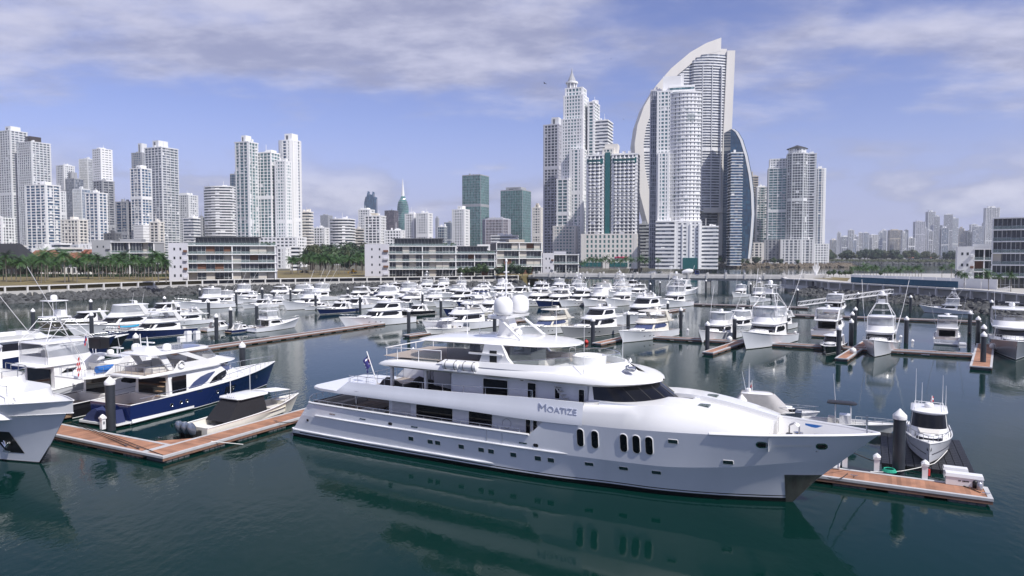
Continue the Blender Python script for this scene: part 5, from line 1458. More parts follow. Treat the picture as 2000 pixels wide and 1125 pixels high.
# hardtop
ht = MB(); HU = [11.8, 12.0, 12.5, 13.5, 15, 17, 19, 20.5, 22, 23.2, 24.2, 25.0, 25.4, 25.6]
hb = lambda u: smooth_interp([(11.8, 0.3), (12.0, 1.5), (12.5, 2.4), (13.5, 3.0), (16, 3.3), (20, 3.35), (23, 3.1), (24.5, 2.4), (25.3, 1.3), (25.6, 0.2)], u)
hzm = lambda u: smooth_interp([(11.8, 9.12), (14, 9.18), (18.5, 9.22), (25.6, 9.28)], u)
hth = lambda u: smooth_interp([(11.8, 0.03), (13, 0.14), (16, 0.24), (20, 0.28), (23, 0.17), (25.6, 0.03)], u)
for sgn in (-1, 1):
    rows = [[(u, 0, hzm(u)) for u in HU], [(u, sgn * (hb(u) * 0.93), hzm(u)) for u in HU], [(u, sgn * hb(u), hzm(u) + 0.35 * hth(u)) for u in HU],
            [(u, sgn * hb(u) * 0.95, hzm(u) + hth(u)) for u in HU], [(u, sgn * hb(u) * 0.6, hzm(u) + hth(u) * 1.45) for u in HU], [(u, 0, hzm(u) + hth(u) * 1.6) for u in HU]]
    ht.grid(rows, 0, sgn > 0)
ht.build('hardtop', 'gelcoat_white', my, smooth=40)
for sgn in (-1, 1):
    # broad raked arch legs carrying the hardtop
    lg = MB(); lg.slabxz([(18.7, 7.7), (21.9, 7.7), (21.2, 8.4), (20.75, 9.35), (19.3, 9.35), (19.05, 8.5)], min(sgn * 3.15, sgn * 3.5), max(sgn * 3.15, sgn * 3.5)); lg.build('arch_leg', 'gelcoat_white', my)
    MB().box(19.75, 20.35, min(sgn * 3.52, sgn * 3.13), max(sgn * 3.52, sgn * 3.13), 7.9, 8.9).build('arch_window', 'black_plastic', my)
    MB().box(18.0, 20.9, min(sgn * 3.5, sgn * 3.66), max(sgn * 3.5, sgn * 3.66), 8.55, 8.68).build('arch_light_bar', 'gelcoat_white', my)
    # fat life raft canisters on cradles
    for x in (16.6, 18.2):
        lr_ = MB(); lr_.cyl((x - 0.68, sgn * 3.85, 7.62), (x + 0.68, sgn * 3.85, 7.62), 0.33, n=16); lr_.lathe([(0.33, 0), (0.2, 0.1)], (0, 0, 0), 16, 0, Matrix.Translation((x + 0.68, sgn * 3.85, 7.62)) @ Matrix.Rotation(R(90), 4, 'Y'))
        lo_ = lr_.build('life_raft', 'gelcoat_white', my, smooth=40)
        for k in (-0.4, 0.4):
            MB().tube([(x + k, sgn * 3.85 + 0.36 * math.cos(a), 7.62 + 0.36 * math.sin(a)) for a in [i * math.pi / 8 for i in range(16)]], 0.025, 4, closed=True).build('raft_strap', 'black_plastic', lo_)
        MB().box(x - 0.6, x + 0.6, sgn * 3.85 - 0.3, sgn * 3.85 + 0.3, 7.2, 7.31).build('raft_cradle', 'gelcoat_white', lo_)
# mast: centre column, cross beam, struts
MB().slabxz([(18.6, 9.5), (20.3, 9.5), (19.9, 10.3), (19.6, 11.15), (18.9, 11.15), (18.85, 10.2)], -0.55, 0.55).build('mast_column', 'gelcoat_white', my)
MB().slabxz([(18.7, 11.1), (20.2, 11.1), (20.3, 11.32), (18.6, 11.32)], -1.9, 1.9).build('mast_crosstree', 'gelcoat_white', my)
for sgn in (-1, 1):
    MB().tube([(19.5, sgn * 1.7, 11.15), (21.6, sgn * 2.0, 9.6)], 0.11, 8).build('mast_strut', 'gelcoat_white', my, smooth=50)
    dome(my, (19.7, sgn * 1.33, 11.30), 0.75, 1.5)
MB().box(20.2, 20.4, -0.9, 0.9, 10.3, 10.42).box(20.2, 20.4, -0.1, 0.1, 10.1, 10.3).build('radar_scanner', 'gelcoat_white', my)
MB().tube([(20.0, 0, 10.4), (20.3, 0, 10.1)], 0.1, 6).build('radar_bracket', 'gelcoat_white', my)
dome(my, (20.3, 0.0, 9.75), 0.3, 0.4)
MB().tube([(19.2, 0, 11.3), (19.2, 0, 15.4)], 0.07, 8).build('mast_pole', 'white_metal', my)
for z, w in ((12.6, 0.5), (13.7, 0.9), (14.6, 0.4)):
    MB().box(19.15, 19.25, -w, w, z, z + 0.06).build('signal_yard', 'white_metal', my)
for z in (12.9, 13.9, 15.4): MB().lathe([(0.09, 0), (0.11, 0.1), (0.08, 0.22), (0.02, 0.26)], (19.2, 0, z), 8).build('mast_light', 'gelcoat_white', my)
# antennas
for x, y, z, h in ((27.2, -3.3, 7.7, 5.1), (28.4, 1.2, 7.8, 4.2), (15.2, 0.6, 9.4, 2.4), (17.5, -1.2, 9.5, 2.0), (22.8, 1.6, 9.5, 2.4)):
    MB().cyl((x, y, z), (x, y, z + 0.35), 0.05, n=6).cyl((x, y, z + .35), (x, y, z + h), 0.022, 0.012, n=5).build('whip_antenna', 'white_metal', my)
hn = MB(); hn.box(29.5, 30.2, -1.6, -1.2, 7.86, 8.0); hn.cyl((29.6, -1.5, 8.1), (30.3, -1.5, 8.1), 0.05, 0.13, 10); hn.cyl((29.6, -1.2, 8.1), (30.2, -1.2, 8.1), 0.05, 0.11, 10); hn.box(29.6, 29.7, -1.6, -1.1, 7.9, 8.25)
hn.build('horn', 'steel', my, smooth=40)
for x, y in ((29.0, 0.2), (29.1, 0.9)): MB().lathe([(0.05, 7.85), (0.05, 8.15), (0.14, 8.2), (0.02, 8.45)], (x, y, 0), 10).build('gps_mushroom', 'gelcoat_white', my)
MB().box(27.0, 28.2, 3.52, 3.56, 0, 0.01) if False else None
# ensign on a raked staff
MB().cyl((5.9, 0.3, 4.6), (4.75, 0.3, 7.35), 0.045, n=8).build('flag_staff', 'gelcoat_white', my)
fg = MB(); rows = []
for i in range(8):
    s_ = i / 7; row = []
    for j in range(9):
        t_ = j / 8
        row.append((4.82 + 0.38 * s_ - 1.05 * t_ * (0.45) + 0.05 * math.sin(6 * t_), 0.3 + 0.16 * math.sin(7 * t_ + 2 * s_), 7.2 - 1.0 * s_ - 0.95 * t_))
    rows.append(row)
fg.grid(rows)
fo = fg.build('ensign', 'flag_blue', my, smooth=60)
def flag_bit(i0, i1, j0, j1, m_, off):
    mb = MB(); mb.grid([[(rows[i][j][0], rows[i][j][1] - off, rows[i][j][2]) for j in range(j0, j1 + 1)] for i in range(i0, i1 + 1)]); mb.build('flag_marking', m_, fo)
flag_bit(0, 4, 1, 2, 'flag_white', 0.012); flag_bit(1, 2, 0, 4, 'flag_white', 0.012); flag_bit(0, 4, 1, 1 + 1, 'flag_red', 0.02) ; flag_bit(1, 2, 0, 4, 'flag_red', 0.02) if False else None
st_ = MB()
for (i, j, r_) in ((5, 2, 0.10), (2, 6, 0.06), (4, 6, 0.05), (5, 7, 0.06), (3, 5, 0.05)):
    p = rows[i][j]
    st_.add([(p[0] + r_ * (1 if k % 2 else 0.45) * math.cos(k * math.pi / 7), p[1] - 0.03, p[2] + r_ * (1 if k % 2 else 0.45) * math.sin(k * math.pi / 7)) for k in range(14)], [tuple(range(14))])
st_.build('flag_stars', 'flag_white', fo)
# ================================================================= smaller boats: builders
class Hull:
    """hull form: x from transom 0 to bow L, half breadth and sheer tables"""
    def __init__(s, L, B, zs, zb, full=0.42, flare=1.5, lw=0.91):
        s.L, s.B, s.zs, s.zb, s.full, s.flare, s.lw = L, B, zs, zb, full, flare, lw
    def sheer(s, t): return s.zs + (s.zb - s.zs) * (0.25 * t + 0.75 * t ** 2.0)
    def bs(s, t):
        k = max(0.0, (t - s.full) / (1 - s.full)); return max(0.02, s.B / 2 * (0.94 + 0.06 * min(1, t / 0.3)) * (1 - k ** 2.3))
    def bw(s, t):
        k = max(0.0, (t - 0.30) / 0.70); return max(0.015, s.B / 2 * 0.90 * (1 - k ** 1.7))
    def pt(s, t, z, sgn=1):
        zs = s.sheer(t); q = max(0.0, min(1.0, z / zs))
        p = lerp(1.0, s.flare, min(1, max(0, (t - 0.4) / 0.5)))
        w = lerp(s.bw(t), s.bs(t), q ** p) if z >= 0 else s.bw(t) * (1 + z * 0.35)
        x = s.L * (s.lw * t + (1 - s.lw) * q * t ** 2.5) if z >= 0 else s.L * s.lw * t * (1 + 0.02 * z)
        return (x, sgn * w, z)
    def at(s, x, z, off=0.0, sgn=-1):
        t = x / s.L
        for _ in range(8): t += (x - s.pt(min(t, 1), z)[0]) / s.L
        p = s.pt(min(t, 1.0), z, sgn); return (p[0], p[1] + sgn * off, p[2])
def make_hull(root, h, hm, stripe=True, cockpit=0.26, sole='teak_grey', deck='deck_white', boot='boot_black', drop=0.06):
    T = [0, .06, .14, .22, .30, .38, .46, .54, .62, .70, .77, .83, .88, .92, .955, .98, 1.0]
    mb = MB()
    for sgn in (-1, 1):
        f_ = sgn > 0
        for z0, z1, n, mi in ((-0.45, 0.10, 2, 1), (0.10, 0.17, 1, 2), (0.17, None, 7, 0)):
            rows = []
            for j in range(n + 1):
                row = []
                for t in T:
                    zt = h.sheer(t) if z1 is None else z1
                    row.append(h.pt(t, lerp(z0, zt, j / n), sgn))
                rows.append(row)
            mb.grid(rows, mi, f_)
    trs = [[h.pt(0, lerp(-0.45, h.sheer(0), j / 6), s_) for j in range(7)] for s_ in (-1, 1)]
    mb.grid(trs, 0)
    mb.build('hull', [hm, boot, 'gelcoat_white' if stripe else hm], root, smooth=35)
    dk = MB(); Td = [t for t in T if t >= cockpit] ; Td = [cockpit] + [t for t in Td if t > cockpit]
    ins = 0.10
    L_ = [(h.pt(t, h.sheer(t))[0], max(h.pt(t, h.sheer(t) - drop)[1] - ins, 0.01), h.sheer(t) - drop) for t in Td]
    if drop > 0.1:
        for s_ in (-1, 1):
            dk.grid([[(h.pt(t, h.sheer(t))[0] - 0.08, s_ * max(h.pt(t, h.sheer(t))[1] - 0.12, 0.01), h.sheer(t)) for t in Td], [(x - 0.1, s_ * (y - 0.02), z) for x, y, z in L_]], 0, s_ < 0)
    dk.grid([[(x, -y, z) for x, y, z in L_], [(x, -y * 0.5, z + 0.07) for x, y, z in L_], [(x, y * 0.5, z + 0.07) for x, y, z in L_], [(x, y, z) for x, y, z in L_]], 0, True)
    if cockpit > 0.02:
        Tc = [t for t in T if t < cockpit] + [cockpit]
        zc = h.zs * 0.45
        C_l = [(max(h.pt(t, h.sheer(t))[0], 0.12), h.pt(t, h.sheer(t))[1] - 0.28) for t in Tc]
        for s_ in (-1, 1):
            dk.grid([[(x, s_ * (y + 0.18), h.sheer(0) - 0.02) for x, y in C_l], [(x, s_ * y, h.sheer(0)) for x, y in C_l], [(x, s_ * y, zc) for x, y in C_l]], 0, s_ > 0)
        x1 = C_l[-1][0]; y1 = C_l[-1][1] + 0.15
        dk.add([(x1, -y1, zc), (x1, y1, zc), (x1, y1, h.sheer(cockpit)), (x1, -y1, h.sheer(cockpit))], [(0, 3, 2, 1)])
        dk.add([(0.12, -C_l[0][1], zc), (0.12, C_l[0][1], zc), (0.12, C_l[0][1], h.zs), (0.12, -C_l[0][1], h.zs), (0.0, -C_l[0][1] - .2, h.zs), (0.0, C_l[0][1] + .2, h.zs)], [(0, 1, 2, 3), (3, 2, 5, 4)])
    dk.build('deck', deck, root, smooth=30)
    if cockpit > 0.02:
        so = MB(); so.add([(x, -y, zc + 0.01) for x, y in C_l] + [(x, y, zc + 0.01) for x, y in reversed(C_l)], [tuple(range(2 * len(C_l)))]); so.build('cockpit_sole', sole, root)
    rl = [(h.pt(t, h.sheer(t))[0], h.pt(t, h.sheer(t))[1], h.sheer(t)) for t in T]
    MB().tube([(x, -y, z) for x, y, z in rl] + [(x, y, z) for x, y, z in reversed(rl)], 0.05, 6).build('rub_rail', 'gelcoat_white', root, smooth=60)
    return h
def bow_rail(root, h, t0=0.5, ht=0.62, step=1.1):
    pts = [(h.pt(t, h.sheer(t))[0] - 0.05, max(h.pt(t, h.sheer(t))[1] - 0.10, 0.02), h.sheer(t)) for t in [lerp(t0, 0.995, i / 10) for i in range(11)]]
    line = [(x, -y, z) for x, y, z in pts] + [(x, y, z) for x, y, z in reversed(pts)]
    rail_along(line, ht, 0.018, step).build('bow_rail', 'steel', root, smooth=60)
def swim(root, h, w=0.85, m='teak'):
    MB().box(-w, 0.05, -h.B * 0.42, h.B * 0.42, 0.22, 0.34).build('swim_platform', m, root)
def cabin(root, xa, xf, hw, z0, z1, rake, arake=0.0, inset=0.15, nose=None, t=(0.34, 0.86), wall='gelcoat_white', glass='yacht_glass', split=True, p=2.2, crown=0.10, names=('cabin', 'windscreen', 'side_window'), gaps=True):
    nose = nose or (xf - xa) * 0.34
    m, n = 6, 8
    lo2 = front_outline(xa, xf, hw, nose, n, m, p); hi2 = front_outline(xa + arake, xf - rake, hw - inset, nose * 0.75, n, m, p)
    lo = lift(lo2, z0); hi = lift(hi2, z1)
    mb = MB(); shell(mb, lo, hi, crown=crown); mb.build(names[0], wall, root, smooth=32)
    N = len(lo); c_ = m + n
    band(lo, hi, t[0], t[1], m + 2, N - 1 - (m + 2), 0.015).build(names[1], glass, root, smooth=60)
    for i0, i1 in ((1, m + 1), (N - 2 - m, N - 2)):
        b_ = band(lo, hi, t[0] + 0.03, t[1] - 0.02, i0, i1, 0.015)
        if gaps:    # taper the aft end to a point like a swept window
            v = b_.v; k = i1 - i0 + 1
            ai = 0 if i0 == 1 else k - 1
            p_lo, p_hi = Vector(v[ai]), Vector(v[k + ai]); mid = p_lo.lerp(p_hi, 0.45)
            v[ai] = tuple(mid.lerp(p_lo, 0.25)); v[k + ai] = tuple(mid.lerp(p_hi, 0.25))
        b_.build(names[2], glass, root, smooth=60)
    return lo, hi
def slab_top(root, x0, x1, hw, z, th, m='gelcoat_white', name='hardtop', nose=1.2, tail=0.6, crown=0.08):
    o = []
    for x, y in front_outline(x0 + tail, x1, hw, nose, 6, 3): o.append((x, y))
    o = [(x0, -hw * 0.8)] + o + [(x0, hw * 0.8)]
    mb = MB(); n = len(o)
    lo = [(x, y, z) for x, y in o]; mid = [(x, y * 1.0, z + th * 0.6) for x, y in o]
    cxm = (x0 + x1) / 2
    hi = [(cxm + (x - cxm) * 0.96, y * 0.95, z + th) for x, y in o]; top = [(cxm + (x - cxm) * 0.5, y * 0.5, z + th + crown) for x, y in o]
    mb.add(lo + mid + hi + top, [(j * n + i, j * n + (i + 1) % n, (j + 1) * n + (i + 1) % n, (j + 1) * n + i) for j in range(3) for i in range(n)] + [tuple(range(3 * n, 4 * n)), tuple(range(n - 1, -1, -1))])
    return mb.build(name, m, root, smooth=40)
def whip(root, x, y, z, h, lean=0.0, name='whip_antenna'):
    MB().cyl((x, y, z), (x - lean, y, z + h), 0.028, 0.012, n=5).build(name, 'white_metal', root)
def life_ring(root, c, r=0.33, M=None):
    mb = MB(); M = M or Matrix(); mb.tube([tuple(Matrix.Translation(c) @ M @ Vector((0, r * math.cos(a * math.pi / 8), r * math.sin(a * math.pi / 8)))) for a in range(16)], 0.08, 6, closed=True)
    return mb.build('life_ring', 'gelcoat_white', root, smooth=60)

def flybridge(label, L=19.0, hm='gelcoat_hull', top=True, arch=True, enc=False, glass='yacht_glass', B=None, name='motor_yacht', domes=1, wall='gelcoat_white', sky=False):
    B = B or L * 0.262; zs, zb = L * 0.068, L * 0.125
    r = thing(name, label, 'yacht')
    h = Hull(L, B, zs, zb); make_hull(r, h, hm, cockpit=0.2); swim(r, h)
    zd = h.sheer(0.45)
    z1 = zd + L * 0.075 + 0.15
    # raised foredeck trunk
    cabin(r, 0.58 * L, 0.82 * L, B * 0.28, h.sheer(0.62) - 0.08, h.sheer(0.7) + 0.36, L * 0.08, inset=0.25, nose=L * 0.13, names=('foredeck_trunk', 'deck_hatch', 'trunk_window'), t=(0.35, 0.7), gaps=False)
    cabin(r, 0.205 * L, 0.70 * L, B * 0.42, zd - 0.35, z1, L * 0.13, inset=0.22, nose=L * 0.20, t=(0.42, 0.88), glass=glass, wall=wall)
    MB().box(0.203 * L - 0.02, 0.203 * L + 0.03, -B * 0.33, B * 0.33, zs * 0.5, z1 - 0.3).build('saloon_door', 'yacht_glass', r)
    # flybridge floor overhanging the cockpit, coaming
    slab_top(r, 0.06 * L, 0.60 * L, B * 0.44, z1 - 0.02, 0.20, wall, 'flybridge_deck', nose=L * 0.13, tail=0.8, crown=0.03)
    o_lo = front_outline(0.22 * L, 0.57 * L, B * 0.42, L * 0.12, 8, 6); o_hi = front_outline(0.20 * L, 0.53 * L, B * 0.44, L * 0.11, 8, 6)
    co = MB(); zc0, zc1 = z1 + 0.17, z1 + 0.80
    shell(co, lift(o_lo, zc0), lift(o_hi, zc1), cap=False, back=False); oi = front_outline(0.20 * L, 0.53 * L - 0.12, B * 0.44 - 0.14, L * 0.11, 8, 6)
    n = len(o_hi); co.add(lift(o_hi, zc1) + lift(oi, zc1) + lift(oi, zc0 + 0.04), [(i, i + 1, n + i + 1, n + i) for i in range(n - 1)] + [(n + i, n + i + 1, 2 * n + i + 1, 2 * n + i) for i in range(n - 1)])
    co.build('flybridge_coaming', wall, r, smooth=35)
    ws = MB(); N = n; k0, k1 = 7, N - 8
    ws.grid([[(o_hi[i][0] - 0.03, o_hi[i][1], zc1) for i in range(k0, k1 + 1)], [(o_hi[i][0] - 0.45, o_hi[i][1] * 0.93, zc1 + 0.42) for i in range(k0, k1 + 1)]])
    ws.build('flybridge_windscreen', 'tint_glass', r, smooth=60)
    MB().box(0.23 * L, 0.30 * L, -B * 0.34, B * 0.34, zc0, zc0 + 0.45).box(0.22 * L, 0.235 * L, -B * 0.34, B * 0.34, zc0 + .4, zc0 + 0.8).build('bench_seat', 'cushion', r)
    MB().box(0.42 * L, 0.45 * L, -B * 0.2, B * 0.05, zc0, zc0 + 0.95).build('helm_console', wall, r)
    rail_along([(0.20 * L, -B * 0.42, zc0), (0.075 * L, -B * 0.36, zc0), (0.075 * L, B * 0.36, zc0), (0.20 * L, B * 0.42, zc0)], 0.75, 0.02, 0.9).build('aft_rail', 'steel', r, smooth=60)
    zt = z1 + 2.15
    if sky:
        for c in list(kids(r)):
            if c.name.split('.')[0] in ('flybridge_coaming', 'flybridge_windscreen', 'bench_seat', 'helm_console'): bpy.data.objects.remove(c)
        arch = top = False; zt = z1 + 2.35
        cabin(r, 0.22 * L, 0.55 * L, B * 0.39, z1 + 0.15, z1 + 1.80, L * 0.11, inset=0.28, nose=L * 0.13, t=(0.30, 0.84), glass=glass, wall=wall, names=('sky_lounge', 'upper_windscreen', 'upper_side_window'))
        slab_top(r, 0.15 * L, 0.47 * L, B * 0.37, z1 + 1.80, 0.14, wall, 'sky_lounge_roof', nose=L * 0.08)
    if arch or top:
        for s_ in (-1, 1):
            a = MB(); a.slabxz([(0.16 * L, zc0), (0.235 * L, zc0), (0.30 * L, zt if top else zt - 0.5), (0.255 * L, zt if top else zt - 0.5)], min(s_ * B * 0.40, s_ * B * 0.45), max(s_ * B * 0.40, s_ * B * 0.45)); a.build('radar_arch_leg', wall, r)
        if not top: MB().box(0.255 * L, 0.30 * L, -B * 0.45, B * 0.45, zt - 0.52, zt - 0.36).build('radar_arch_top', wall, r)
    if top:
        slab_top(r, 0.17 * L, 0.50 * L, B * 0.43, zt - 0.02, 0.16, wall, nose=L * 0.06)
        for s_ in (-1, 1): MB().tube([(0.47 * L, s_ * B * 0.36, zc1), (0.43 * L, s_ * B * 0.37, zt)], 0.035, 6).build('hardtop_strut', 'steel', r)
    zz = zt + 0.2 if top else zt - 0.36
    ys = [0.0] if domes == 1 else [-B * 0.22, B * 0.22]
    for y in ys: dome(r, (0.27 * L, y, zz), 0.34, 0.55)
    MB().box(0.30 * L, 0.315 * L, -0.75, 0.75, zz + 0.55, zz + 0.66).cyl((0.307 * L, 0, zz), (0.307 * L, 0, zz + .6), 0.09, n=8).build('radar_scanner', wall, r)
    whip(r, 0.255 * L, B * 0.38, zz - 0.1, 2.6, 0.5); whip(r, 0.255 * L, -B * 0.38, zz - 0.1, 2.2, 0.4)
    if enc:
        e = MB(); shell(e, lift(o_hi, zc1), [(x * 0.97, y * 0.94, zt) for x, y in o_hi], cap=False); e.build('clear_enclosure', 'clear_vinyl', r, smooth=40)
    bow_rail(r, h)
    for s_ in (-1, 1):
        for x in (0.52, 0.58, 0.66):
            p = h.at(x * L, h.sheer(x) * 0.52, 0.012, s_)
            MB().add([(p[0] - .2, p[1], p[2] - .07), (p[0] + .2, h.at(p[0] + .2, p[2], 0.012, s_)[1], p[2] - .07), (p[0] + .2, h.at(p[0] + .2, p[2] + .07, 0.016, s_)[1], p[2] + .07), (p[0] - .2, h.at(p[0] - .2, p[2] + .07, 0.016, s_)[1], p[2] + .07)], [(0, 1, 2, 3) if s_ < 0 else (3, 2, 1, 0)]).build('porthole', 'yacht_glass', r)
    r['L'] = L
    return r
def sportfish(label, L=17.0, hm='gelcoat_hull', tower=True, enc=True, name='sport_fishing_boat', outr=True):
    B = L * 0.30; zs, zb = L * 0.068, L * 0.165
    r = thing(name, label, 'boat')
    h = Hull(L, B, zs, zb, full=0.40, flare=1.9, lw=0.89); make_hull(r, h, hm, cockpit=0.27, sole='teak'); swim(r, h, 0.4, 'gelcoat_white')
    zd = h.sheer(0.40); z1 = zd + L * 0.10
    cabin(r, 0.56 * L, 0.79 * L, B * 0.28, h.sheer(0.64) - 0.05, h.sheer(0.7) + 0.36, L * 0.07, inset=0.3, nose=L * 0.12, names=('foredeck_trunk', 'deck_hatch', 'trunk_window'), t=(0.8, 0.9), glass='gelcoat_white', gaps=False)
    cabin(r, 0.275 * L, 0.66 * L, B * 0.41, zd - 0.3, z1, L * 0.12, inset=0.18, nose=L * 0.13, t=(0.42, 0.84))
    MB().box(0.27 * L, 0.275 * L, -B * 0.30, B * 0.30, zs * 0.5, z1 - 0.4).build('cabin_door', 'yacht_glass', r)
    slab_top(r, 0.20 * L, 0.58 * L, B * 0.41, z1 - 0.02, 0.16, name='bridge_deck', nose=L * 0.10)
    o_lo = front_outline(0.25 * L, 0.53 * L, B * 0.38, L * 0.09, 7, 5); o_hi = front_outline(0.25 * L, 0.50 * L, B * 0.38, L * 0.085, 7, 5)
    co = MB(); zc = z1 + 0.95; shell(co, lift(o_lo, z1 + 0.14), lift(o_hi, zc), cap=False); co.build('bridge_coaming', 'gelcoat_white', r, smooth=35)
    MB().box(0.36 * L, 0.40 * L, -0.5, 0.5, z1 + 0.14, zc + 0.25).build('helm_console', 'gelcoat_white', r)
    MB().box(0.30 * L, 0.33 * L, -0.4, 0.4, z1 + 0.14, zc).box(0.295 * L, 0.305 * L, -0.4, 0.4, zc, zc + 0.5).build('helm_chair', 'cushion', r)
    zt = z1 + 2.35
    if enc:
        e = MB(); shell(e, lift(o_hi, zc), [(x - 0.1, y * 0.94, zt) for x, y in o_hi], cap=False, back=False); e.build('clear_enclosure', 'clear_vinyl', r, smooth=40)
    slab_top(r, 0.235 * L, 0.50 * L, B * 0.37, zt - 0.02, 0.12, nose=L * 0.05)
    fr = MB()
    for s_ in (-1, 1):
        for x in (0.255, 0.37, 0.475): fr.tube([(x * L, s_ * B * 0.365, zc - 0.1), (x * L - 0.06, s_ * B * 0.345, zt)], 0.03, 5)
    fr.build('bridge_frame', 'white_metal', r)
    if tower:
        tw = MB(); z2, z3 = zt + L * 0.12, zt + L * 0.20
        tops = {}
        for s_ in (-1, 1):
            for x0, x1 in ((0.245, 0.315), (0.49, 0.40)):
                tw.tube([(x0 * L, s_ * B * 0.36, z1 + 0.1), (x0 * L, s_ * B * 0.36, zt), (x1 * L, s_ * B * 0.17, z2)], 0.04, 6)
            tw.tube([(0.245 * L, s_ * B * 0.36, zt), (0.40 * L, s_ * B * 0.17, z2)], 0.025, 5); tw.tube([(0.49 * L, s_ * B * 0.36, zt), (0.315 * L, s_ * B * 0.17, z2)], 0.025, 5)
            for x in (0.325, 0.39): tw.tube([(x * L, s_ * B * 0.15, z2), (x * L, s_ * B * 0.13, z3)], 0.03, 5)
        tw.tube([(0.29 * L, -B * 0.20, zt + L * .06), (0.43 * L, -B * 0.20, zt + L * .06), (0.43 * L, B * 0.20, zt + L * .06), (0.29 * L, B * 0.20, zt + L * .06)], 0.025, 5, closed=True)
        for k in range(8):
            z = lerp(zt, z2, k / 8); tw.tube([(0.245 * L + (0.07 * L) * k / 8, -0.2 + B * 0.02, z), (0.245 * L + (0.07 * L) * k / 8, 0.2 + B * 0.02, z)], 0.018, 4)
        tw.build('tuna_tower_frame', 'white_metal', r)
        slab_top(r, 0.30 * L, 0.42 * L, B * 0.19, z2, 0.08, name='tower_platform', nose=0.4, tail=0.2, crown=0.02)
        slab_top(r, 0.31 * L, 0.41 * L, B * 0.16, z3, 0.07, name='tower_top', nose=0.4, tail=0.2, crown=0.03)
        MB().box(0.37 * L, 0.40 * L, -B * 0.10, B * 0.10, z2 + 0.08, z2 + 0.75).build('tower_console', 'gelcoat_white', r)
        dome(r, (0.355 * L, 0, z3 + 0.09), 0.34, 0.6)
    else:
        dome(r, (0.34 * L, 0, zt + 0.14), 0.33, 0.5); MB().box(0.40 * L, 0.412 * L, -0.6, 0.6, zt + 0.45, zt + 0.55).cyl((0.406 * L, 0, zt + .1), (0.406 * L, 0, zt + .48), 0.08, n=6).build('radar_scanner', 'gelcoat_white', r)
    if outr:
        for s_ in (-1, 1):
            o = MB(); b0 = Vector((0.42 * L, s_ * B * 0.42, z1 - 0.4)); e = b0 + Vector((-0.30 * L, s_ * B * 0.26, L * 0.50))
            o.tube([b0, b0.lerp(e, 0.5) + Vector((0, s_ * 0.08, 0)), e], 0.028, 5); o.tube([b0 + Vector((0, 0, 0.6)), b0.lerp(e, 0.35)], 0.02, 4)
            o.build('outrigger_pole', 'white_metal', r)
    MB().cyl((0.13 * L, 0, zs * .45), (0.13 * L, 0, zs * .45 + 0.6), 0.1, n=8).box(0.11 * L, 0.15 * L, -0.3, 0.3, zs * .45 + .6, zs * .45 + 0.75).build('fighting_chair', 'gelcoat_white', r)
    bow_rail(r, h, 0.55)
    r['L'] = L
    return r
def express(label, L=14.0, hm='gelcoat_hull', top=True, name='express_cruiser', glass='yacht_glass', wall='gelcoat_white'):
    B = L * 0.285; zs, zb = L * 0.078, L * 0.12
    r = thing(name, label, 'boat')
    h = Hull(L, B, zs, zb, full=0.40); make_hull(r, h, hm, cockpit=0.34, sole='teak'); swim(r, h, 0.9)
    zd = h.sheer(0.5)
    cabin(r, 0.46 * L, 0.84 * L, B * 0.30, h.sheer(0.55) - 0.05, h.sheer(0.6) + 0.45, L * 0.12, inset=0.35, nose=L * 0.2, names=('foredeck_trunk', 'deck_hatch', 'trunk_window'), t=(0.3, 0.75), gaps=True, wall=wall)
    cabin(r, 0.33 * L, 0.66 * L, B * 0.42, zd - 0.25, zd + (1.55 if top else 1.05), L * 0.17, inset=0.32, nose=L * 0.17, t=(0.40, 0.92), glass=glass, wall=wall)
    if top:
        zt = zd + 1.5
        slab_top(r, 0.17 * L, 0.52 * L, B * 0.40, zt + 0.02, 0.13, wall, nose=L * 0.07)
        for s_ in (-1, 1):
            a = MB(); a.slabxz([(0.17 * L, h.zs), (0.25 * L, h.zs), (0.30 * L, zt + 0.05), (0.25 * L, zt + 0.05)], min(s_ * B * 0.37, s_ * B * 0.41), max(s_ * B * 0.37, s_ * B * 0.41)); a.build('arch_leg', wall, r)
        dome(r, (0.25 * L, 0, zt + 0.2), 0.26, 0.4); whip(r, 0.22 * L, B * 0.3, zt + .1, 2.0, 0.4)
    else:
        for s_ in (-1, 1): MB().slabxz([(0.16 * L, h.zs), (0.21 * L, h.zs), (0.27 * L, zd + 1.4), (0.24 * L, zd + 1.4)], min(s_ * B * 0.38, s_ * B * 0.42), max(s_ * B * 0.38, s_ * B * 0.42)).build('arch_leg', wall, r)
        MB().box(0.24 * L, 0.275 * L, -B * 0.42, B * 0.42, zd + 1.38, zd + 1.5).build('radar_arch_top', wall, r)
    MB().box(0.03 * L, 0.09 * L, -B * 0.33, B * 0.33, zs * .45, zs + 0.15).box(0.26 * L, 0.32 * L, -B * 0.36, -B * 0.1, zs * .45, zs + 0.1).build('cockpit_seat', 'cushion', r)
    bow_rail(r, h, 0.5, 0.5)
    r['L'] = L
    return r
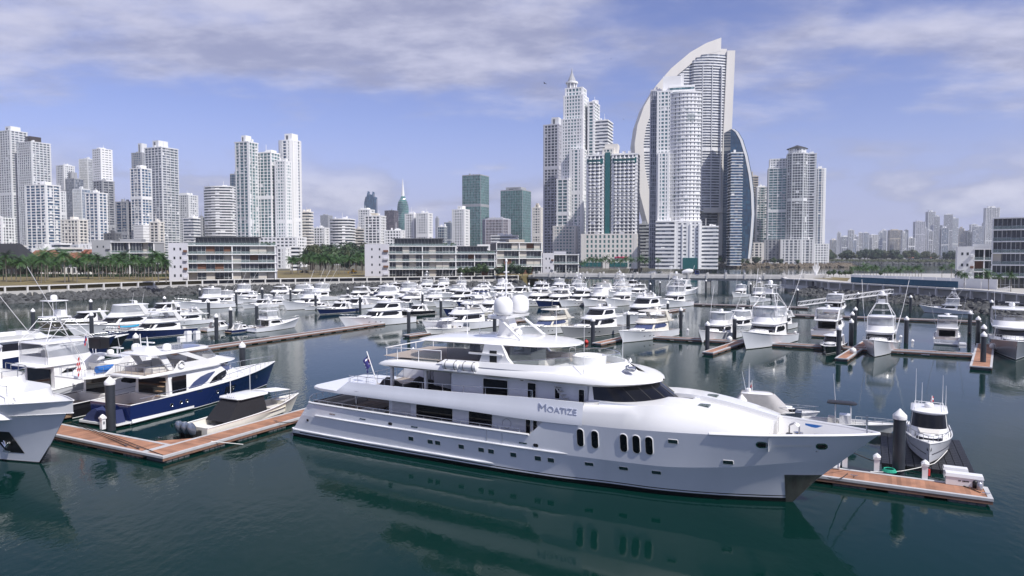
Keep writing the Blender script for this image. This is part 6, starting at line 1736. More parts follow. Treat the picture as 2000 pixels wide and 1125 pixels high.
def console(label, L=9.5, hm='gelcoat_white', name='centre_console_boat', topm='gelcoat_white'):
    B = L * 0.29; r = thing(name, label, 'boat'); h = Hull(L, B, L * 0.075, L * 0.125, full=0.4); make_hull(r, h, hm, cockpit=0.70, sole='deck_white')
    zc = h.zs * .45
    MB().box(0.40 * L, 0.52 * L, -0.5, 0.5, zc, zc + 1.15).build('helm_console', 'gelcoat_white', r)
    MB().box(0.28 * L, 0.36 * L, -0.55, 0.55, zc, zc + 0.8).build('leaning_post', 'cushion', r)
    slab_top(r, 0.27 * L, 0.58 * L, B * 0.34, zc + 2.15, 0.09, topm, 't_top', nose=0.5, tail=0.3, crown=0.03)
    f_ = MB()
    for s_ in (-1, 1):
        for x in (0.36, 0.52): f_.tube([(x * L, s_ * 0.55, zc), (x * L - 0.05, s_ * B * 0.28, zc + 2.18)], 0.03, 5)
    f_.build('t_top_frame', 'white_metal', r)
    for y in (-0.35, 0.35):
        o = MB(); o.box(-0.55, 0.0, y - 0.18, y + 0.18, zc + 0.35, zc + 1.0); o.box(-0.35, -0.15, y - 0.08, y + 0.08, -0.4, zc + .35); o.build('outboard_motor', 'outboard', r)
    whip(r, 0.35 * L, 0.6, zc + 2.2, 2.5, 0.2); bow_rail(r, h, 0.6, 0.35)
    r['L'] = L
    return r

# ================================================================= place the boats
HEAD = {'n': A1, 's': A1 + math.pi, 'w': A1 + math.pi / 2, 'e': A1 - math.pi / 2}
def px_of(p):
    d = Vector(p) - Vector((0, 0, CH)); yc = d.y * _c - d.z * _s
    return 1000 + F * d.x / yc
def place(proto, head, bow=None, stern=None, other=None, L=None, dang=0.0, label=None, group=None, hull=None, first=False):
    """bow or stern: waterline pixel of that end; other: pixel column of the far end, or L: length in metres"""
    a = HEAD[head] + R(dang); u = Vector((math.cos(a), math.sin(a), 0))
    p = P(*(bow or stern)); sg = -1 if bow else 1
    if L is None:
        best = min((abs(px_of(p + u * (sg * l / 10)) - other), l / 10) for l in range(60, 330))
        L = max(8.0, min(best[1], 26.0))
    o = p if stern else p - u * L
    k = L * 1.03 / proto['L']
    if first:
        r = proto; r.location = o; r.rotation_euler = (0, 0, a); r.scale = (k,) * 3
        if label: r['label'] = label
        if group: r['group'] = group
    else: r = copy_tree(proto, o, a, k, label, group)
    if hull:
        for c in kids_of(r):
            if c.name.split('.')[0] == 'hull': c.material_slots[0].link = 'OBJECT'; c.material_slots[0].material = MAT[hull]
    return r
def kids_of(r): return list(r.children)
pF1 = flybridge('x', 19, top=True, enc=False); pF2 = flybridge('x', 19, top=False, domes=2); pF3 = flybridge('x', 18, top=True, enc=True); pF4 = flybridge('x', 20, top=True, glass='blue_glass', wall='gelcoat_cream')
pF5 = flybridge('x', 20, sky=True, domes=2)
pS1 = sportfish('x', 17, tower=True); pS2 = sportfish('x', 15.5, tower=False)
pE1 = express('x', 14, top=True); pE2 = express('x', 13, top=False); pC1 = console('x')
bpy.context.view_layer.update()
BOATS = [
 (pE1, 's', dict(bow=(78, 647), other=232), 'taupe hulled express cruiser with cream deck moored outermost by the boulders', 'hull_taupe'),
 (pF3, 's', dict(bow=(133, 657), other=312), 'large white yacht with enclosed flybridge between the taupe and the kayak boats', None),
 (pF1, 's', dict(bow=(211, 667), other=374), 'navy hulled flybridge yacht carrying red and blue kayaks on its bow', 'hull_navy'),
 (pF2, 's', dict(bow=(300, 640), other=408), 'white flybridge yacht right behind the kayak yacht', None),
 (pE1, 'n', dict(stern=(398, 648), other=472), 'white hardtop cruiser stern to the brown dock beside a navy cruiser', None),
 (pE2, 'n', dict(stern=(446, 651), other=508), 'navy hulled open cruiser stern to the brown dock', 'hull_navy'),
 (pS1, 'n', dict(stern=(490, 649), other=582), 'small white fishing boat with tower stern to the brown dock', None),
 (pS2, 's', dict(bow=(399, 598), other=468), 'white fishing boat with outriggers nearest the curving boulder bank', None),
 (pS2, 's', dict(bow=(462, 592), other=512), 'white fishing boat with clear bridge curtains behind a white express cruiser', None),
 (pE1, 's', dict(bow=(473, 604), other=538), 'white express cruiser among fishing boats by the boulder bank', None),
 (pF3, 's', dict(bow=(512, 599), other=560), 'white yacht with clear curtains between two fishing boats', None),
 (pS2, 's', dict(bow=(553, 607), other=640), 'large white convertible with grey cover on its foredeck', None),
 (pE2, 's', dict(bow=(593, 607), other=648), 'white open cruiser beside the navy express cruiser', None),
 (pE1, 's', dict(bow=(621, 615), other=692), 'navy hulled express cruiser with white hardtop ahead of the big white flybridge yacht', 'hull_navy'),
 (pF1, 's', dict(bow=(640, 598), other=695), 'white hardtop yacht behind the navy express cruiser', None),
 (pE1, 's', dict(bow=(775, 618), other=842), 'black hulled express cruiser right behind the big white flybridge yacht', 'hull_black'),
 (pC1, 's', dict(bow=(832, 655), L=11), 'small white open boat lying in front of the porthole yacht', None),
 (pE1, 's', dict(bow=(926, 640), other=992), 'white cruiser with gear heaped on its bow beside the porthole yacht', None),
 (pF4, 's', dict(bow=(1015, 659), other=1115), 'cream yacht with blue oval windows behind the satellite domes', None),
 (pF5, 's', dict(bow=(1098, 664), other=1208), 'silver grey hulled yacht with black wraparound windows and brown foredeck', 'gelcoat_grey'),
 (pF4, 's', dict(bow=(1211, 671), other=1306), 'cream white yacht with blue oval windows alone at the finger dock end', None),
 (pF5, 's', dict(bow=(1200, 637), other=1292), 'white twin dome yacht behind the lone cream yacht', None),
 (pS1, 's', dict(bow=(1284, 603), other=1340), 'tall towered white fishing boat at the end of the packed rows', None),
 (pF3, 'n', dict(stern=(1318, 577), other=1362), 'white yacht pointing away near the bridge', None),
 (pS2, 's', dict(bow=(1366, 671), L=14.5), 'bow on white fishing boat left of the brown finger dock', None),
 (pF3, 's', dict(bow=(1412, 652), L=14), 'white yacht with dark bridge curtains behind two bow on fishing boats', None),
 (pS1, 's', dict(bow=(1450, 685), L=19.5), 'bow on white fishing boat with tower and white fenders right of the finger dock', None),
 (pF2, 's', dict(bow=(1492, 650), L=15), 'white yacht half hidden behind the fender hung fishing boat', None),
 (pE1, 's', dict(bow=(1612, 694), L=12), 'black hulled bow on cruiser with white deck beside the finger dock', 'hull_black'),
 (pF1, 'n', dict(stern=(1608, 659), L=18), 'white yacht showing its stern behind the black hulled bow on cruiser', None),
 (pS1, 's', dict(bow=(1706, 700), L=17), 'bow on white fishing boat with tall tower right of the finger dock', None),
 (pF3, 'n', dict(stern=(1625, 613), L=17), 'white yacht with blue tarpaulin by the boulder bank gangway', None),
 (pS2, 'n', dict(stern=(1848, 674), L=13.5), 'white fishing boat showing its open cockpit and named transom', None),
 (pS1, 'w', dict(bow=(1798, 610), L=12), 'low white fishing boat with tower below the steel gangway', None),
 (pF1, 's', dict(bow=(1985, 706), L=24), 'dark grey hulled large yacht hung with fenders beside the finger dock', 'gelcoat_grey'),
 (pS2, 's', dict(bow=(1430, 582), L=13), 'white fishing boat by the bridge pier', None),
 (pS1, 's', dict(bow=(1463, 592), L=14), 'towered white fishing boat behind the long dock near the bridge', None),
]
def real(proto, label, cat_):
    return proto
for i, (pr, hd, kw, lab, hm) in enumerate(BOATS):
    kw = dict(kw); x_ = (kw.get('bow') or kw.get('stern'))[0]
    kw.setdefault('dang', -5 if x_ < 640 else -13 if x_ < 1600 else -6)
    place(pr, hd, label=lab, hull=hm, **kw)
# the packed middle rows
br_ = random.Random(21)
ROWS = [(620, [(868, 0), (905, 1)], 15), (601, [(702, 3), (742, 1), (848, 6), (893, 0), (938, 4), (1003, 1), (1048, 0), (1093, 6), (1138, 3), (1183, 5), (1228, 1)], 15.5),
        (583, [(690, 4), (730, 3), (772, 0), (812, 6), (856, 2), (897, 1), (940, 1), (982, 4), (1022, 6), (1062, 0), (1102, 5), (1142, 2), (1182, 3), (1222, 0)], 15),
        (570, [(800, 5), (838, 3), (876, 5), (914, 0), (952, 3), (1030, 2), (1068, 3), (1106, 5), (1144, 4), (1182, 5), (1216, 3)], 13)]
PK = [pF1, pF2, pF3, pS2, pE1, pS1, pF5]
KN = ['white hardtop motor yacht', 'white twin dome motor yacht', 'white motor yacht with clear curtains', 'white fishing boat with outriggers', 'white express cruiser', 'white fishing boat with a tower', 'white two storey motor yacht']
RN = {620: 'moored just behind the porthole yacht', 601: 'in the nearest packed row of the middle marina', 583: 'in the second packed row of the middle marina', 570: 'in the row nearest the bridge and boulders'}
for y, lst, L0 in ROWS:
    for x, k in lst:
        place(PK[k], 's', bow=(x, y + br_.uniform(-1.2, 1.2)), L=L0 * br_.uniform(0.98, 1.25), dang=br_.uniform(-20, -8), label=KN[k] + ' ' + RN[y], group='boats packed in the middle of the marina', hull=br_.choice([None] * 7 + ['hull_navy', 'gelcoat_cream']))
LB = [(430, 588, pS2), (497, 587, pF1), (540, 586, pF3), (582, 590, pS2), (660, 589, pF1), (712, 590, pF3), (752, 589, pS2), (345, 606, pS2), (252, 622, pE1), (655, 607, pE1), (760, 603, pF1), (805, 601, pS2)]
for x, y, k in LB:
    nm_ = {pS1: 'white fishing boat with a tower', pS2: 'white fishing boat with outriggers', pF3: 'white motor yacht with clear curtains', pF1: 'white hardtop motor yacht', pE1: 'white express cruiser'}[k]
    place(k, 's', bow=(x, y), L=15 * br_.uniform(0.9, 1.15), dang=br_.uniform(-16, -4), label=nm_ + ' in the rows below the boulder bank', group='boats in the rows below the boulder bank')
# individual differences: covers, missing poles, coloured canvas
for o in [o for o in bpy.data.objects if o.parent is None and str(o.get('group', '')).startswith('boats ')]:
    u_ = br_.random(); v_ = br_.random()
    for c in list(o.children):
        b_ = c.name.split('.')[0]
        if b_ == 'outrigger_pole' and u_ < 0.4: bpy.data.objects.remove(c)
        elif b_ == 'clear_enclosure' and 0.3 < u_ < 0.6: c.material_slots[0].link = 'OBJECT'; c.material_slots[0].material = MAT[br_.choice(['white_canvas', 'grey_canvas', 'black_canvas'])]
        elif b_ == 'hardtop' and v_ < 0.22: c.material_slots[0].link = 'OBJECT'; c.material_slots[0].material = MAT[br_.choice(['navy_canvas', 'grey_canvas', 'gelcoat_cream'])]
        elif b_ == 'bow_rail' and 0.5 < v_ < 0.6: bpy.data.objects.remove(c)
for p_ in (pF1, pF2, pF3, pF4, pF5, pS1, pS2, pE1, pE2, pC1): remove_tree(p_)

# ---- the two prominent white yachts in the middle
big = flybridge('white flybridge yacht with black oval windows mirrored in calm water at the dock end', 20.5, sky=True, domes=1)
place(big, 's', bow=(667, 641), other=800, dang=-14, first=True)
prt = flybridge('white yacht with a row of dark portholes along its hull behind the hardtop', 20, top=False, arch=True)
place(prt, 's', bow=(828, 651), other=958, dang=-14, first=True)
ph = Hull(20, 20 * 0.262, 20 * .068, 20 * .125)
for x in (9.5, 10.4, 11.3, 13.0, 14.0, 15.2, 16.2):
    p = ph.at(x, 0.85, 0.015, -1); q = ph.at(x, 0.85, 0.015, 1)
    for pp, s_ in ((p, -1), (q, 1)):
        MB().add([(pp[0] + 0.2 * math.cos(a), ph.at(pp[0] + 0.2 * math.cos(a), 0.85 + 0.13 * math.sin(a), 0.02, s_)[1], 0.85 + 0.13 * math.sin(a)) for a in [k * math.pi / 6 for k in range(12)]], [tuple(range(12)) if s_ < 0 else tuple(range(11, -1, -1))]).build('oval_porthole', 'yacht_glass', prt)
# ================================================================= blue yacht at the near dock
by = thing('motor_yacht', 'royal blue hulled cream flybridge yacht with dark panelled hardtop at the near dock', 'yacht')
h = Hull(22.0, 5.9, 1.9, 2.75, full=0.45, flare=1.3, lw=0.93)
make_hull(by, h, 'hull_blue', cockpit=0.20, sole='teak')
MB().prism([(-1.5, -2.3), (-1.2, -2.6), (0.1, -2.75), (0.1, 2.75), (-1.2, 2.6), (-1.5, 2.3)], 0.22, 0.40).build('swim_platform', 'gelcoat_white', by)
for s_ in (-1, 1):
    a = [h.at(x, 0.42, 0.05, s_) for x in [0.05 + 7.2 * i / 12 for i in range(13)]]
    MB().grid([[(p[0], p[1] + s_ * 0.10 * (1 - i / 13), 0.55 - 0.1 * i / 13) for i, p in enumerate(a)], [(p[0], p[1] + s_ * 0.16 * (1 - i / 13), 0.22) for i, p in enumerate(a)], [(p[0], p[1] - s_ * 0.05, 0.12) for p in a]], 0, s_ < 0).build('spray_rail', 'gelcoat_white', by)
    for x, z in ((4.5, 1.05), (5.6, 1.1), (6.3, 1.12), (12.9, 1.25), (17.3, 1.7), (10.4, 1.3)):
        pp = [(x + 0.17 * math.cos(k * math.pi / 8), z + 0.17 * math.sin(k * math.pi / 8)) for k in range(16)]
        o = MB().add([h.at(a_, b_, 0.015, s_) for a_, b_ in pp], [tuple(range(16)) if s_ < 0 else tuple(range(15, -1, -1))]).build('porthole', 'yacht_glass', by)
        MB().tube([h.at(a_, b_, 0.02, s_) for a_, b_ in pp], 0.025, 5, closed=True).build('rim', 'steel', o)
    for k in range(4):
        x = 11.6 + k * 0.42
        MB().add([h.at(x, 0.85, 0.015, s_), h.at(x + 0.3, 0.85, 0.015, s_), h.at(x + 0.3, 1.6, 0.015, s_), h.at(x, 1.6, 0.015, s_)], [(0, 1, 2, 3) if s_ < 0 else (3, 2, 1, 0)]).build('hull_window', 'boot_black', by)
    for x in (7.5, 9.8): MB().add([h.at(x, 1.75, 0.015, s_), h.at(x + 0.7, 1.77, 0.015, s_), h.at(x + 0.7, 1.86, 0.015, s_), h.at(x, 1.84, 0.015, s_)], [(0, 1, 2, 3) if s_ < 0 else (3, 2, 1, 0)]).build('hull_vent', 'steel', by)
rr = random.Random(4)
g = MB(); g.grid([[(lerp(-1.3, 0.0, i / 6) + rr.uniform(-.05, .05), lerp(-2.4, 2.2, j / 9), 0.40 + (1.15 if 0 < i < 6 and 0 < j < 9 else 0.0) * (0.75 + 0.25 * math.sin(j * 1.3)) + rr.uniform(-.05, .05)) for j in range(10)] for i in range(7)], 0, True); g.build('tender_cover', 'navy_canvas', by, smooth=50)
zb0, zb1 = 1.95, 4.15
lo2 = front_outline(4.6, 17.2, 2.45, 6.2, 10, 6); hi2 = front_outline(4.6, 12.9, 2.20, 3.0, 10, 6)
sh = MB(); shell(sh, lift(lo2, zb0), lift(hi2, zb1), crown=0.1); sh.build('deckhouse', 'gelcoat_white', by, smooth=35)
n_ = len(lo2)
band(lift(lo2, zb0), lift(hi2, zb1), 0.60, 0.93, 9, n_ - 10, 0.02).build('windscreen', 'blue_glass', by, smooth=60)
def sidey(x, z):
    """half width of the deckhouse side at (x,z)"""
    t = (z - zb0) / (zb1 - zb0); best = None
    for i in range(15):
        a = Vector((*lo2[i], zb0)).lerp(Vector((*hi2[i], zb1)), t); b_ = Vector((*lo2[i + 1], zb0)).lerp(Vector((*hi2[i + 1], zb1)), t)
        if a.x <= x <= b_.x or (b_.x <= x <= a.x): return -lerp(a.y, b_.y, (x - a.x) / (b_.x - a.x + 1e-9))
    return 2.2
for s_ in (-1, 1):
    for nm, gm, tops, bots in (('side_window', 'blue_glass', [(6.9, 2.28), (7.6, 2.80), (8.5, 3.20), (9.5, 3.42), (10.5, 3.50)], [(6.9, 2.22), (7.8, 2.24), (8.6, 2.30), (9.3, 2.6), (10.4, 3.38)]),
                       ('side_window', 'yacht_glass', [(9.6, 2.36), (10.2, 2.85), (11.0, 3.18), (11.8, 3.34), (12.6, 3.36)], [(9.6, 2.30), (10.4, 2.34), (11.2, 2.45), (11.9, 2.72), (12.5, 3.22)])):
        mb = MB(); mb.grid([[(x, s_ * (sidey(x, z) + 0.03), z) for x, z in bots], [(x, s_ * (sidey(x, z) + 0.03), z) for x, z in tops]], 0, s_ > 0); mb.build(nm, gm, by, smooth=60)
    MB().box(4.9, 6.6, s_ * 2.46 - .02, s_ * 2.46 + .02, 2.1, 3.75).build('dark_side_screen', 'yacht_glass', by)
    MB().tube([h.at(x, h.sheer(x / 22), -0.02, s_)[:2] + (h.sheer(x / 22) + 0.45,) for x in [1 + 9.5 * i / 10 for i in range(11)]], 0.025, 5).build('side_rail', 'steel', by)
MB().box(4.55, 4.6, -1.9, 1.9, 1.3, 3.7).build('saloon_door', 'yacht_glass', by)
for k in range(6): MB().box(2.9 + k * 0.26, 3.2 + k * 0.26, -2.2, -1.5, 1.2 + k * 0.42, 1.26 + k * 0.42).build('stair_tread', 'teak', by)
slab_top(by, 1.6, 12.8, 2.55, 4.10, 0.24, 'gelcoat_white', 'flybridge_deck', nose=2.6, tail=0.9, crown=0.02)
MB().box(2.0, 5.2, -2.2, 2.2, 4.345, 4.36).build('flybridge_planking', 'teak_grey', by)
ol = front_outline(5.0, 15.0, 2.45, 4.6, 8, 6); oh = front_outline(5.6, 12.0, 2.42, 2.6, 8, 6)
co = MB(); shell(co, lift(ol, 4.25), lift(oh, 5.0), cap=False, back=False); oi = front_outline(5.6, 11.8, 2.26, 2.5, 8, 6); nn_ = len(oh)
co.add(lift(oh, 5.0) + lift(oi, 5.0) + lift(oi, 4.36), [(i, i + 1, nn_ + i + 1, nn_ + i) for i in range(nn_ - 1)] + [(nn_ + i, nn_ + i + 1, 2 * nn_ + i + 1, 2 * nn_ + i) for i in range(nn_ - 1)]); co.build('flybridge_coaming', 'gelcoat_white', by, smooth=35)
w_ = MB(); w_.grid([[(oh[i][0], oh[i][1], 5.0) for i in range(5, nn_ - 5)], [(oh[i][0] - 0.7, oh[i][1] * 0.95, 5.75) for i in range(5, nn_ - 5)]]); w_.build('flybridge_windscreen', 'tint_glass', by, smooth=60)
MB().tube([(oh[i][0] - 0.7, oh[i][1] * 0.95, 5.76) for i in range(5, nn_ - 5)], 0.025, 5).build('windscreen_frame', 'steel', by)
rail_along([(5.2, -2.35, 4.35), (2.1, -2.2, 4.35), (1.9, 0, 4.35), (2.1, 2.2, 4.35), (5.2, 2.35, 4.35)], 0.75, 0.022, 0.8).build('flybridge_rail', 'steel', by, smooth=60)
MB().box(3.2, 5.0, -1.9, -0.6, 4.36, 4.8).box(3.2, 5.0, 0.6, 1.9, 4.36, 4.8).build('sun_pad', 'cushion', by)
MB().box(6.2, 8.6, 0.6, 2.0, 4.36, 4.85).box(6.2, 6.5, 0.6, 2.0, 4.8, 5.2).box(9.6, 10.4, -0.6, 0.8, 4.36, 5.3).build('flybridge_seating', 'cushion', by)
life_ring(by, (6.0, -2.52, 4.85), 0.34, Matrix.Rotation(R(90), 4, 'Z'))
for s_ in (-1, 1):
    a = MB(); a.slabxz([(8.6, 4.9), (9.6, 4.9), (6.6, 6.15), (5.4, 6.15)], min(s_ * 2.15, s_ * 2.42), max(s_ * 2.15, s_ * 2.42)); a.build('hardtop_arch_leg', 'gelcoat_white', by)
    a = MB(); a.slabxz([(4.9, 4.4), (5.5, 4.4), (4.4, 6.15), (3.6, 6.15)], min(s_ * 1.9, s_ * 2.1), max(s_ * 1.9, s_ * 2.1)); a.build('hardtop_aft_leg', 'gelcoat_white', by)
slab_top(by, 2.6, 10.6, 2.5, 6.12, 0.16, 'gelcoat_white', nose=1.6, tail=1.0, crown=0.03)
op = front_outline(6.2, 9.9, 1.6, 1.0, 6, 3); MB().add(lift(op, 6.335), [tuple(range(len(op)))]).build('sunroof_panel', 'hull_navy', by)
MB().slabxz([(3.2, 6.3), (4.9, 6.3), (4.4, 6.85), (3.4, 6.85)], -0.8, 0.8).build('mast_base', 'gelcoat_white', by)
MB().tube([(3.7, 0.3, 6.8), (3.6, 0.3, 8.1)], 0.05, 6).tube([(4.0, -0.3, 6.8), (3.9, -0.3, 7.8)], 0.05, 6).build('mast_posts', 'gelcoat_white', by)
MB().box(4.1, 4.3, -0.9, 0.9, 7.15, 7.27).cyl((4.2, 0, 6.8), (4.2, 0, 7.2), 0.1, n=8).build('radar_scanner', 'gelcoat_white', by)
dome(by, (4.0, 1.4, 6.32), 0.42, 0.75); dome(by, (5.2, -1.5, 6.32), 0.42, 0.75)
bow_rail(by, h, 0.52, 0.75, 1.2)
for x in (12.6, 14.5): whip(by, x - 1.5, -1.2 if x < 13 else 1.2, 4.4, 0.01)
t_ = text_mesh('m', 0.62, 0.015, 'transom_lettering', 'boot_black', by, Matrix.Translation((-0.03, 0.9, 1.25)) @ Matrix.Rotation(-math.pi / 2, 4, 'Z') @ Matrix.Rotation(R(90), 4, 'X'))
S0 = P(216, 826); by.location = (S0.x, S0.y, 0); by.rotation_euler = (0, 0, A1 + R(4))

# ---- black hulled yacht, tall fishing boat and navy yacht further left
bk = flybridge('black hulled yacht with dark arch, flags and a blue drum on its flybridge', 22, 'hull_black', top=False, arch=True, domes=1)
p = S0 + E2 * 7.2 - E1 * 1.0; bk.location = (p.x, p.y, 0); bk.rotation_euler = (0, 0, A1 + R(3))
zf = 22 * 0.0835 + 22 * 0.075 + 0.15 + 0.1
MB().cyl((3.2, -1.7, zf + 0.55), (5.0, -1.7, zf + 0.55), 0.36, n=12).build('blue_drum', 'blue_plastic', bk, smooth=40)
MB().box(5.3, 6.6, -2.0, -1.3, zf + 0.2, zf + 0.55).build('red_crate', 'red_paint', bk)
life_ring(bk, (7.0, -2.62, zf + 0.75), 0.32, Matrix.Rotation(R(90), 4, 'Z'))
mb = MB(); mb.sphere((5.6, 0.5, zf + 3.0), 0.42, 12, 8); mb.build('black_dome', 'black_plastic', bk, smooth=60)
mb = MB()
for k in range(5): mb.box(4.2 + k * .25, 4.24 + k * .25, -0.9, 0.9, zf + 2.5, zf + 3.6)
for k in range(5): mb.box(4.2, 5.24, -0.9 + k * .45, -0.86 + k * .45, zf + 2.5, zf + 3.6)
mb.box(4.2, 5.24, -0.9, 0.9, zf + 2.9, zf + 2.94); mb.box(4.2, 5.24, -0.9, 0.9, zf + 3.3, zf + 3.34)
mb.build('mast_cage', 'black_plastic', bk)
def small_flag(parent, x, y, z, w, hgt, bands, lean=0.25):
    MB().cyl((x, y, z), (x - lean, y, z + hgt * 2.1), 0.03, n=6).build('flag_staff', 'white_metal', parent)
    n = len(bands)
    for i, m_ in enumerate(bands):
        rows = []
        for k in (0, 1):
            q = (i + k) / n
            rows.append([(x - lean * (2.0 - q) / 2.1 - w * 0.35 * t, y + 0.10 * math.sin(6 * t) + 0.02, z + hgt * 2.05 - q * hgt - 0.75 * w * t) for t in (0, .25, .5, .75, 1)])
        MB().grid(rows).build('flag_stripe', m_, parent)
small_flag(bk, 1.4, -2.2, zf - 0.4, 1.0, 1.3, ['flag_red', 'flag_white', 'flag_red', 'flag_white', 'flag_red'])
small_flag(bk, 4.0, 0.6, zf + 2.6, 0.9, 0.8, ['flag_white', 'flag_blue', 'flag_red'])
sf = sportfish('big white fishing boat with tall ladder tower behind the black hulled yacht', 22, tower=True)
p = S0 + E2 * 15.2 - E1 * 4.0; sf.location = (p.x, p.y, 0); sf.rotation_euler = (0, 0, A1 + R(2))
p = P(228, 692); nv = flybridge('long navy hulled white express yacht behind the tall fishing boat', 25, 'hull_navy', top=False, arch=False)
u = E1; nv.location = (p.x - u.x * 25, p.y - u.y * 25, 0); nv.rotation_euler = (0, 0, A1)
p = P(252, 675); be = express('black hulled open boat with white deck beside the long navy yacht', 17, 'hull_black', top=False)
be.location = (p.x - u.x * 17, p.y - u.y * 17, 0); be.rotation_euler = (0, 0, A1)

# ---- kayaks lying on the navy yacht's bow
kp = [o for o in bpy.data.objects if o.get('label', '').startswith('navy hulled flybridge yacht carrying')][0]
kl = kp.scale[0]
for nm, lab, m_, dx, dy, dz in (('kayak', 'orange red kayak on the bow of the navy flybridge yacht', 'orange_plastic', 13.6, -1.15, 0.62), ('kayak', 'turquoise blue kayak on the bow of the navy flybridge yacht', 'cyan_plastic', 14.2, 0.35, 0.75)):
    mb = MB(); rows = []
    for i in range(11):
        t = i / 10; w = 0.42 * math.sin(math.pi * min(max(t, 0.02), 0.98)) ** 0.6
        rows.append([(-1.9 + 3.8 * t, w * math.cos(a), 0.22 * math.sin(a) + 0.16 * abs(2 * t - 1) ** 3) for a in [k * math.pi / 5 for k in range(10)]])
    mb.grid(rows, 0, closed=True); o = mb.build(nm, m_, label=lab, cat='kayak', smooth=50)
    M = Matrix.Translation(kp.location) @ Matrix.Rotation(kp.rotation_euler.z, 4, 'Z') @ Matrix.Scale(kl, 4)
    hh = Hull(19, 19 * .262, 19 * .068, 19 * .125); q = M @ Vector((dx, dy, hh.sheer(dx / 19) + dz)); o.location = q; o.rotation_euler = (0, 0, kp.rotation_euler.z + 0.1)

# ================================================================= white yacht bow at the left edge
wy = thing('superyacht', 'large white yacht with flared bow and dark anchor pocket overhanging the near dock', 'yacht')
h = Hull(31.0, 7.4, 3.3, 5.35, full=0.5, flare=1.7, lw=0.85)
make_hull(wy, h, 'gelcoat_hull', cockpit=0.0, deck='gelcoat_white', drop=0.95)
for s_ in (-1, 1):
    MB().add([h.at(x, z, 0.02, s_) for x, z in ((23.6, 0.75), (25.2, 0.75), (24.6, 2.5), (22.6, 2.5))] , [(0, 1, 2, 3) if s_ < 0 else (3, 2, 1, 0)]).build('anchor_pocket', 'boot_black', wy)
    an = MB(); c_ = Vector(h.at(23.9, 1.55, 0.10, s_))
    an.tube([c_ + Vector((-0.5, 0, 0.7)), c_ + Vector((0.05, 0, -0.2))], 0.07, 6); an.tube([c_ + Vector((-0.5, 0, 0.05)), c_ + Vector((0.05, 0, -0.3)), c_ + Vector((0.55, 0, 0.1))], 0.09, 6); an.box(c_.x - .35, c_.x + .55, c_.y - .05, c_.y + .05, 0.85, 1.0)
    an.build('anchor', 'steel', wy, smooth=40)
    for x0, x1 in ((22.2, 24.0), (25.2, 27.0)):
        MB().add([h.at(x0, 3.72, 0.02, s_), h.at(x1, 3.80, 0.02, s_), h.at(x1, 3.95, 0.02, s_), h.at(x0, 3.88, 0.02, s_)], [(0, 1, 2, 3) if s_ < 0 else (3, 2, 1, 0)]).build('freeing_port', 'gelcoat_white', wy)
    MB().add([h.at(x, z, 0.02, s_) for x, z in ((26.2, 0.05), (26.9, 0.05), (28.3, 1.75), (27.9, 1.75))], [(0, 1, 2, 3) if s_ < 0 else (3, 2, 1, 0)]).build('stem_guard', 'boot_black', wy)
def blk(x0, x1, y0, y1, z0, z1, nm, m_='gelcoat_white'):
    return MB().box(x0, x1, y0, y1, z0, z1).build(nm, m_, wy)
lo2 = front_outline(8, 26.0, 2.7, 3.0, 8, 4); hi2 = front_outline(8, 25.3, 2.45, 2.7, 8, 4)
t_ = MB(); shell(t_, lift(lo2, 3.6), lift(hi2, 5.45)); t_.build('foredeck_house', 'gelcoat_white', wy, smooth=35)
for k in range(4): blk(24.0 - k * 0.32, 24.35 - k * 0.32, -2.95, -2.3, 4.05 + k * 0.3, 4.35 + k * 0.3, 'stair_tread', 'cushion')
lo2 = front_outline(9, 22.0, 2.2, 2.6, 8, 4)
t_ = MB(); shell(t_, lift(lo2, 5.45), lift([(x, y * 0.98) for x, y in lo2], 6.25), cap=False, back=False); shell(t_, lift([(x - .12, y * 0.9) for x, y in lo2], 6.25), lift([(x - .12, y * 0.9) for x, y in lo2], 5.5), cap=False, back=False)
t_.build('lounge_coaming', 'gelcoat_white', wy, smooth=35)
blk(17.5, 19.8, -1.2, 1.2, 5.45, 5.95, 'lounge_sofa', 'cushion'); blk(10, 16, -2.4, 2.4, 5.45, 8.0, 'wheelhouse'); blk(15.98, 16.05, -2.1, 2.1, 6.5, 7.6, 'wheelhouse_glass', 'yacht_glass')
rail_along([(x, y * 1.03, 6.2) for x, y in lo2[3:-3]], 0.55, 0.028, 1.2).build('lounge_rail', 'steel', wy, smooth=60)
rail_along([(25.6, -1.8, 5.4), (23.9, -2.4, 5.4), (20, -2.55, 5.4), (16, -2.6, 5.4)], 0.8, 0.025, 1.4).build('side_rail', 'steel', wy, smooth=60)
life_ring(wy, (25.75, -1.55, 4.95), 0.36, Matrix.Rotation(R(35), 4, 'Z') @ Matrix.Identity(4))
slab_top(wy, 8, 17, 2.6, 8.0, 0.2, name='wheelhouse_roof', nose=1.5)
W0 = P(80, 905); u = Vector((math.cos(MY_A), math.sin(MY_A), 0)); q = W0 - u * (31 * 0.85); wy.location = (q.x, q.y, 0); wy.rotation_euler = (0, 0, MY_A)

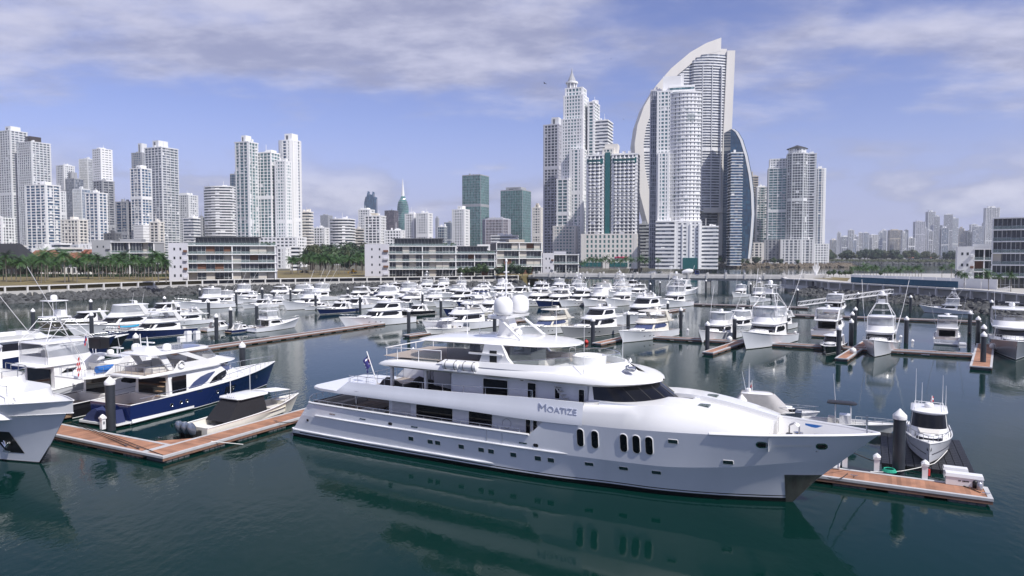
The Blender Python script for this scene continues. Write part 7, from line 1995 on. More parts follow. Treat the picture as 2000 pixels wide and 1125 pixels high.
# ================================================================= cream centre console with three outboards and a black cover
cc = thing('centre_console_boat', 'cream open boat with three outboards under a black cover beside the near dock', 'boat')
h = Hull(12.4, 3.5, 1.0, 1.7, full=0.45); make_hull(cc, h, 'gelcoat_cream', cockpit=0.80, sole='deck_white', deck='gelcoat_cream')
for i, y in enumerate((-0.75, 0.0, 0.75)):
    o = thing('outboard_motor', '', '') if False else None
    rows = []
    for k in range(9):
        t = k / 8; r_ = 0.33 * (math.sin(math.pi * (0.12 + 0.80 * t)) ** 0.5)
        rows.append([(-0.75 - 0.25 * t + r_ * 1.25 * math.cos(a), y + r_ * math.sin(a), 0.55 + 1.05 * t) for a in [j * math.pi / 6 for j in range(12)]])
    mb = MB(); mb.grid(rows, 0, closed=True); mb.add(rows[-1], [tuple(range(12))])
    om = mb.build('outboard_motor', 'outboard', cc, smooth=50)
    MB().box(-0.85, -0.45, y - 0.12, y + 0.12, -0.5, 0.65).box(-0.5, 0.05, y - 0.16, y + 0.16, 0.35, 0.75).build('outboard_leg', 'black_plastic', om)
    MB().cyl((-1.15, y, -0.3), (-0.85, y, -0.3), 0.18, 0.12, 8).build('propeller_hub', 'black_plastic', om)
lo2 = [(2.3, -1.45), (6.9, -1.5), (7.3, 0), (6.9, 1.5), (2.3, 1.45)]; hi2 = [(3.9, -1.15), (6.6, -1.25), (6.9, 0), (6.6, 1.25), (3.9, 1.15)]
mb = MB(); mb.add([(x, y, 0.95) for x, y in lo2] + [(x, y, 2.75) for x, y in hi2], [(i, (i + 1) % 5, 5 + (i + 1) % 5, 5 + i) for i in range(5)] + [(5, 6, 7, 8, 9)]); mb.build('console_cover', 'black_canvas', cc)
slab_top(cc, 3.6, 7.6, 1.45, 2.74, 0.14, name='hardtop', nose=0.8, tail=0.3)
MB().add([(7.5, -1.2, 2.8), (7.5, 1.2, 2.8), (10.3, 1.0, 2.55), (10.3, -1.0, 2.55), (7.5, -1.2, 2.83), (7.5, 1.2, 2.83), (10.3, 1.0, 2.58), (10.3, -1.0, 2.58)], [(0, 3, 2, 1), (4, 5, 6, 7), (0, 1, 5, 4), (1, 2, 6, 5), (2, 3, 7, 6), (3, 0, 4, 7)]).build('bow_sunshade', 'white_canvas', cc)
for s_ in (-1, 1): MB().tube([(10.2, s_ * 0.95, 1.6), (10.25, s_ * 0.98, 2.56)], 0.03, 5).build('sunshade_pole', 'steel', cc)
for s_ in (-1, 1): MB().tube([(5.0, s_ * 1.3, 2.85), (5.0, s_ * 1.3, 5.6)], 0.025, 5).build('outrigger_pole', 'white_metal', cc)
for i in range(5): MB().tube([(3.7, -0.9 + i * 0.25, 2.85), (3.6, -0.9 + i * .25, 3.25)], 0.035, 5).build('rod_holder', 'white_metal', cc)
MB().box(8.0, 10.0, -0.7, 0.7, 0.55, 1.1).build('bow_seat', 'cushion', cc)
bow_rail(cc, h, 0.78, 0.3)
p = Vector((OC.x, OC.y, 0)) + E2 * 4.5 + E1 * 6.3; cc.location = (p.x, p.y, 0); cc.rotation_euler = (0, 0, A1)

# ================================================================= right: cabin boat on the black float, covered boat, T top boat
fb = P(1722, 904, 0.3); fl = thing('drive_on_float', 'black plastic drive on float under the white cabin boat', 'float', (fb.x, fb.y, 0), A1)
for i in range(15):
    for j in range(10):
        pass
cube = MB().box(0.02, 0.52, 0.02, 0.52, -0.2, 0.30).mesh('float_cube', 'float_black')
for i in range(19):
    for j in range(11):
        if 3 <= j <= 7 and (i + j) % 2 and False: continue
        o = bpy.data.objects.new('float_cube', cube); col.objects.link(o); o.parent = fl; o.location = (i * 0.54, -0.54 * (j + 1), 0)
cb = thing('cabin_boat', 'white cabin boat with big windscreen and rods hauled on a black float', 'boat')
h = Hull(9.6, 3.25, 1.25, 1.75, full=0.4, flare=1.4); make_hull(cb, h, 'gelcoat_hull', cockpit=0.25)
lo, hi = cabin(cb, 2.3, 6.3, 1.38, 1.25, 3.15, 1.15, inset=0.22, nose=1.5, t=(0.42, 0.93), glass='yacht_glass', crown=0.06)
for s_ in (-1, 1): MB().sphere((4.6, s_ * 0.45, 2.4), 0.34, 10, 6).build('helm_seat', 'gelcoat_white', cb, smooth=60)
slab_top(cb, 1.6, 5.3, 1.28, 3.13, 0.12, name='cabin_roof', nose=0.8, tail=0.3)
rail_along([(4.9, -1.0, 3.26), (2.2, -1.0, 3.26), (2.2, 1.0, 3.26), (4.9, 1.0, 3.26)], 0.22, 0.018, 0.5).build('roof_rack', 'white_metal', cb)
dome(cb, (3.7, 0, 3.3), 0.34, 0.42)
for x, y, hh_ in ((2.4, -0.95, 3.0), (2.4, 0.95, 2.6), (3.2, 1.15, 1.9), (2.0, -0.5, 1.8)): whip(cb, x, y, 3.2, hh_, 0.1)
small_flag(cb, 2.9, 0.2, 3.3, 0.35, 0.4, ['flag_red', 'flag_white', 'flag_red'], 0.05)
cabin(cb, 5.2, 8.3, 1.0, 1.45, 1.85, 0.8, inset=0.2, nose=1.4, names=('foredeck_trunk', 'deck_hatch', 'trunk_window'), t=(0.3, 0.7), gaps=False)
MB().prism([(5.6, -0.75), (7.2, -0.6), (7.2, 0.6), (5.6, 0.75)], 1.93, 2.02).build('sun_pad', 'cushion', cb)
bow_rail(cb, h, 0.45, 0.5, 0.8)
MB().tube([h.at(x, 0.75, 0.02, -1) for x in [0.3 + 8.4 * i / 14 for i in range(15)]], 0.035, 4).build('hull_stripe', 'boot_black', cb); MB().tube([h.at(x, 0.75, 0.02, 1) for x in [0.3 + 8.4 * i / 14 for i in range(15)]], 0.035, 4).build('hull_stripe', 'boot_black', cb)
MB().box(8.85, 9.15, -0.15, 0.15, 1.1, 1.5).build('bow_anchor', 'black_plastic', cb)
q = P(1814, 905, 0.5); a = A1 + math.pi - R(3); u = Vector((math.cos(a), math.sin(a), 0)); o = q - u * 9.0; cb.location = (o.x, o.y, 0.36); cb.rotation_euler = (0, 0, a)

gb = express('small white cabin boat shrouded in grey canvas behind the superyacht bow', 8.6, top=True, name='covered_boat')
for c in list(gb.children):
    if c.name.split('.')[0] in ('side_window', 'windscreen', 'cockpit_seat'): bpy.data.objects.remove(c)
cv = MB(); lo2 = front_outline(0.5, 6.3, 1.25, 1.6, 8, 5); hi2 = front_outline(1.5, 4.5, 1.0, 0.8, 8, 5)
shell(cv, lift(lo2, 0.75), lift(hi2, 2.48), cap=False); cv.build('canvas_cover', 'grey_canvas', gb, smooth=40)
for y in (-0.8, 0.8): whip(gb, 2.2, y, 2.6, 2.6)
small_flag(gb, 2.5, 0.0, 2.6, 0.4, 0.5, ['flag_white', 'flag_red'], 0.03)
q = P(1493, 822); gb.location = (q.x - 3.0, q.y + 2.5, 0); gb.rotation_euler = (0, 0, A1 - math.pi / 2 + R(6))
tt = console('open boat with a black T top behind the superyacht bow', 8.0, topm='black_plastic')
q = P(1632, 838); tt.location = (q.x - 2.5, q.y + 1.5, 0); tt.rotation_euler = (0, 0, A1 - math.pi / 2)
# letters on the stern of the cockpit boat
lc = [o for o in bpy.data.objects if o.get('label', '').startswith('white fishing boat showing its open cockpit')][0]
text_mesh('La Chilenita', 0.62, 0.01, 'boat_name', 'letter_silver', lc, Matrix.Translation((-0.03, 1.75, 0.42)) @ Matrix.Rotation(-math.pi / 2, 4, 'Z') @ Matrix.Rotation(R(90), 4, 'X'))

# ================================================================= dock furniture
def pedestal(p, rz, label):
    r = thing('power_pedestal', label, 'pedestal', p, rz, 'white dock power pedestals')
    MB().box(-0.17, 0.17, -0.17, 0.17, 0, 0.95).build('post', 'gelcoat_white', r)
    MB().box(-0.23, 0.23, -0.23, 0.23, 0.92, 1.08).build('head', 'gelcoat_white', r)
    MB().lathe([(0.27, 1.08), (0.2, 1.2), (0.02, 1.34)], (0, 0, 0), 8).build('cap', 'gelcoat_white', r)
    MB().box(-0.08, 0.08, -0.185, -0.17, 0.45, 0.7).build('socket_cover', 'letter_silver', r)
    return r
p = P(201, 838, .55); pedestal((p.x, p.y, 0.55), A1, 'white power pedestal beside the pile behind the blue yacht')
for px, py, lab in ((1712, 921, 'white power pedestal on the dock under the big yacht bow'), (1330, 622, 'white power pedestal on the dull dock near the lone cream yacht'), (1343, 655, 'white power pedestal by the bow on fishing boat'), (1533, 657, 'white power pedestal on the long dock right of the fenders'), (1553, 660, 'second white power pedestal on the long dock right of the fenders'), (1759, 669, 'white power pedestal on the long dock by the towered boat'), (1782, 678, 'white utility post on the long dock by the towered boat')):
    p = P(px, py, .55); pedestal((p.x, p.y, 0.55), A1, lab)
p = P(1806, 935, .55); fx = pedestal((p.x, p.y, 0.55), A1, 'white dock post with a red fire extinguisher')
ex = MB().cyl((0, -0.24, 0.25), (0, -0.24, 0.7), 0.08, n=8).build('extinguisher', 'red_paint', fx, smooth=40)
def dbox(px, py, l, w, hh, rz, label):
    p = P(px, py, .58); r = thing('dock_box', label, 'box', (p.x, p.y, 0.575), rz)
    MB().box(0, l, 0, w, 0, hh * 0.72).build('body', 'gelcoat_white', r)
    MB().prism([(-.05, -.05), (l + .05, -.05), (l + .05, w + .05), (-.05, w + .05)], hh * 0.72, hh, top=[(0, 0), (l, 0), (l, w * .9), (0, w * .9)]).build('lid', 'gelcoat_white', r)
    return r
lb_ = dbox(1847, 945, 2.1, 0.75, 0.78, A1 - math.pi / 2, 'long white dock box with a small dark mark on the bow dock')
mk_ = MB(); x = 0.72; mr_ = random.Random(3)
for k in range(8):
    w_ = mr_.uniform(0.04, 0.09)
    if k != 2: mk_.box(x, x + w_, -0.012, -0.002, 0.30 + mr_.uniform(-.01, .01), 0.38)
    x += w_ + 0.015
mk_.build('worn_mark', 'black_plastic', lb_, kind='stuff')  # dark strokes added in place of the box's illegible lettering
for px_, py_, m_, lab_ in ((1904, 952, 'black_plastic', 'small black canister standing beside the long dock box'), (1913, 956, 'letter_silver', 'small grey canister standing beside the black canister')):
    q_ = P(px_, py_, 0.58); cn = MB().lathe([(0.14, 0), (0.16, 0.05), (0.16, 0.38), (0.10, 0.47), (0.05, 0.50), (0.05, 0.58)], (0, 0, 0), 12).build('canister', m_, label=lab_, cat='canister', smooth=40); cn.location = (q_.x, q_.y, 0.575)
dbox(1843, 932, 1.4, 0.6, 0.75, A1 - math.pi / 2, 'smaller white dock box behind the lettered dock box')
dbox(352, 669, 1.3, 0.8, 1.0, A1, 'white dock box at the end of the long dull dock'); dbox(366, 668, 0.9, 0.8, 1.9, A1, 'tall white locker at the end of the long dull dock'); dbox(383, 664, 0.9, 0.8, 1.6, A1, 'shorter white locker on the long dull dock'); dbox(1887, 680, 1.3, 1.0, 0.8, A1, 'white dock box near the person on the right dock')
for px, py, on in ((247, 872, 'the near dock'), (270, 876, 'the near dock'), (538, 824, 'the near dock by the yacht stern'), (1668, 931, 'the bow dock'), (1926, 966, 'the bow dock end'), (312, 857, 'the inner dock edge')):
    p = P(px, py, .58); cleat((p.x, p.y, 0.575), A1 + math.pi / 2, on)
def rope(pts, r, m_, label, sag=0.0):
    mb = MB(); out = []
    for a, b_ in zip(pts, pts[1:]):
        a = Vector(a); b_ = Vector(b_)
        for i in range(8):
            t = i / 8; q = a.lerp(b_, t); q.z -= sag * 4 * t * (1 - t); out.append(q)
    out.append(Vector(pts[-1])); mb.tube(out, r, 5)
    return mb.build('mooring_rope', m_, label=label, cat='rope')
def myw(x, y, z): return Matrix.Translation(MY_O) @ Matrix.Rotation(MY_A, 4, 'Z') @ Vector((x, y, z))
rope([myw(1.6, -3.72, 1.65), P(540, 824, 0.62)], 0.03, 'rope_dark', 'dark mooring rope from the superyacht stern to the near dock', 0.15)
rope([myw(42.2, 1.7, 4.1), P(1722, 905, 0.62)], 0.035, 'rope_dark', 'dark mooring rope from the superyacht bow to the dock pedestal', 0.2)
rope([myw(42.5, -0.3, 2.0), P(1655, 925, 0.60), P(1668, 931, 0.62)], 0.03, 'rope_dark', 'dark mooring rope hanging under the superyacht bow', 0.25)
rope([P(1772, 921, 0.6), P(1870, 944, 0.6), P(1915, 962, 0.6)], 0.03, 'rope_dark', 'dark rope lying along the bow dock')
W_b = P(150, 832, 0.6)
for k, (px, py) in enumerate(((247, 871), (272, 877), (318, 889))):
    p = P(143 + 10 * k, 826 + 2 * k, 0.75); rope([p, P(px, py, 0.6)], 0.03, 'rope_dark', ['short dark rope across the near dock planks', 'middle dark rope across the near dock planks', 'long dark rope across the near dock planks'][k])
rope([P(1700, 921, .62), P(1760, 920, .62), P(1825, 905, .62), q_ if False else P(1850, 880, .9)], 0.03, 'rope_white', 'white rope looping from the dock to the cabin boat', 0.05)
rope([P(412, 862, 0.6), P(475, 868, 0.35)], 0.04, 'rope_white', 'white hose hanging off the near dock edge')
hs = MB()
for k in range(4): hs.tube([(0.45 * math.cos(a) * (1 - k * .08), 0.45 * math.sin(a) * (1 - k * .08), 0.04 + 0.05 * k) for a in [i * math.pi / 8 for i in range(16)]], 0.035, 5, closed=True)
o = hs.build('coiled_hose', 'green_rope', label='coiled green hose at the foot of the big pile', cat='hose', kind=None); p = P(1737, 921, .58); o.location = (p.x, p.y, 0.575)
def fender(p, r, label):
    mb = MB(); mb.sphere((0, 0, 0), r, 12, 8); mb.cyl((0, 0, r * .9), (0, 0, r * 1.25), r * 0.18, n=6)
    o = mb.build('ball_fender', 'fender_white', label=label, cat='fender', group='white ball fenders on the right fishing boats', smooth=50); o.location = p; return o
for px, py, r_ in ((1425, 662, 0.5), (1456, 663, 0.5), (1508, 663, 0.5), (1513, 646, .4), (1521, 636, .4), (1524, 632, .35), (1666, 685, 0.5), (1938, 667, .55), (1939, 676, .5)):
    fender(P(px, py, 0.9), r_, 'round white fender hanging beside a bow on boat at the right fingers')
f_ = fender(P(1145, 668, 0.25), 0.4, 'round red buoy floating by the finger dock of the grey hulled yacht'); f_.data = f_.data.copy(); f_.data.materials[0] = MAT['red_paint']; f_['category'] = 'buoy'; del f_['group']
rp = thing('boarding_ramp', 'white grated boarding ramp lying behind the superyacht bow', 'ramp', P(1640, 917, 0.6), A1)
MB().box(0, 5.5, 0.05, 1.45, 0.0, 0.08).build('grating', 'deck_grey', rp)
for y in (0, 1.45): MB().box(0, 5.5, y, y + 0.06, 0.0, 0.22).build('side_beam', 'gelcoat_white', rp)
pedestal(tuple(P(1650, 912, .58)), A1, 'white pedestal close under the superyacht bow')
# ================================================================= modern apartment blocks on the island
def villa(label, x0, x1, yt, d, rot=-12, depth=16.0, floors=4, z0=5.05, wall='wall_lilac', side=0.2, pent=True, seed=1, bay=3.4, name='apartment_block', screens=0.25):
    rr = random.Random(seed); rot = R(rot)
    wv = (x1 - x0) / F * d; W = wv / (math.cos(rot) + depth / wv * abs(math.sin(rot)) * 0.9)
    xc = ((x0 + x1) / 2 - 1000) / F * d; zt = ztop(yt, d)
    r = thing(name, label, 'building', (xc, d, 0), rot)
    nf = floors + (1 if pent else 0); fh = (zt - z0) / nf
    hw, hd = W / 2, depth / 2; xs0 = -hw + W * side
    # blank end bay with small windows
    if side > 0.02:
        MB().box(-hw, xs0, -hd - 0.6, hd, z0, z0 + fh * floors + 0.9).build('end_wall', wall, r)
        for f_ in range(floors):
            zc = z0 + f_ * fh + fh * 0.55
            for xx in (0.3, 0.62):
                o = MB().box(-hw + (xs0 + hw) * xx - 0.35, -hw + (xs0 + hw) * xx + 0.35, -hd - 0.64, -hd - 0.55, zc - 0.55, zc + 0.55).build('small_window', 'villa_glass', r)
            bx = MB().box(-hw + (xs0 + hw) * 0.78, -hw + (xs0 + hw) * 0.98, -hd - 1.5, -hd - 0.602, zc - 1.3, zc - 0.4).build('balcony_box', 'wood_brown' if f_ % 2 else wall, r)
    MB().box(xs0 + 0.02, hw - 0.3, -hd + 2.0, hd - 0.02, z0, z0 + fh * floors).build('core_wall', 'wall_darkgrey', r)
    MB().box(hw - 0.3, hw, -hd + 0.4, hd, z0, z0 + fh * floors + 0.3).build('party_wall', wall, r)
    nb = max(3, int(round((hw - xs0) / bay))); bw = (hw - 0.3 - xs0) / nb
    big_col = {0, nb // 2, nb}
    for f_ in range(floors):
        z = z0 + f_ * fh
        MB().box(xs0, hw + 0.25, -hd - 0.9 + 0.25 * (f_ % 2), hd - 0.1, z + fh - 0.36, z + fh).build('floor_slab', 'wall_white', r)
        for b_ in range(nb):
            xa = xs0 + b_ * bw + 0.1; xb = xa + bw - 0.16
            yg = -hd + (0.4 if (b_ + f_ + seed) % 3 else 1.5)
            u_ = rr.random()
            m_ = 'villa_glass'
            if u_ < screens * 0.75: m_ = 'blind'
            elif u_ < screens: m_ = 'wood_brown'
            w = MB().box(xa, xb, yg, yg + 0.12, z + 0.05, z + fh - 0.38).build('window', m_, r)
            if m_ == 'villa_glass':
                fr_ = MB()
                for k in range(3): fr_.box(xa + (xb - xa) * k / 2 - 0.04, xa + (xb - xa) * k / 2 + 0.04, yg - 0.07, yg - 0.005, z + 0.05, z + fh - 0.38)
                fr_.box(xa, xb, yg - 0.06, yg - 0.005, z + 1.05, z + 1.12); fr_.build('mullion', 'wall_offwhite', w)
            if f_ > 0:
                MB().box(xa, xb, -hd - 0.75 + 0.25 * ((f_ - 1) % 2), -hd - 0.70 + 0.25 * ((f_ - 1) % 2), z + 0.02, z + 1.05).build('balcony_glass', 'rail_glass', r)
        for b_ in sorted(big_col):
            MB().box(xs0 + b_ * bw - 0.2, xs0 + b_ * bw + 0.2, -hd - 0.5, -hd + 0.3, z, z + fh - 0.362).build('column', 'wall_white', r)
    zr = z0 + fh * floors
    if pent:
        pa, pb = xs0 + (hw - xs0) * 0.08, xs0 + (hw - xs0) * 0.8
        MB().box(pa, pb, -hd + 2.2, hd - 1.5, zr + 0.003, zt - 0.3).build('penthouse_glass', 'villa_glass', r)
        k = 0; x = pa
        while x < pb:
            MB().add([(x - .5, -hd + 1.4, zt - .3), (x - .35, -hd + 1.4, zt - .3), (x + .1, -hd + 2.15, zr), (x - .05, -hd + 2.15, zr), (x - .5, -hd + 1.55, zt - .3), (x - .35, -hd + 1.55, zt - .3), (x + .1, -hd + 2.195, zr), (x - .05, -hd + 2.195, zr)], [(0, 1, 2, 3), (7, 6, 5, 4), (0, 3, 7, 4), (1, 5, 6, 2)]).build('pergola_rib', 'wall_darkgrey', r); x += 1.7
        MB().box(pa - 1.4, pb + 0.6, -hd + 1.0, hd - 1.0, zt - 0.298, zt).build('penthouse_roof', 'wall_darkgrey', r)
        for _ in range(5):
            x = rr.uniform(pb, hw - 1); g = MB()
            for _k in range(5): g.sphere((x + rr.uniform(-.6, .6), -hd + rr.uniform(0, 1), zr + rr.uniform(.3, 1.1)), rr.uniform(.3, .6), 6, 4)
            g.build('roof_plant', 'leaf_dark', r)
        MB().box(xs0 + 0.3, hw, -hd - 0.3, -hd - 0.25, zr + 0.02, zr + 1.0).build('roof_glass_rail', 'rail_glass', r)
    else:
        MB().box(-hw * 0.3, hw * 0.4, 0, hd - 1, zr, zr + 1.8).build('roof_block', wall, r)
    return r
villa('four storey white terrace block with dark glazed penthouse and brown screens', 342, 540, 463, 305, 17, 16, 4, side=0.17, seed=3, screens=0.5)
villa('white terrace block with slanted pergola roof and blank end wall', 716, 893, 466, 352, 5, 16, 4, side=0.26, seed=5, screens=0.42)
villa('low glass fronted white block joined beside the pergola roof block', 888, 968, 481, 362, 2, 14, 3, side=0.0, seed=8, pent=True, screens=0.1)
villa('beige stone faced block with brown balconies and curved grey roof', 958, 1056, 474, 400, 12, 20, 4, wall='wall_beige', side=0.0, seed=11, pent=False, screens=0.55, bay=4.2)
villa('grey cubic house with framed glass front behind the palms', 195, 312, 473, 390, 6, 14, 3, wall='wall_grey', side=0.3, seed=14, pent=False, screens=0.2)
villa('low white garden pavilion with flat overhanging roof near the bridge', 1056, 1128, 497, 420, 4, 14, 2, wall='wall_lilac', side=0.3, seed=17, pent=False, screens=0.1)
villa('tall dark glazed apartment block with white slabs at the promontory edge', 1953, 2130, 425, 226, -40, 16, 6, wall='wall_grey', side=0.0, seed=21, pent=False, screens=0.05, bay=2.6)
villa('white cube villa with framed windows beside the dark glazed block', 1868, 1958, 486, 275, -30, 12, 3, wall='wall_offwhite', side=0.35, seed=23, pent=False, screens=0.1, bay=4.5)
def house(label, x0, x1, yt, d, zw, roofm='roof_dark', hip=3.0, wallm='wall_white', name='house'):
    w = (x1 - x0) / F * d; xc = ((x0 + x1) / 2 - 1000) / F * d; zt = ztop(yt, d); r = thing(name, label, 'building', (xc, d, 0), R(-6))
    MB().box(-w * .46, w * .46, -6, 6, 5.05, zw).build('wall', wallm, r)
    MB().prism([(-w * .5, -7.2), (w * .5, -7.2), (w * .5, 7.2), (-w * .5, 7.2)], zw, zt, top=[(-w * .28, -1), (w * .28, -1), (w * .28, 1), (-w * .28, 1)]).build('roof', roofm, r)
    MB().box(-w * .52, w * .52, -7.4, 7.4, zw - 0.25, zw - 0.003).build('eaves', 'roof_dark', r)
    n = max(3, int(w / 3.2))
    for i in range(n):
        x = -w * .42 + w * .84 * (i + .5) / n
        o = MB().box(x - 0.9, x + 0.9, -6.06, -5.98, 6.0, min(zw - 0.8, 8.6)).build('window', 'villa_glass', r); MB().box(x - 0.04, x + 0.04, -6.1, -6.062, 6.0, min(zw - .8, 8.6)).build('mullion', 'wall_offwhite', o)
    return r
house('dark hip roofed house with brown walls behind the left palms', -30, 62, 476, 360, 13.5, 'roof_dark', wallm='dark_brown')
house('long low house with red tile roof behind the palms', 58, 122, 489, 400, 12.5, 'roof_tile')
house('white house with red tile roof between palm crowns', 128, 192, 493, 385, 12.0, 'roof_tile')
house('cream house with pale roof right of the red tile house', 160, 200, 487, 430, 14.0, 'roof_tile', wallm='wall_cream')
house('small red roofed clubhouse on the rocky tower shore', 1492, 1530, 510, 872, 9.0, 'roof_tile')

# ================================================================= palms and trees
def palm_mesh(seed, H, fronds=16, fl=3.6):
    rr = random.Random(seed); tr = MB(); lean = rr.uniform(-.5, .5)
    tr.tube([(lean * (t ** 2), 0.2 * t, H * t) for t in (0, .2, .4, .6, .8, 1)], 0.19, 7)
    top = Vector((lean, 0.2, H)); cr = MB()
    for k in range(fronds):
        a = 2 * math.pi * k / fronds + rr.uniform(-.25, .25); el = rr.uniform(-0.35, 1.15); L_ = fl * rr.uniform(.8, 1.1)
        d = Vector((math.cos(a), math.sin(a), 0)); s_ = Vector((-d.y, d.x, 0)); pts = []
        p = top.copy(); v = d * math.cos(el) + Vector((0, 0, math.sin(el)))
        n = 8
        for i in range(n + 1):
            pts.append(p.copy()); p = p + v * (L_ / n); v = (v + Vector((0, 0, -0.17))).normalized()
        for i in range(n):
            w = 0.95 * math.sin(math.pi * (0.12 + 0.86 * (i + .5) / n)) ** 0.7
            for sg in (-1, 1):
                for q in (0, 0.5):
                    b0 = pts[i].lerp(pts[i + 1], q); b1 = pts[i].lerp(pts[i + 1], q + 0.36); tip = b1 + s_ * (sg * w) + (pts[i + 1] - pts[i]) * 0.6 + Vector((0, 0, -0.35 * w - rr.uniform(0, .15)))
                    cr.add([b0, b1, tip], [(0, 1, 2)])
    return tr, cr
def put_group(protos, spots, label, group):
    for i, (x, y, z, s_, k) in enumerate(spots):
        o = copy_tree(protos[k % len(protos)], (x, y, z), rnd.uniform(0, 6.28), s_, label, group)
PALMS = []
for k in range(4):
    t, c = palm_mesh(k + 1, 8.0 + k * 0.6, 30, 4.3)
    r = thing('palm_tree', 'palm', 'palm tree'); t.build('trunk', 'trunk_palm', r, smooth=60); c.build('crown', 'leaf_palm', r); PALMS.append(r)
bpy.context.view_layer.update()
pr_ = random.Random(12)
sp = []
for px in (-30, -20, 12, 31, 52, 69, 80, 93, 104, 113, 126, 150, 172, 187, 200, 222, 234, 246, 265, 276, 297, 309, 324, -8, 6, 22, 40, 62, 74, 88, 98, 108, 120, 134, 142, 158, 166, 181, 193, 208, 216, 228, 240, 252, 260, 270, 282, 290, 303, 316, 332):
    d = pr_.uniform(262, 345) if px > 60 else pr_.uniform(250, 300)
    sp.append(((px - 1000) / F * d, d, 5.05, pr_.uniform(0.85, 1.15), pr_.randrange(4)))
put_group(PALMS, sp, 'tall green palm on the lawn behind the curving seawall', 'palms on the island lawn')
sp = []
for i in range(34):
    px = pr_.uniform(543, 712); d = pr_.uniform(365, 440); sp.append(((px - 1000) / F * d, d, 5.05, pr_.uniform(0.8, 1.1), pr_.randrange(4)))
put_group(PALMS, sp, 'green palm in the garden gap between the two terrace blocks', 'palms between the terrace blocks')
sp = []
for px in (985, 1000, 1012, 1068, 1080, 1096, 1108, 1120, 1134, 1143, 1150, 1158, 1166, 1174, 1183, 1190, 1200, 1212, 1222, 1234, 1250, 1262, 1285):
    d = pr_.uniform(470, 590) if px > 1050 else 372; sp.append(((px - 1000) / F * d, d, 3.0 if px > 1050 else 5.05, pr_.uniform(0.85, 1.1) * (1 if px > 1050 else 0.6), pr_.randrange(4)))
put_group(PALMS, [(x, min(y, 470) if x < 40 else y, z, s_, k) for x, y, z, s_, k in sp], 'green palm in front of the cream hotel', 'palms in front of the hotel')
sp = []
for px in list(range(1664, 1714, 6)) + list(range(1728, 1806, 6)) + [1840, 1858, 1872, 1392, 1405, 1482, 1560]:
    d = pr_.uniform(300, 330) if px >= 1660 else 820; sp.append(((px - 1000) / F * d, d, 5.05 if px >= 1660 else 3.0, pr_.uniform(0.42, 0.62) * (1 if px >= 1660 else 1.6), pr_.randrange(4)))
put_group(PALMS, sp, 'short bushy palm in the planted rows on the promontory', 'short palms on the promontory')
sp = []
for px, py in ((1895, 566), (1925, 565), (1945, 572), (1990, 572), (1880, 560), (1965, 566)):
    p = P(px, py, 5.05); sp.append((p.x + 2, p.y + 6, 5.05, pr_.uniform(0.45, 0.6), pr_.randrange(4)))
put_group(PALMS, sp, 'small palm in the terrace planting below the dark glazed block', 'palms below the dark glazed block')
for o in PALMS: remove_tree(o)
def tree_mesh(seed, H, W, n=900, leaf=0.55):
    rr = random.Random(seed); tr = MB(); tr.tube([(0, 0, 0), (0.1, 0, H * .25), (0.15, 0.1, H * .5)], H * 0.03, 7)
    lob = []
    for k in range(9):
        a = rr.uniform(0, 6.28); q = rr.uniform(0.1, 0.62) * W; c = Vector((q * math.cos(a), q * math.sin(a), H * rr.uniform(.45, .85))); lob.append((c, W * rr.uniform(.28, .46)))
        tr.tube([(0.1, 0, H * .35), (c.x * .5, c.y * .5, (c.z + H * .35) / 2), tuple(c)], H * 0.012, 5)
    cr = MB()
    for _ in range(n):
        c, r_ = rr.choice(lob); v = Vector((rr.gauss(0, 1), rr.gauss(0, 1), rr.gauss(0, 1))).normalized(); p = c + v * r_ * (rr.random() ** 0.33) * Vector((1, 1, .75)).length / 1.6
        nn = (v + Vector((rr.uniform(-.6, .6), rr.uniform(-.6, .6), rr.uniform(-.2, .9)))).normalized(); a = nn.orthogonal().normalized(); b_ = nn.cross(a); s_ = leaf * rr.uniform(.6, 1.3)
        cr.add([p - a * s_, p - b_ * s_ * .6, p + a * s_, p + b_ * s_ * .6], [(0, 1, 2, 3)])
    return tr, cr
TREES = []
for k, lm in enumerate(('leaf_dark', 'leaf_mid', 'leaf_olive')):
    t, c = tree_mesh(k + 30, 9.0, 5.0, 1300, 0.5); r = thing('broadleaf_tree', 'tree', 'tree'); t.build('trunk', 'trunk', r, smooth=60); c.build('crown', lm, r); TREES.append(r)
bpy.context.view_layer.update()
def trees(lst, label, group): put_group(TREES, lst, label, group)
tr_ = random.Random(44); sp = []
for i in range(34):
    px = tr_.uniform(606, 716); d = tr_.uniform(480, 600); sp.append(((px - 1000) / F * d, d, 3.0 + (d - 480) * 0.05, tr_.uniform(1.2, 2.0), tr_.randrange(3)))
trees(sp, 'dark leafy tree on the wooded knoll between the terrace blocks', 'trees on the wooded knoll')
sp = []
for px in (900, 912, 922, 934, 946, 972, 984, 996, 1008, 1020, 1032): sp.append(((px - 1000) / F * 345, 345 + tr_.uniform(-3, 10), 5.05, tr_.uniform(0.45, 0.75), tr_.randrange(2)))
trees(sp, 'clipped dark green garden tree in front of the glass fronted block', 'garden trees by the bridge end')
sp = []
for i in range(44): px = tr_.uniform(-10, 338); d = tr_.uniform(352, 378); sp.append(((px - 1000) / F * d, d, 5.05, tr_.uniform(0.5, 0.95), tr_.randrange(2)))
trees(sp, 'dark green garden tree behind the lawn palms', 'garden trees behind the lawn palms')
sp = []
for px in (1250, 1275, 1300, 1335, 1352, 1410, 1418, 1426, 1434, 1470, 1480, 1500, 1530, 1548, 1580): sp.append(((px - 1000) / F * 800 * (1.02), 816 + tr_.uniform(30, 44), 3.0, tr_.uniform(0.7, 1.3), tr_.randrange(3)))
trees(sp, 'dark tree on the shore at the foot of the towers', 'trees at the foot of the towers')
sp = []
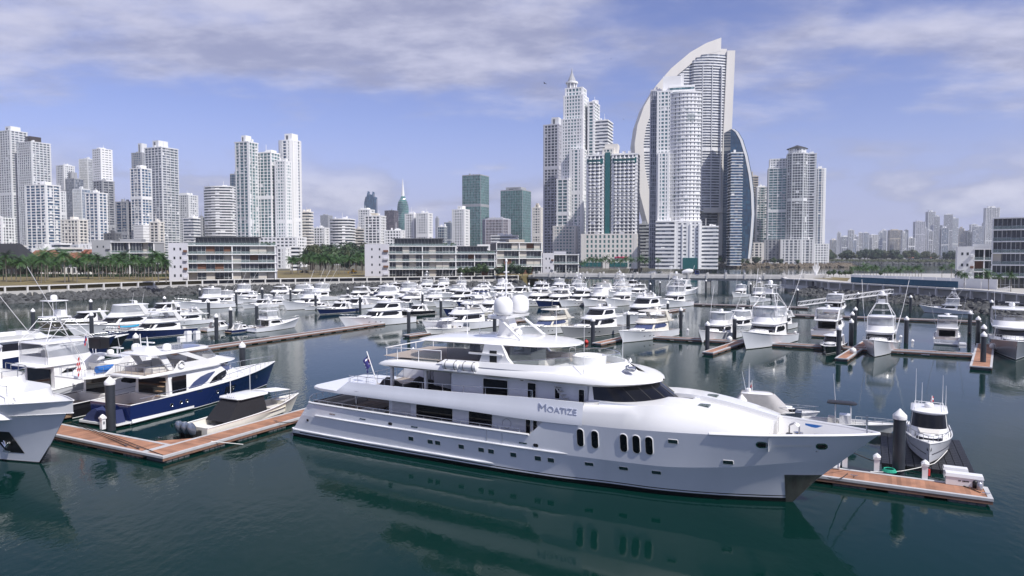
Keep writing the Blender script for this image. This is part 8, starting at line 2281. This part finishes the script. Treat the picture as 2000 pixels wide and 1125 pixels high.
for px in (1618, 1628, 1640, 1652, 1662, 1720): sp.append((P(px, 540, 5.1).x, P(px, 540, 5.1).y, 5.05, tr_.uniform(0.3, 0.42), 1))
trees(sp, 'low round shrub beside the blue hoarding', 'shrubs beside the hoarding')
sp = []
for i in range(70): px = tr_.uniform(1612, 1900); d = tr_.uniform(1110, 1290); sp.append(((px - 1000) / F * d, d, 4.5, tr_.uniform(1.2, 2.3), tr_.choice([0, 0, 1, 2])))
trees(sp, 'rounded dark tree in the woods along the far bank', 'trees along the far bank')
for o in TREES: remove_tree(o)
hg = MB(); hr = random.Random(8)
for i in range(900):
    px = hr.uniform(0, 335); d = 338 + hr.uniform(-1, 1); p = Vector(((px - 1000) / F * d, d, 5.05 + hr.uniform(0, 1.2))); s_ = hr.uniform(.3, .6)
    hg.add([p + Vector((-s_, 0, 0)), p + Vector((0, hr.uniform(-.3, .3), -s_ * .5)), p + Vector((s_, 0, 0)), p + Vector((0, hr.uniform(-.3, .3), s_))], [(0, 1, 2, 3)])
hg.build('hedge', 'leaf_dark', label='low dark hedge along the back of the lawn', cat='hedge', kind='stuff')
sg_ = MB()
for i in range(2500):
    px = hr.uniform(1612, 1905); d = hr.uniform(1095, 1110); p = Vector(((px - 1000) / F * d, d, 4.0 + hr.uniform(0, 3.0))); s_ = hr.uniform(.8, 2.0)
    sg_.add([p + Vector((-s_, 0, 0)), p + Vector((0, hr.uniform(-.8, .8), -s_ * .6)), p + Vector((s_, 0, 0)), p + Vector((0, hr.uniform(-.8, .8), s_))], [(0, 1, 2, 3)])
sg_.build('bank_scrub', 'leaf_olive', label='olive green scrub covering the far bank', cat='scrub', kind='stuff')
lr = random.Random(31)
for i in range(9):
    px = lr.uniform(1770, 1870); d = lr.uniform(1180, 1350); house('small pale house among the far bank trees', px, px + lr.uniform(8, 18), lr.uniform(498, 503), d, 10.0, lr.choice(['roof_tile', 'wall_grey']), name='house')['group'] = 'houses on the far bank'

# ================================================================= promontory: hoarding, fence panels, gangways
HB = [P(1656, 552, 5.5), P(1865, 563, 5.5)]
hd_ = HB[1] - HB[0]; hl = hd_.length; ho = thing('hoarding', 'long dark blue construction hoarding topped by white fence panels', 'fence', (HB[0].x + 1.6, HB[0].y + 1.0, 0), math.atan2(hd_.y, hd_.x))
n = int(hl / 4)
for i in range(n): MB().box(hl * i / n, hl * (i + 1) / n - 0.06, 0, 0.12, 5.06, 7.6).build('panel', 'hoarding_blue', ho)
wf = thing('panel_fence', 'row of white fence panels behind the blue hoarding', 'fence', (HB[0].x + 7, HB[0].y + 12, 0), math.atan2(hd_.y, hd_.x) + R(4))
for i in range(11): MB().box(i * 5.2, i * 5.2 + 5.05, 0, 0.12, 5.06, 8.2).build('panel', 'wall_white', wf)
def gangway(a, b_, label, w=1.6, hgt=1.1, n=12):
    a = Vector(a); b_ = Vector(b_); d = b_ - a; L_ = math.hypot(d.x, d.y); r = thing('gangway', label, 'gangway', a, math.atan2(d.y, d.x)); s_ = d.z / L_
    Z = lambda x: x * s_
    MB().add([(0, 0, -.1), (L_, 0, Z(L_) - .1), (L_, w, Z(L_) - .1), (0, w, -.1), (0, 0, 0), (L_, 0, Z(L_)), (L_, w, Z(L_)), (0, w, 0)], [(0, 3, 2, 1), (4, 5, 6, 7), (0, 1, 5, 4), (1, 2, 6, 5), (2, 3, 7, 6), (3, 0, 4, 7)]).build('walkway', 'deck_grey', r)
    for y in (0.0, w):
        t = MB(); t.tube([(0, y, 0.02), (L_, y, Z(L_) + .02)], 0.07, 5); t.tube([(0, y, hgt), (L_, y, Z(L_) + hgt)], 0.07, 5)
        for i in range(n + 1):
            x = L_ * i / n; t.tube([(x, y, Z(x)), (x, y, Z(x) + hgt)], 0.045, 4)
            if i < n: x2 = L_ * (i + 1) / n; t.tube([(x, y, Z(x)), (x2, y, Z(x2) + hgt)], 0.04, 4)
        t.build('truss', 'white_metal', r)
    return r
gangway(P(1562, 598, 0.7), P(1745, 573, 4.6), 'long white truss gangway rising from the dull dock past the boulders', 1.8, 1.2, 16)
gangway(P(1868, 590, 0.9), P(1972, 567, 5.2), 'white truss gangway rising to the promontory terrace', 1.8, 1.2, 14)
gangway(P(1092, 551, 0.8), P(1048, 538, 4.8), 'grey truss gangway beside the bridge end of the island', 1.8, 1.2, 10)
gangway(P(1575, 557, 2.6), P(1500, 564, 0.8), 'pale truss gangway under the bridge deck', 1.8, 1.2, 12)
p = P(1632, 545, 5.1)
sc_ = thing('sculpture', 'white branching hand like sculpture on the promontory', 'sculpture', (p.x, p.y + 20, 5.05))
MB().cyl((0, 0, 0), (0, 0, 2.6), 0.7, 0.55, 8).build('stem', 'gelcoat_white', sc_)
for k, (dx, hh) in enumerate(((-1.5, 5.6), (-0.7, 7.0), (0.1, 6.3), (0.9, 7.2), (1.6, 5.4))): MB().tube([(dx * .3, 0, 2.2), (dx * .8, 0, 4.0), (dx, 0, hh)], 0.25, 7).build('finger', 'gelcoat_white', sc_, smooth=60)
um = thing('parasol', 'white square parasol on the terrace of the dark glazed block', 'umbrella', P(1942, 552, 5.1) + Vector((0, 6, 0)))
MB().cyl((0, 0, 0), (0, 0, 2.5), 0.05, n=6).build('pole', 'white_metal', um); MB().prism([(-2, -2), (2, -2), (2, 2), (-2, 2)], 2.3, 3.0, top=[(-.1, -.1), (.1, -.1), (.1, .1), (-.1, .1)]).build('canopy', 'white_canvas', um)

# ================================================================= vehicles, person, birds
def wheel(parent, x, y, z, r, w):
    o = MB().cyl((x, y - w / 2, z), (x, y + w / 2, z), r, n=14).build('wheel', 'black_plastic', parent, smooth=40)
    MB().cyl((x, y - w / 2 - .01, z), (x, y + w / 2 + .01, z), r * .5, n=10).build('rim', 'steel', o)
tk = thing('mixer_truck', 'cement mixer truck with a white drum and blue cab on the bridge', 'truck', (B0.x, B0.y, 5.35), ba)
tx = (1366 - 1042) / (1612 - 1042) * bl
MB().box(tx - 3.6, tx + 3.4, 2.6, 4.8, 0.75, 1.05).build('chassis', 'black_plastic', tk)
MB().slabxz([(tx + 2.0, 0.7), (tx + 4.2, 0.7), (tx + 4.2, 1.8), (tx + 3.8, 2.9), (tx + 2.0, 2.9)], 2.5, 4.9).build('cab', 'hull_blue', tk)
MB().slabxz([(tx + 2.6, 1.8), (tx + 4.0, 1.8), (tx + 3.72, 2.6), (tx + 2.6, 2.6)], 2.47, 2.49).build('cab_window', 'yacht_glass', tk)
MB().lathe([(0.5, -3.2), (1.1, -2.2), (1.35, -0.6), (1.3, 0.6), (0.8, 1.9), (0.4, 2.3)], (0, 0, 0), 14, 0, Matrix.Translation((tx - 1.0, 3.7, 2.35)) @ Matrix.Rotation(R(80), 4, 'Y')).build('drum', 'gelcoat_white', tk, smooth=50)
for x in (-3.0, -1.8, 3.0):
    for y in (2.6, 4.8): wheel(tk, tx + x, y, 0.5, 0.5, 0.3)
ex = thing('wheel_loader', 'small yellow wheel loader parked on the lawn behind the seawall', 'loader', P(690, 534, 5.05), R(200))
MB().box(-1.8, 1.2, -.8, .8, 0.7, 1.5).build('body', 'yellow_paint', ex); MB().box(-0.4, 0.8, -.7, .7, 1.5, 2.6).build('cab', 'yellow_paint', ex); MB().box(-0.3, 0.82, -.72, .72, 1.75, 2.4).build('cab_glass', 'yacht_glass', ex)
MB().tube([(1.0, -.5, 1.2), (2.0, -.5, 1.6), (2.8, -.5, 0.7)], 0.12, 6).tube([(1.0, .5, 1.2), (2.0, .5, 1.6), (2.8, .5, 0.7)], 0.12, 6).build('lift_arms', 'yellow_paint', ex); MB().slabxz([(2.6, .2), (3.4, .1), (3.0, 1.0), (2.7, 1.0)], -1.0, 1.0).build('bucket', 'yellow_paint', ex)
for x in (-1.2, 0.8):
    for y in (-.9, .9): wheel(ex, x, y, 0.6, 0.6, 0.4)
car = thing('parked_car', 'black saloon car parked on the lawn road between the terrace blocks', 'car', P(594, 533, 5.1), R(172))
MB().slabxz([(-2.2, .3), (2.2, .3), (2.25, .8), (1.3, .95), (0.7, 1.45), (-0.9, 1.45), (-1.7, 1.0), (-2.25, .95)], -.85, .85).build('body', 'hull_black', car)
MB().slabxz([(1.15, .98), (0.65, 1.38), (-0.85, 1.38), (-1.5, 1.02)], -.87, .87).build('window', 'yacht_glass', car)
for x in (-1.4, 1.4):
    for y in (-.8, .8): wheel(car, x, y, 0.33, 0.33, 0.22)
def person(p, rz, label):
    bmv = [(0,0,.95),(0,0,1.2),(0,0,1.42),(0,0,1.52),(0.02,0,1.66),(0.0,.1,.9),(0.06,.11,.5),(0,.12,.08),(.12,.12,.03),(0,-.1,.9),(-.03,-.11,.5),(-.05,-.12,.08),(.07,-.12,.03),(0,.2,1.40),(-.03,.26,1.12),(.08,.24,.88),(0,-.2,1.40),(-.03,-.26,1.12),(.08,-.24,.88)]
    ed = [(0,1),(1,2),(2,3),(3,4),(0,5),(5,6),(6,7),(7,8),(0,9),(9,10),(10,11),(11,12),(2,13),(13,14),(14,15),(2,16),(16,17),(17,18)]
    rad = [.14,.15,.14,.055,.105,.09,.065,.045,.04,.09,.065,.045,.04,.06,.045,.035,.06,.045,.035]
    me = bpy.data.meshes.new('person'); me.from_pydata(bmv, ed, []); ob = bpy.data.objects.new('person_tmp', me); col.objects.link(ob)
    md = ob.modifiers.new('s', 'SKIN'); ss_ = ob.modifiers.new('d', 'SUBSURF'); ss_.levels = 2
    for v, r_ in zip(me.skin_vertices[0].data, rad): v.radius = (r_, r_)
    me.skin_vertices[0].data[0].use_root = True
    dg = bpy.context.evaluated_depsgraph_get(); dg.update(); m2 = bpy.data.meshes.new_from_object(ob.evaluated_get(dg)); bpy.data.objects.remove(ob)
    m2.materials.clear(); m2.materials.append(MAT['black_canvas']); m2.materials.append(MAT['skin']); m2.shade_smooth()
    for pl in m2.polygons:
        c = pl.center
        if c.z > 1.5 or (c.z < 0.98 and abs(c.y) > 0.2): pl.material_index = 1
    o = bpy.data.objects.new('person', m2); col.objects.link(o); o.location = p; o.rotation_euler = (0, 0, rz)
    tag(o, label, 'person'); hair = MB(); hair.sphere((0.005, 0, 1.70), 0.105, 10, 6, 0, 0.8); hair.build('hair', 'black_plastic', o, smooth=60)
person(P(1893, 667, 0.56), R(230), 'person in dark clothes standing on the right dock beside a white box')
def bird(px, py, Y, s_, rz):
    mb = MB(); mb.lathe([(0.01, -.32), (.07, -.18), (.09, 0), (.06, .2), (.045, .3), (.01, .38)], (0, 0, 0), 7, 0, Matrix.Rotation(R(90), 4, 'Y'))
    for sg in (-1, 1): mb.add([(.12, sg * .05, .02), (-.12, sg * .05, .02), (-.06, sg * .5, .18), (.12, sg * .5, .18), (-.12, sg * 1.0, .08)], [(0, 3, 2, 1), (3, 4, 2)])
    mb.add([(-.3, 0, 0), (-.55, .1, 0), (-.55, -.1, 0)], [(0, 1, 2)])
    o = mb.build('bird', 'black_plastic', label='dark bird gliding in the sky near the towers', cat='bird', group='birds gliding near the towers'); p = atY(px, py, Y); o.location = p; o.rotation_euler = (0.2, 0, rz); o.scale = (s_,) * 3
for a in ((1064, 163, 170, 0.9, 2.6), (1075, 113, 220, 0.6, 1.0), (1193, 115, 260, 0.6, 0.5), (1218, 233, 240, 0.6, 2.0), (1655, 26, 220, 0.6, 0.3), (1203, 213, 300, .6, 1.2)): bird(*a)

# ================================================================= marine haze
m, nt, b = nodes_of('haze'); nt.nodes.remove(b)
pv = nt.nodes.new('ShaderNodeVolumePrincipled'); pv.inputs['Color'].default_value = (0.80, 0.86, 1.0, 1); pv.inputs['Density'].default_value = 0.00009; pv.inputs['Anisotropy'].default_value = 0.2
nt.links.new(pv.outputs[0], nt.nodes['Material Output'].inputs['Volume'])
hzb = MB().box(-9500, 9500, -200, 11500, -3.2, 330).build('haze', 'haze', kind='stuff')
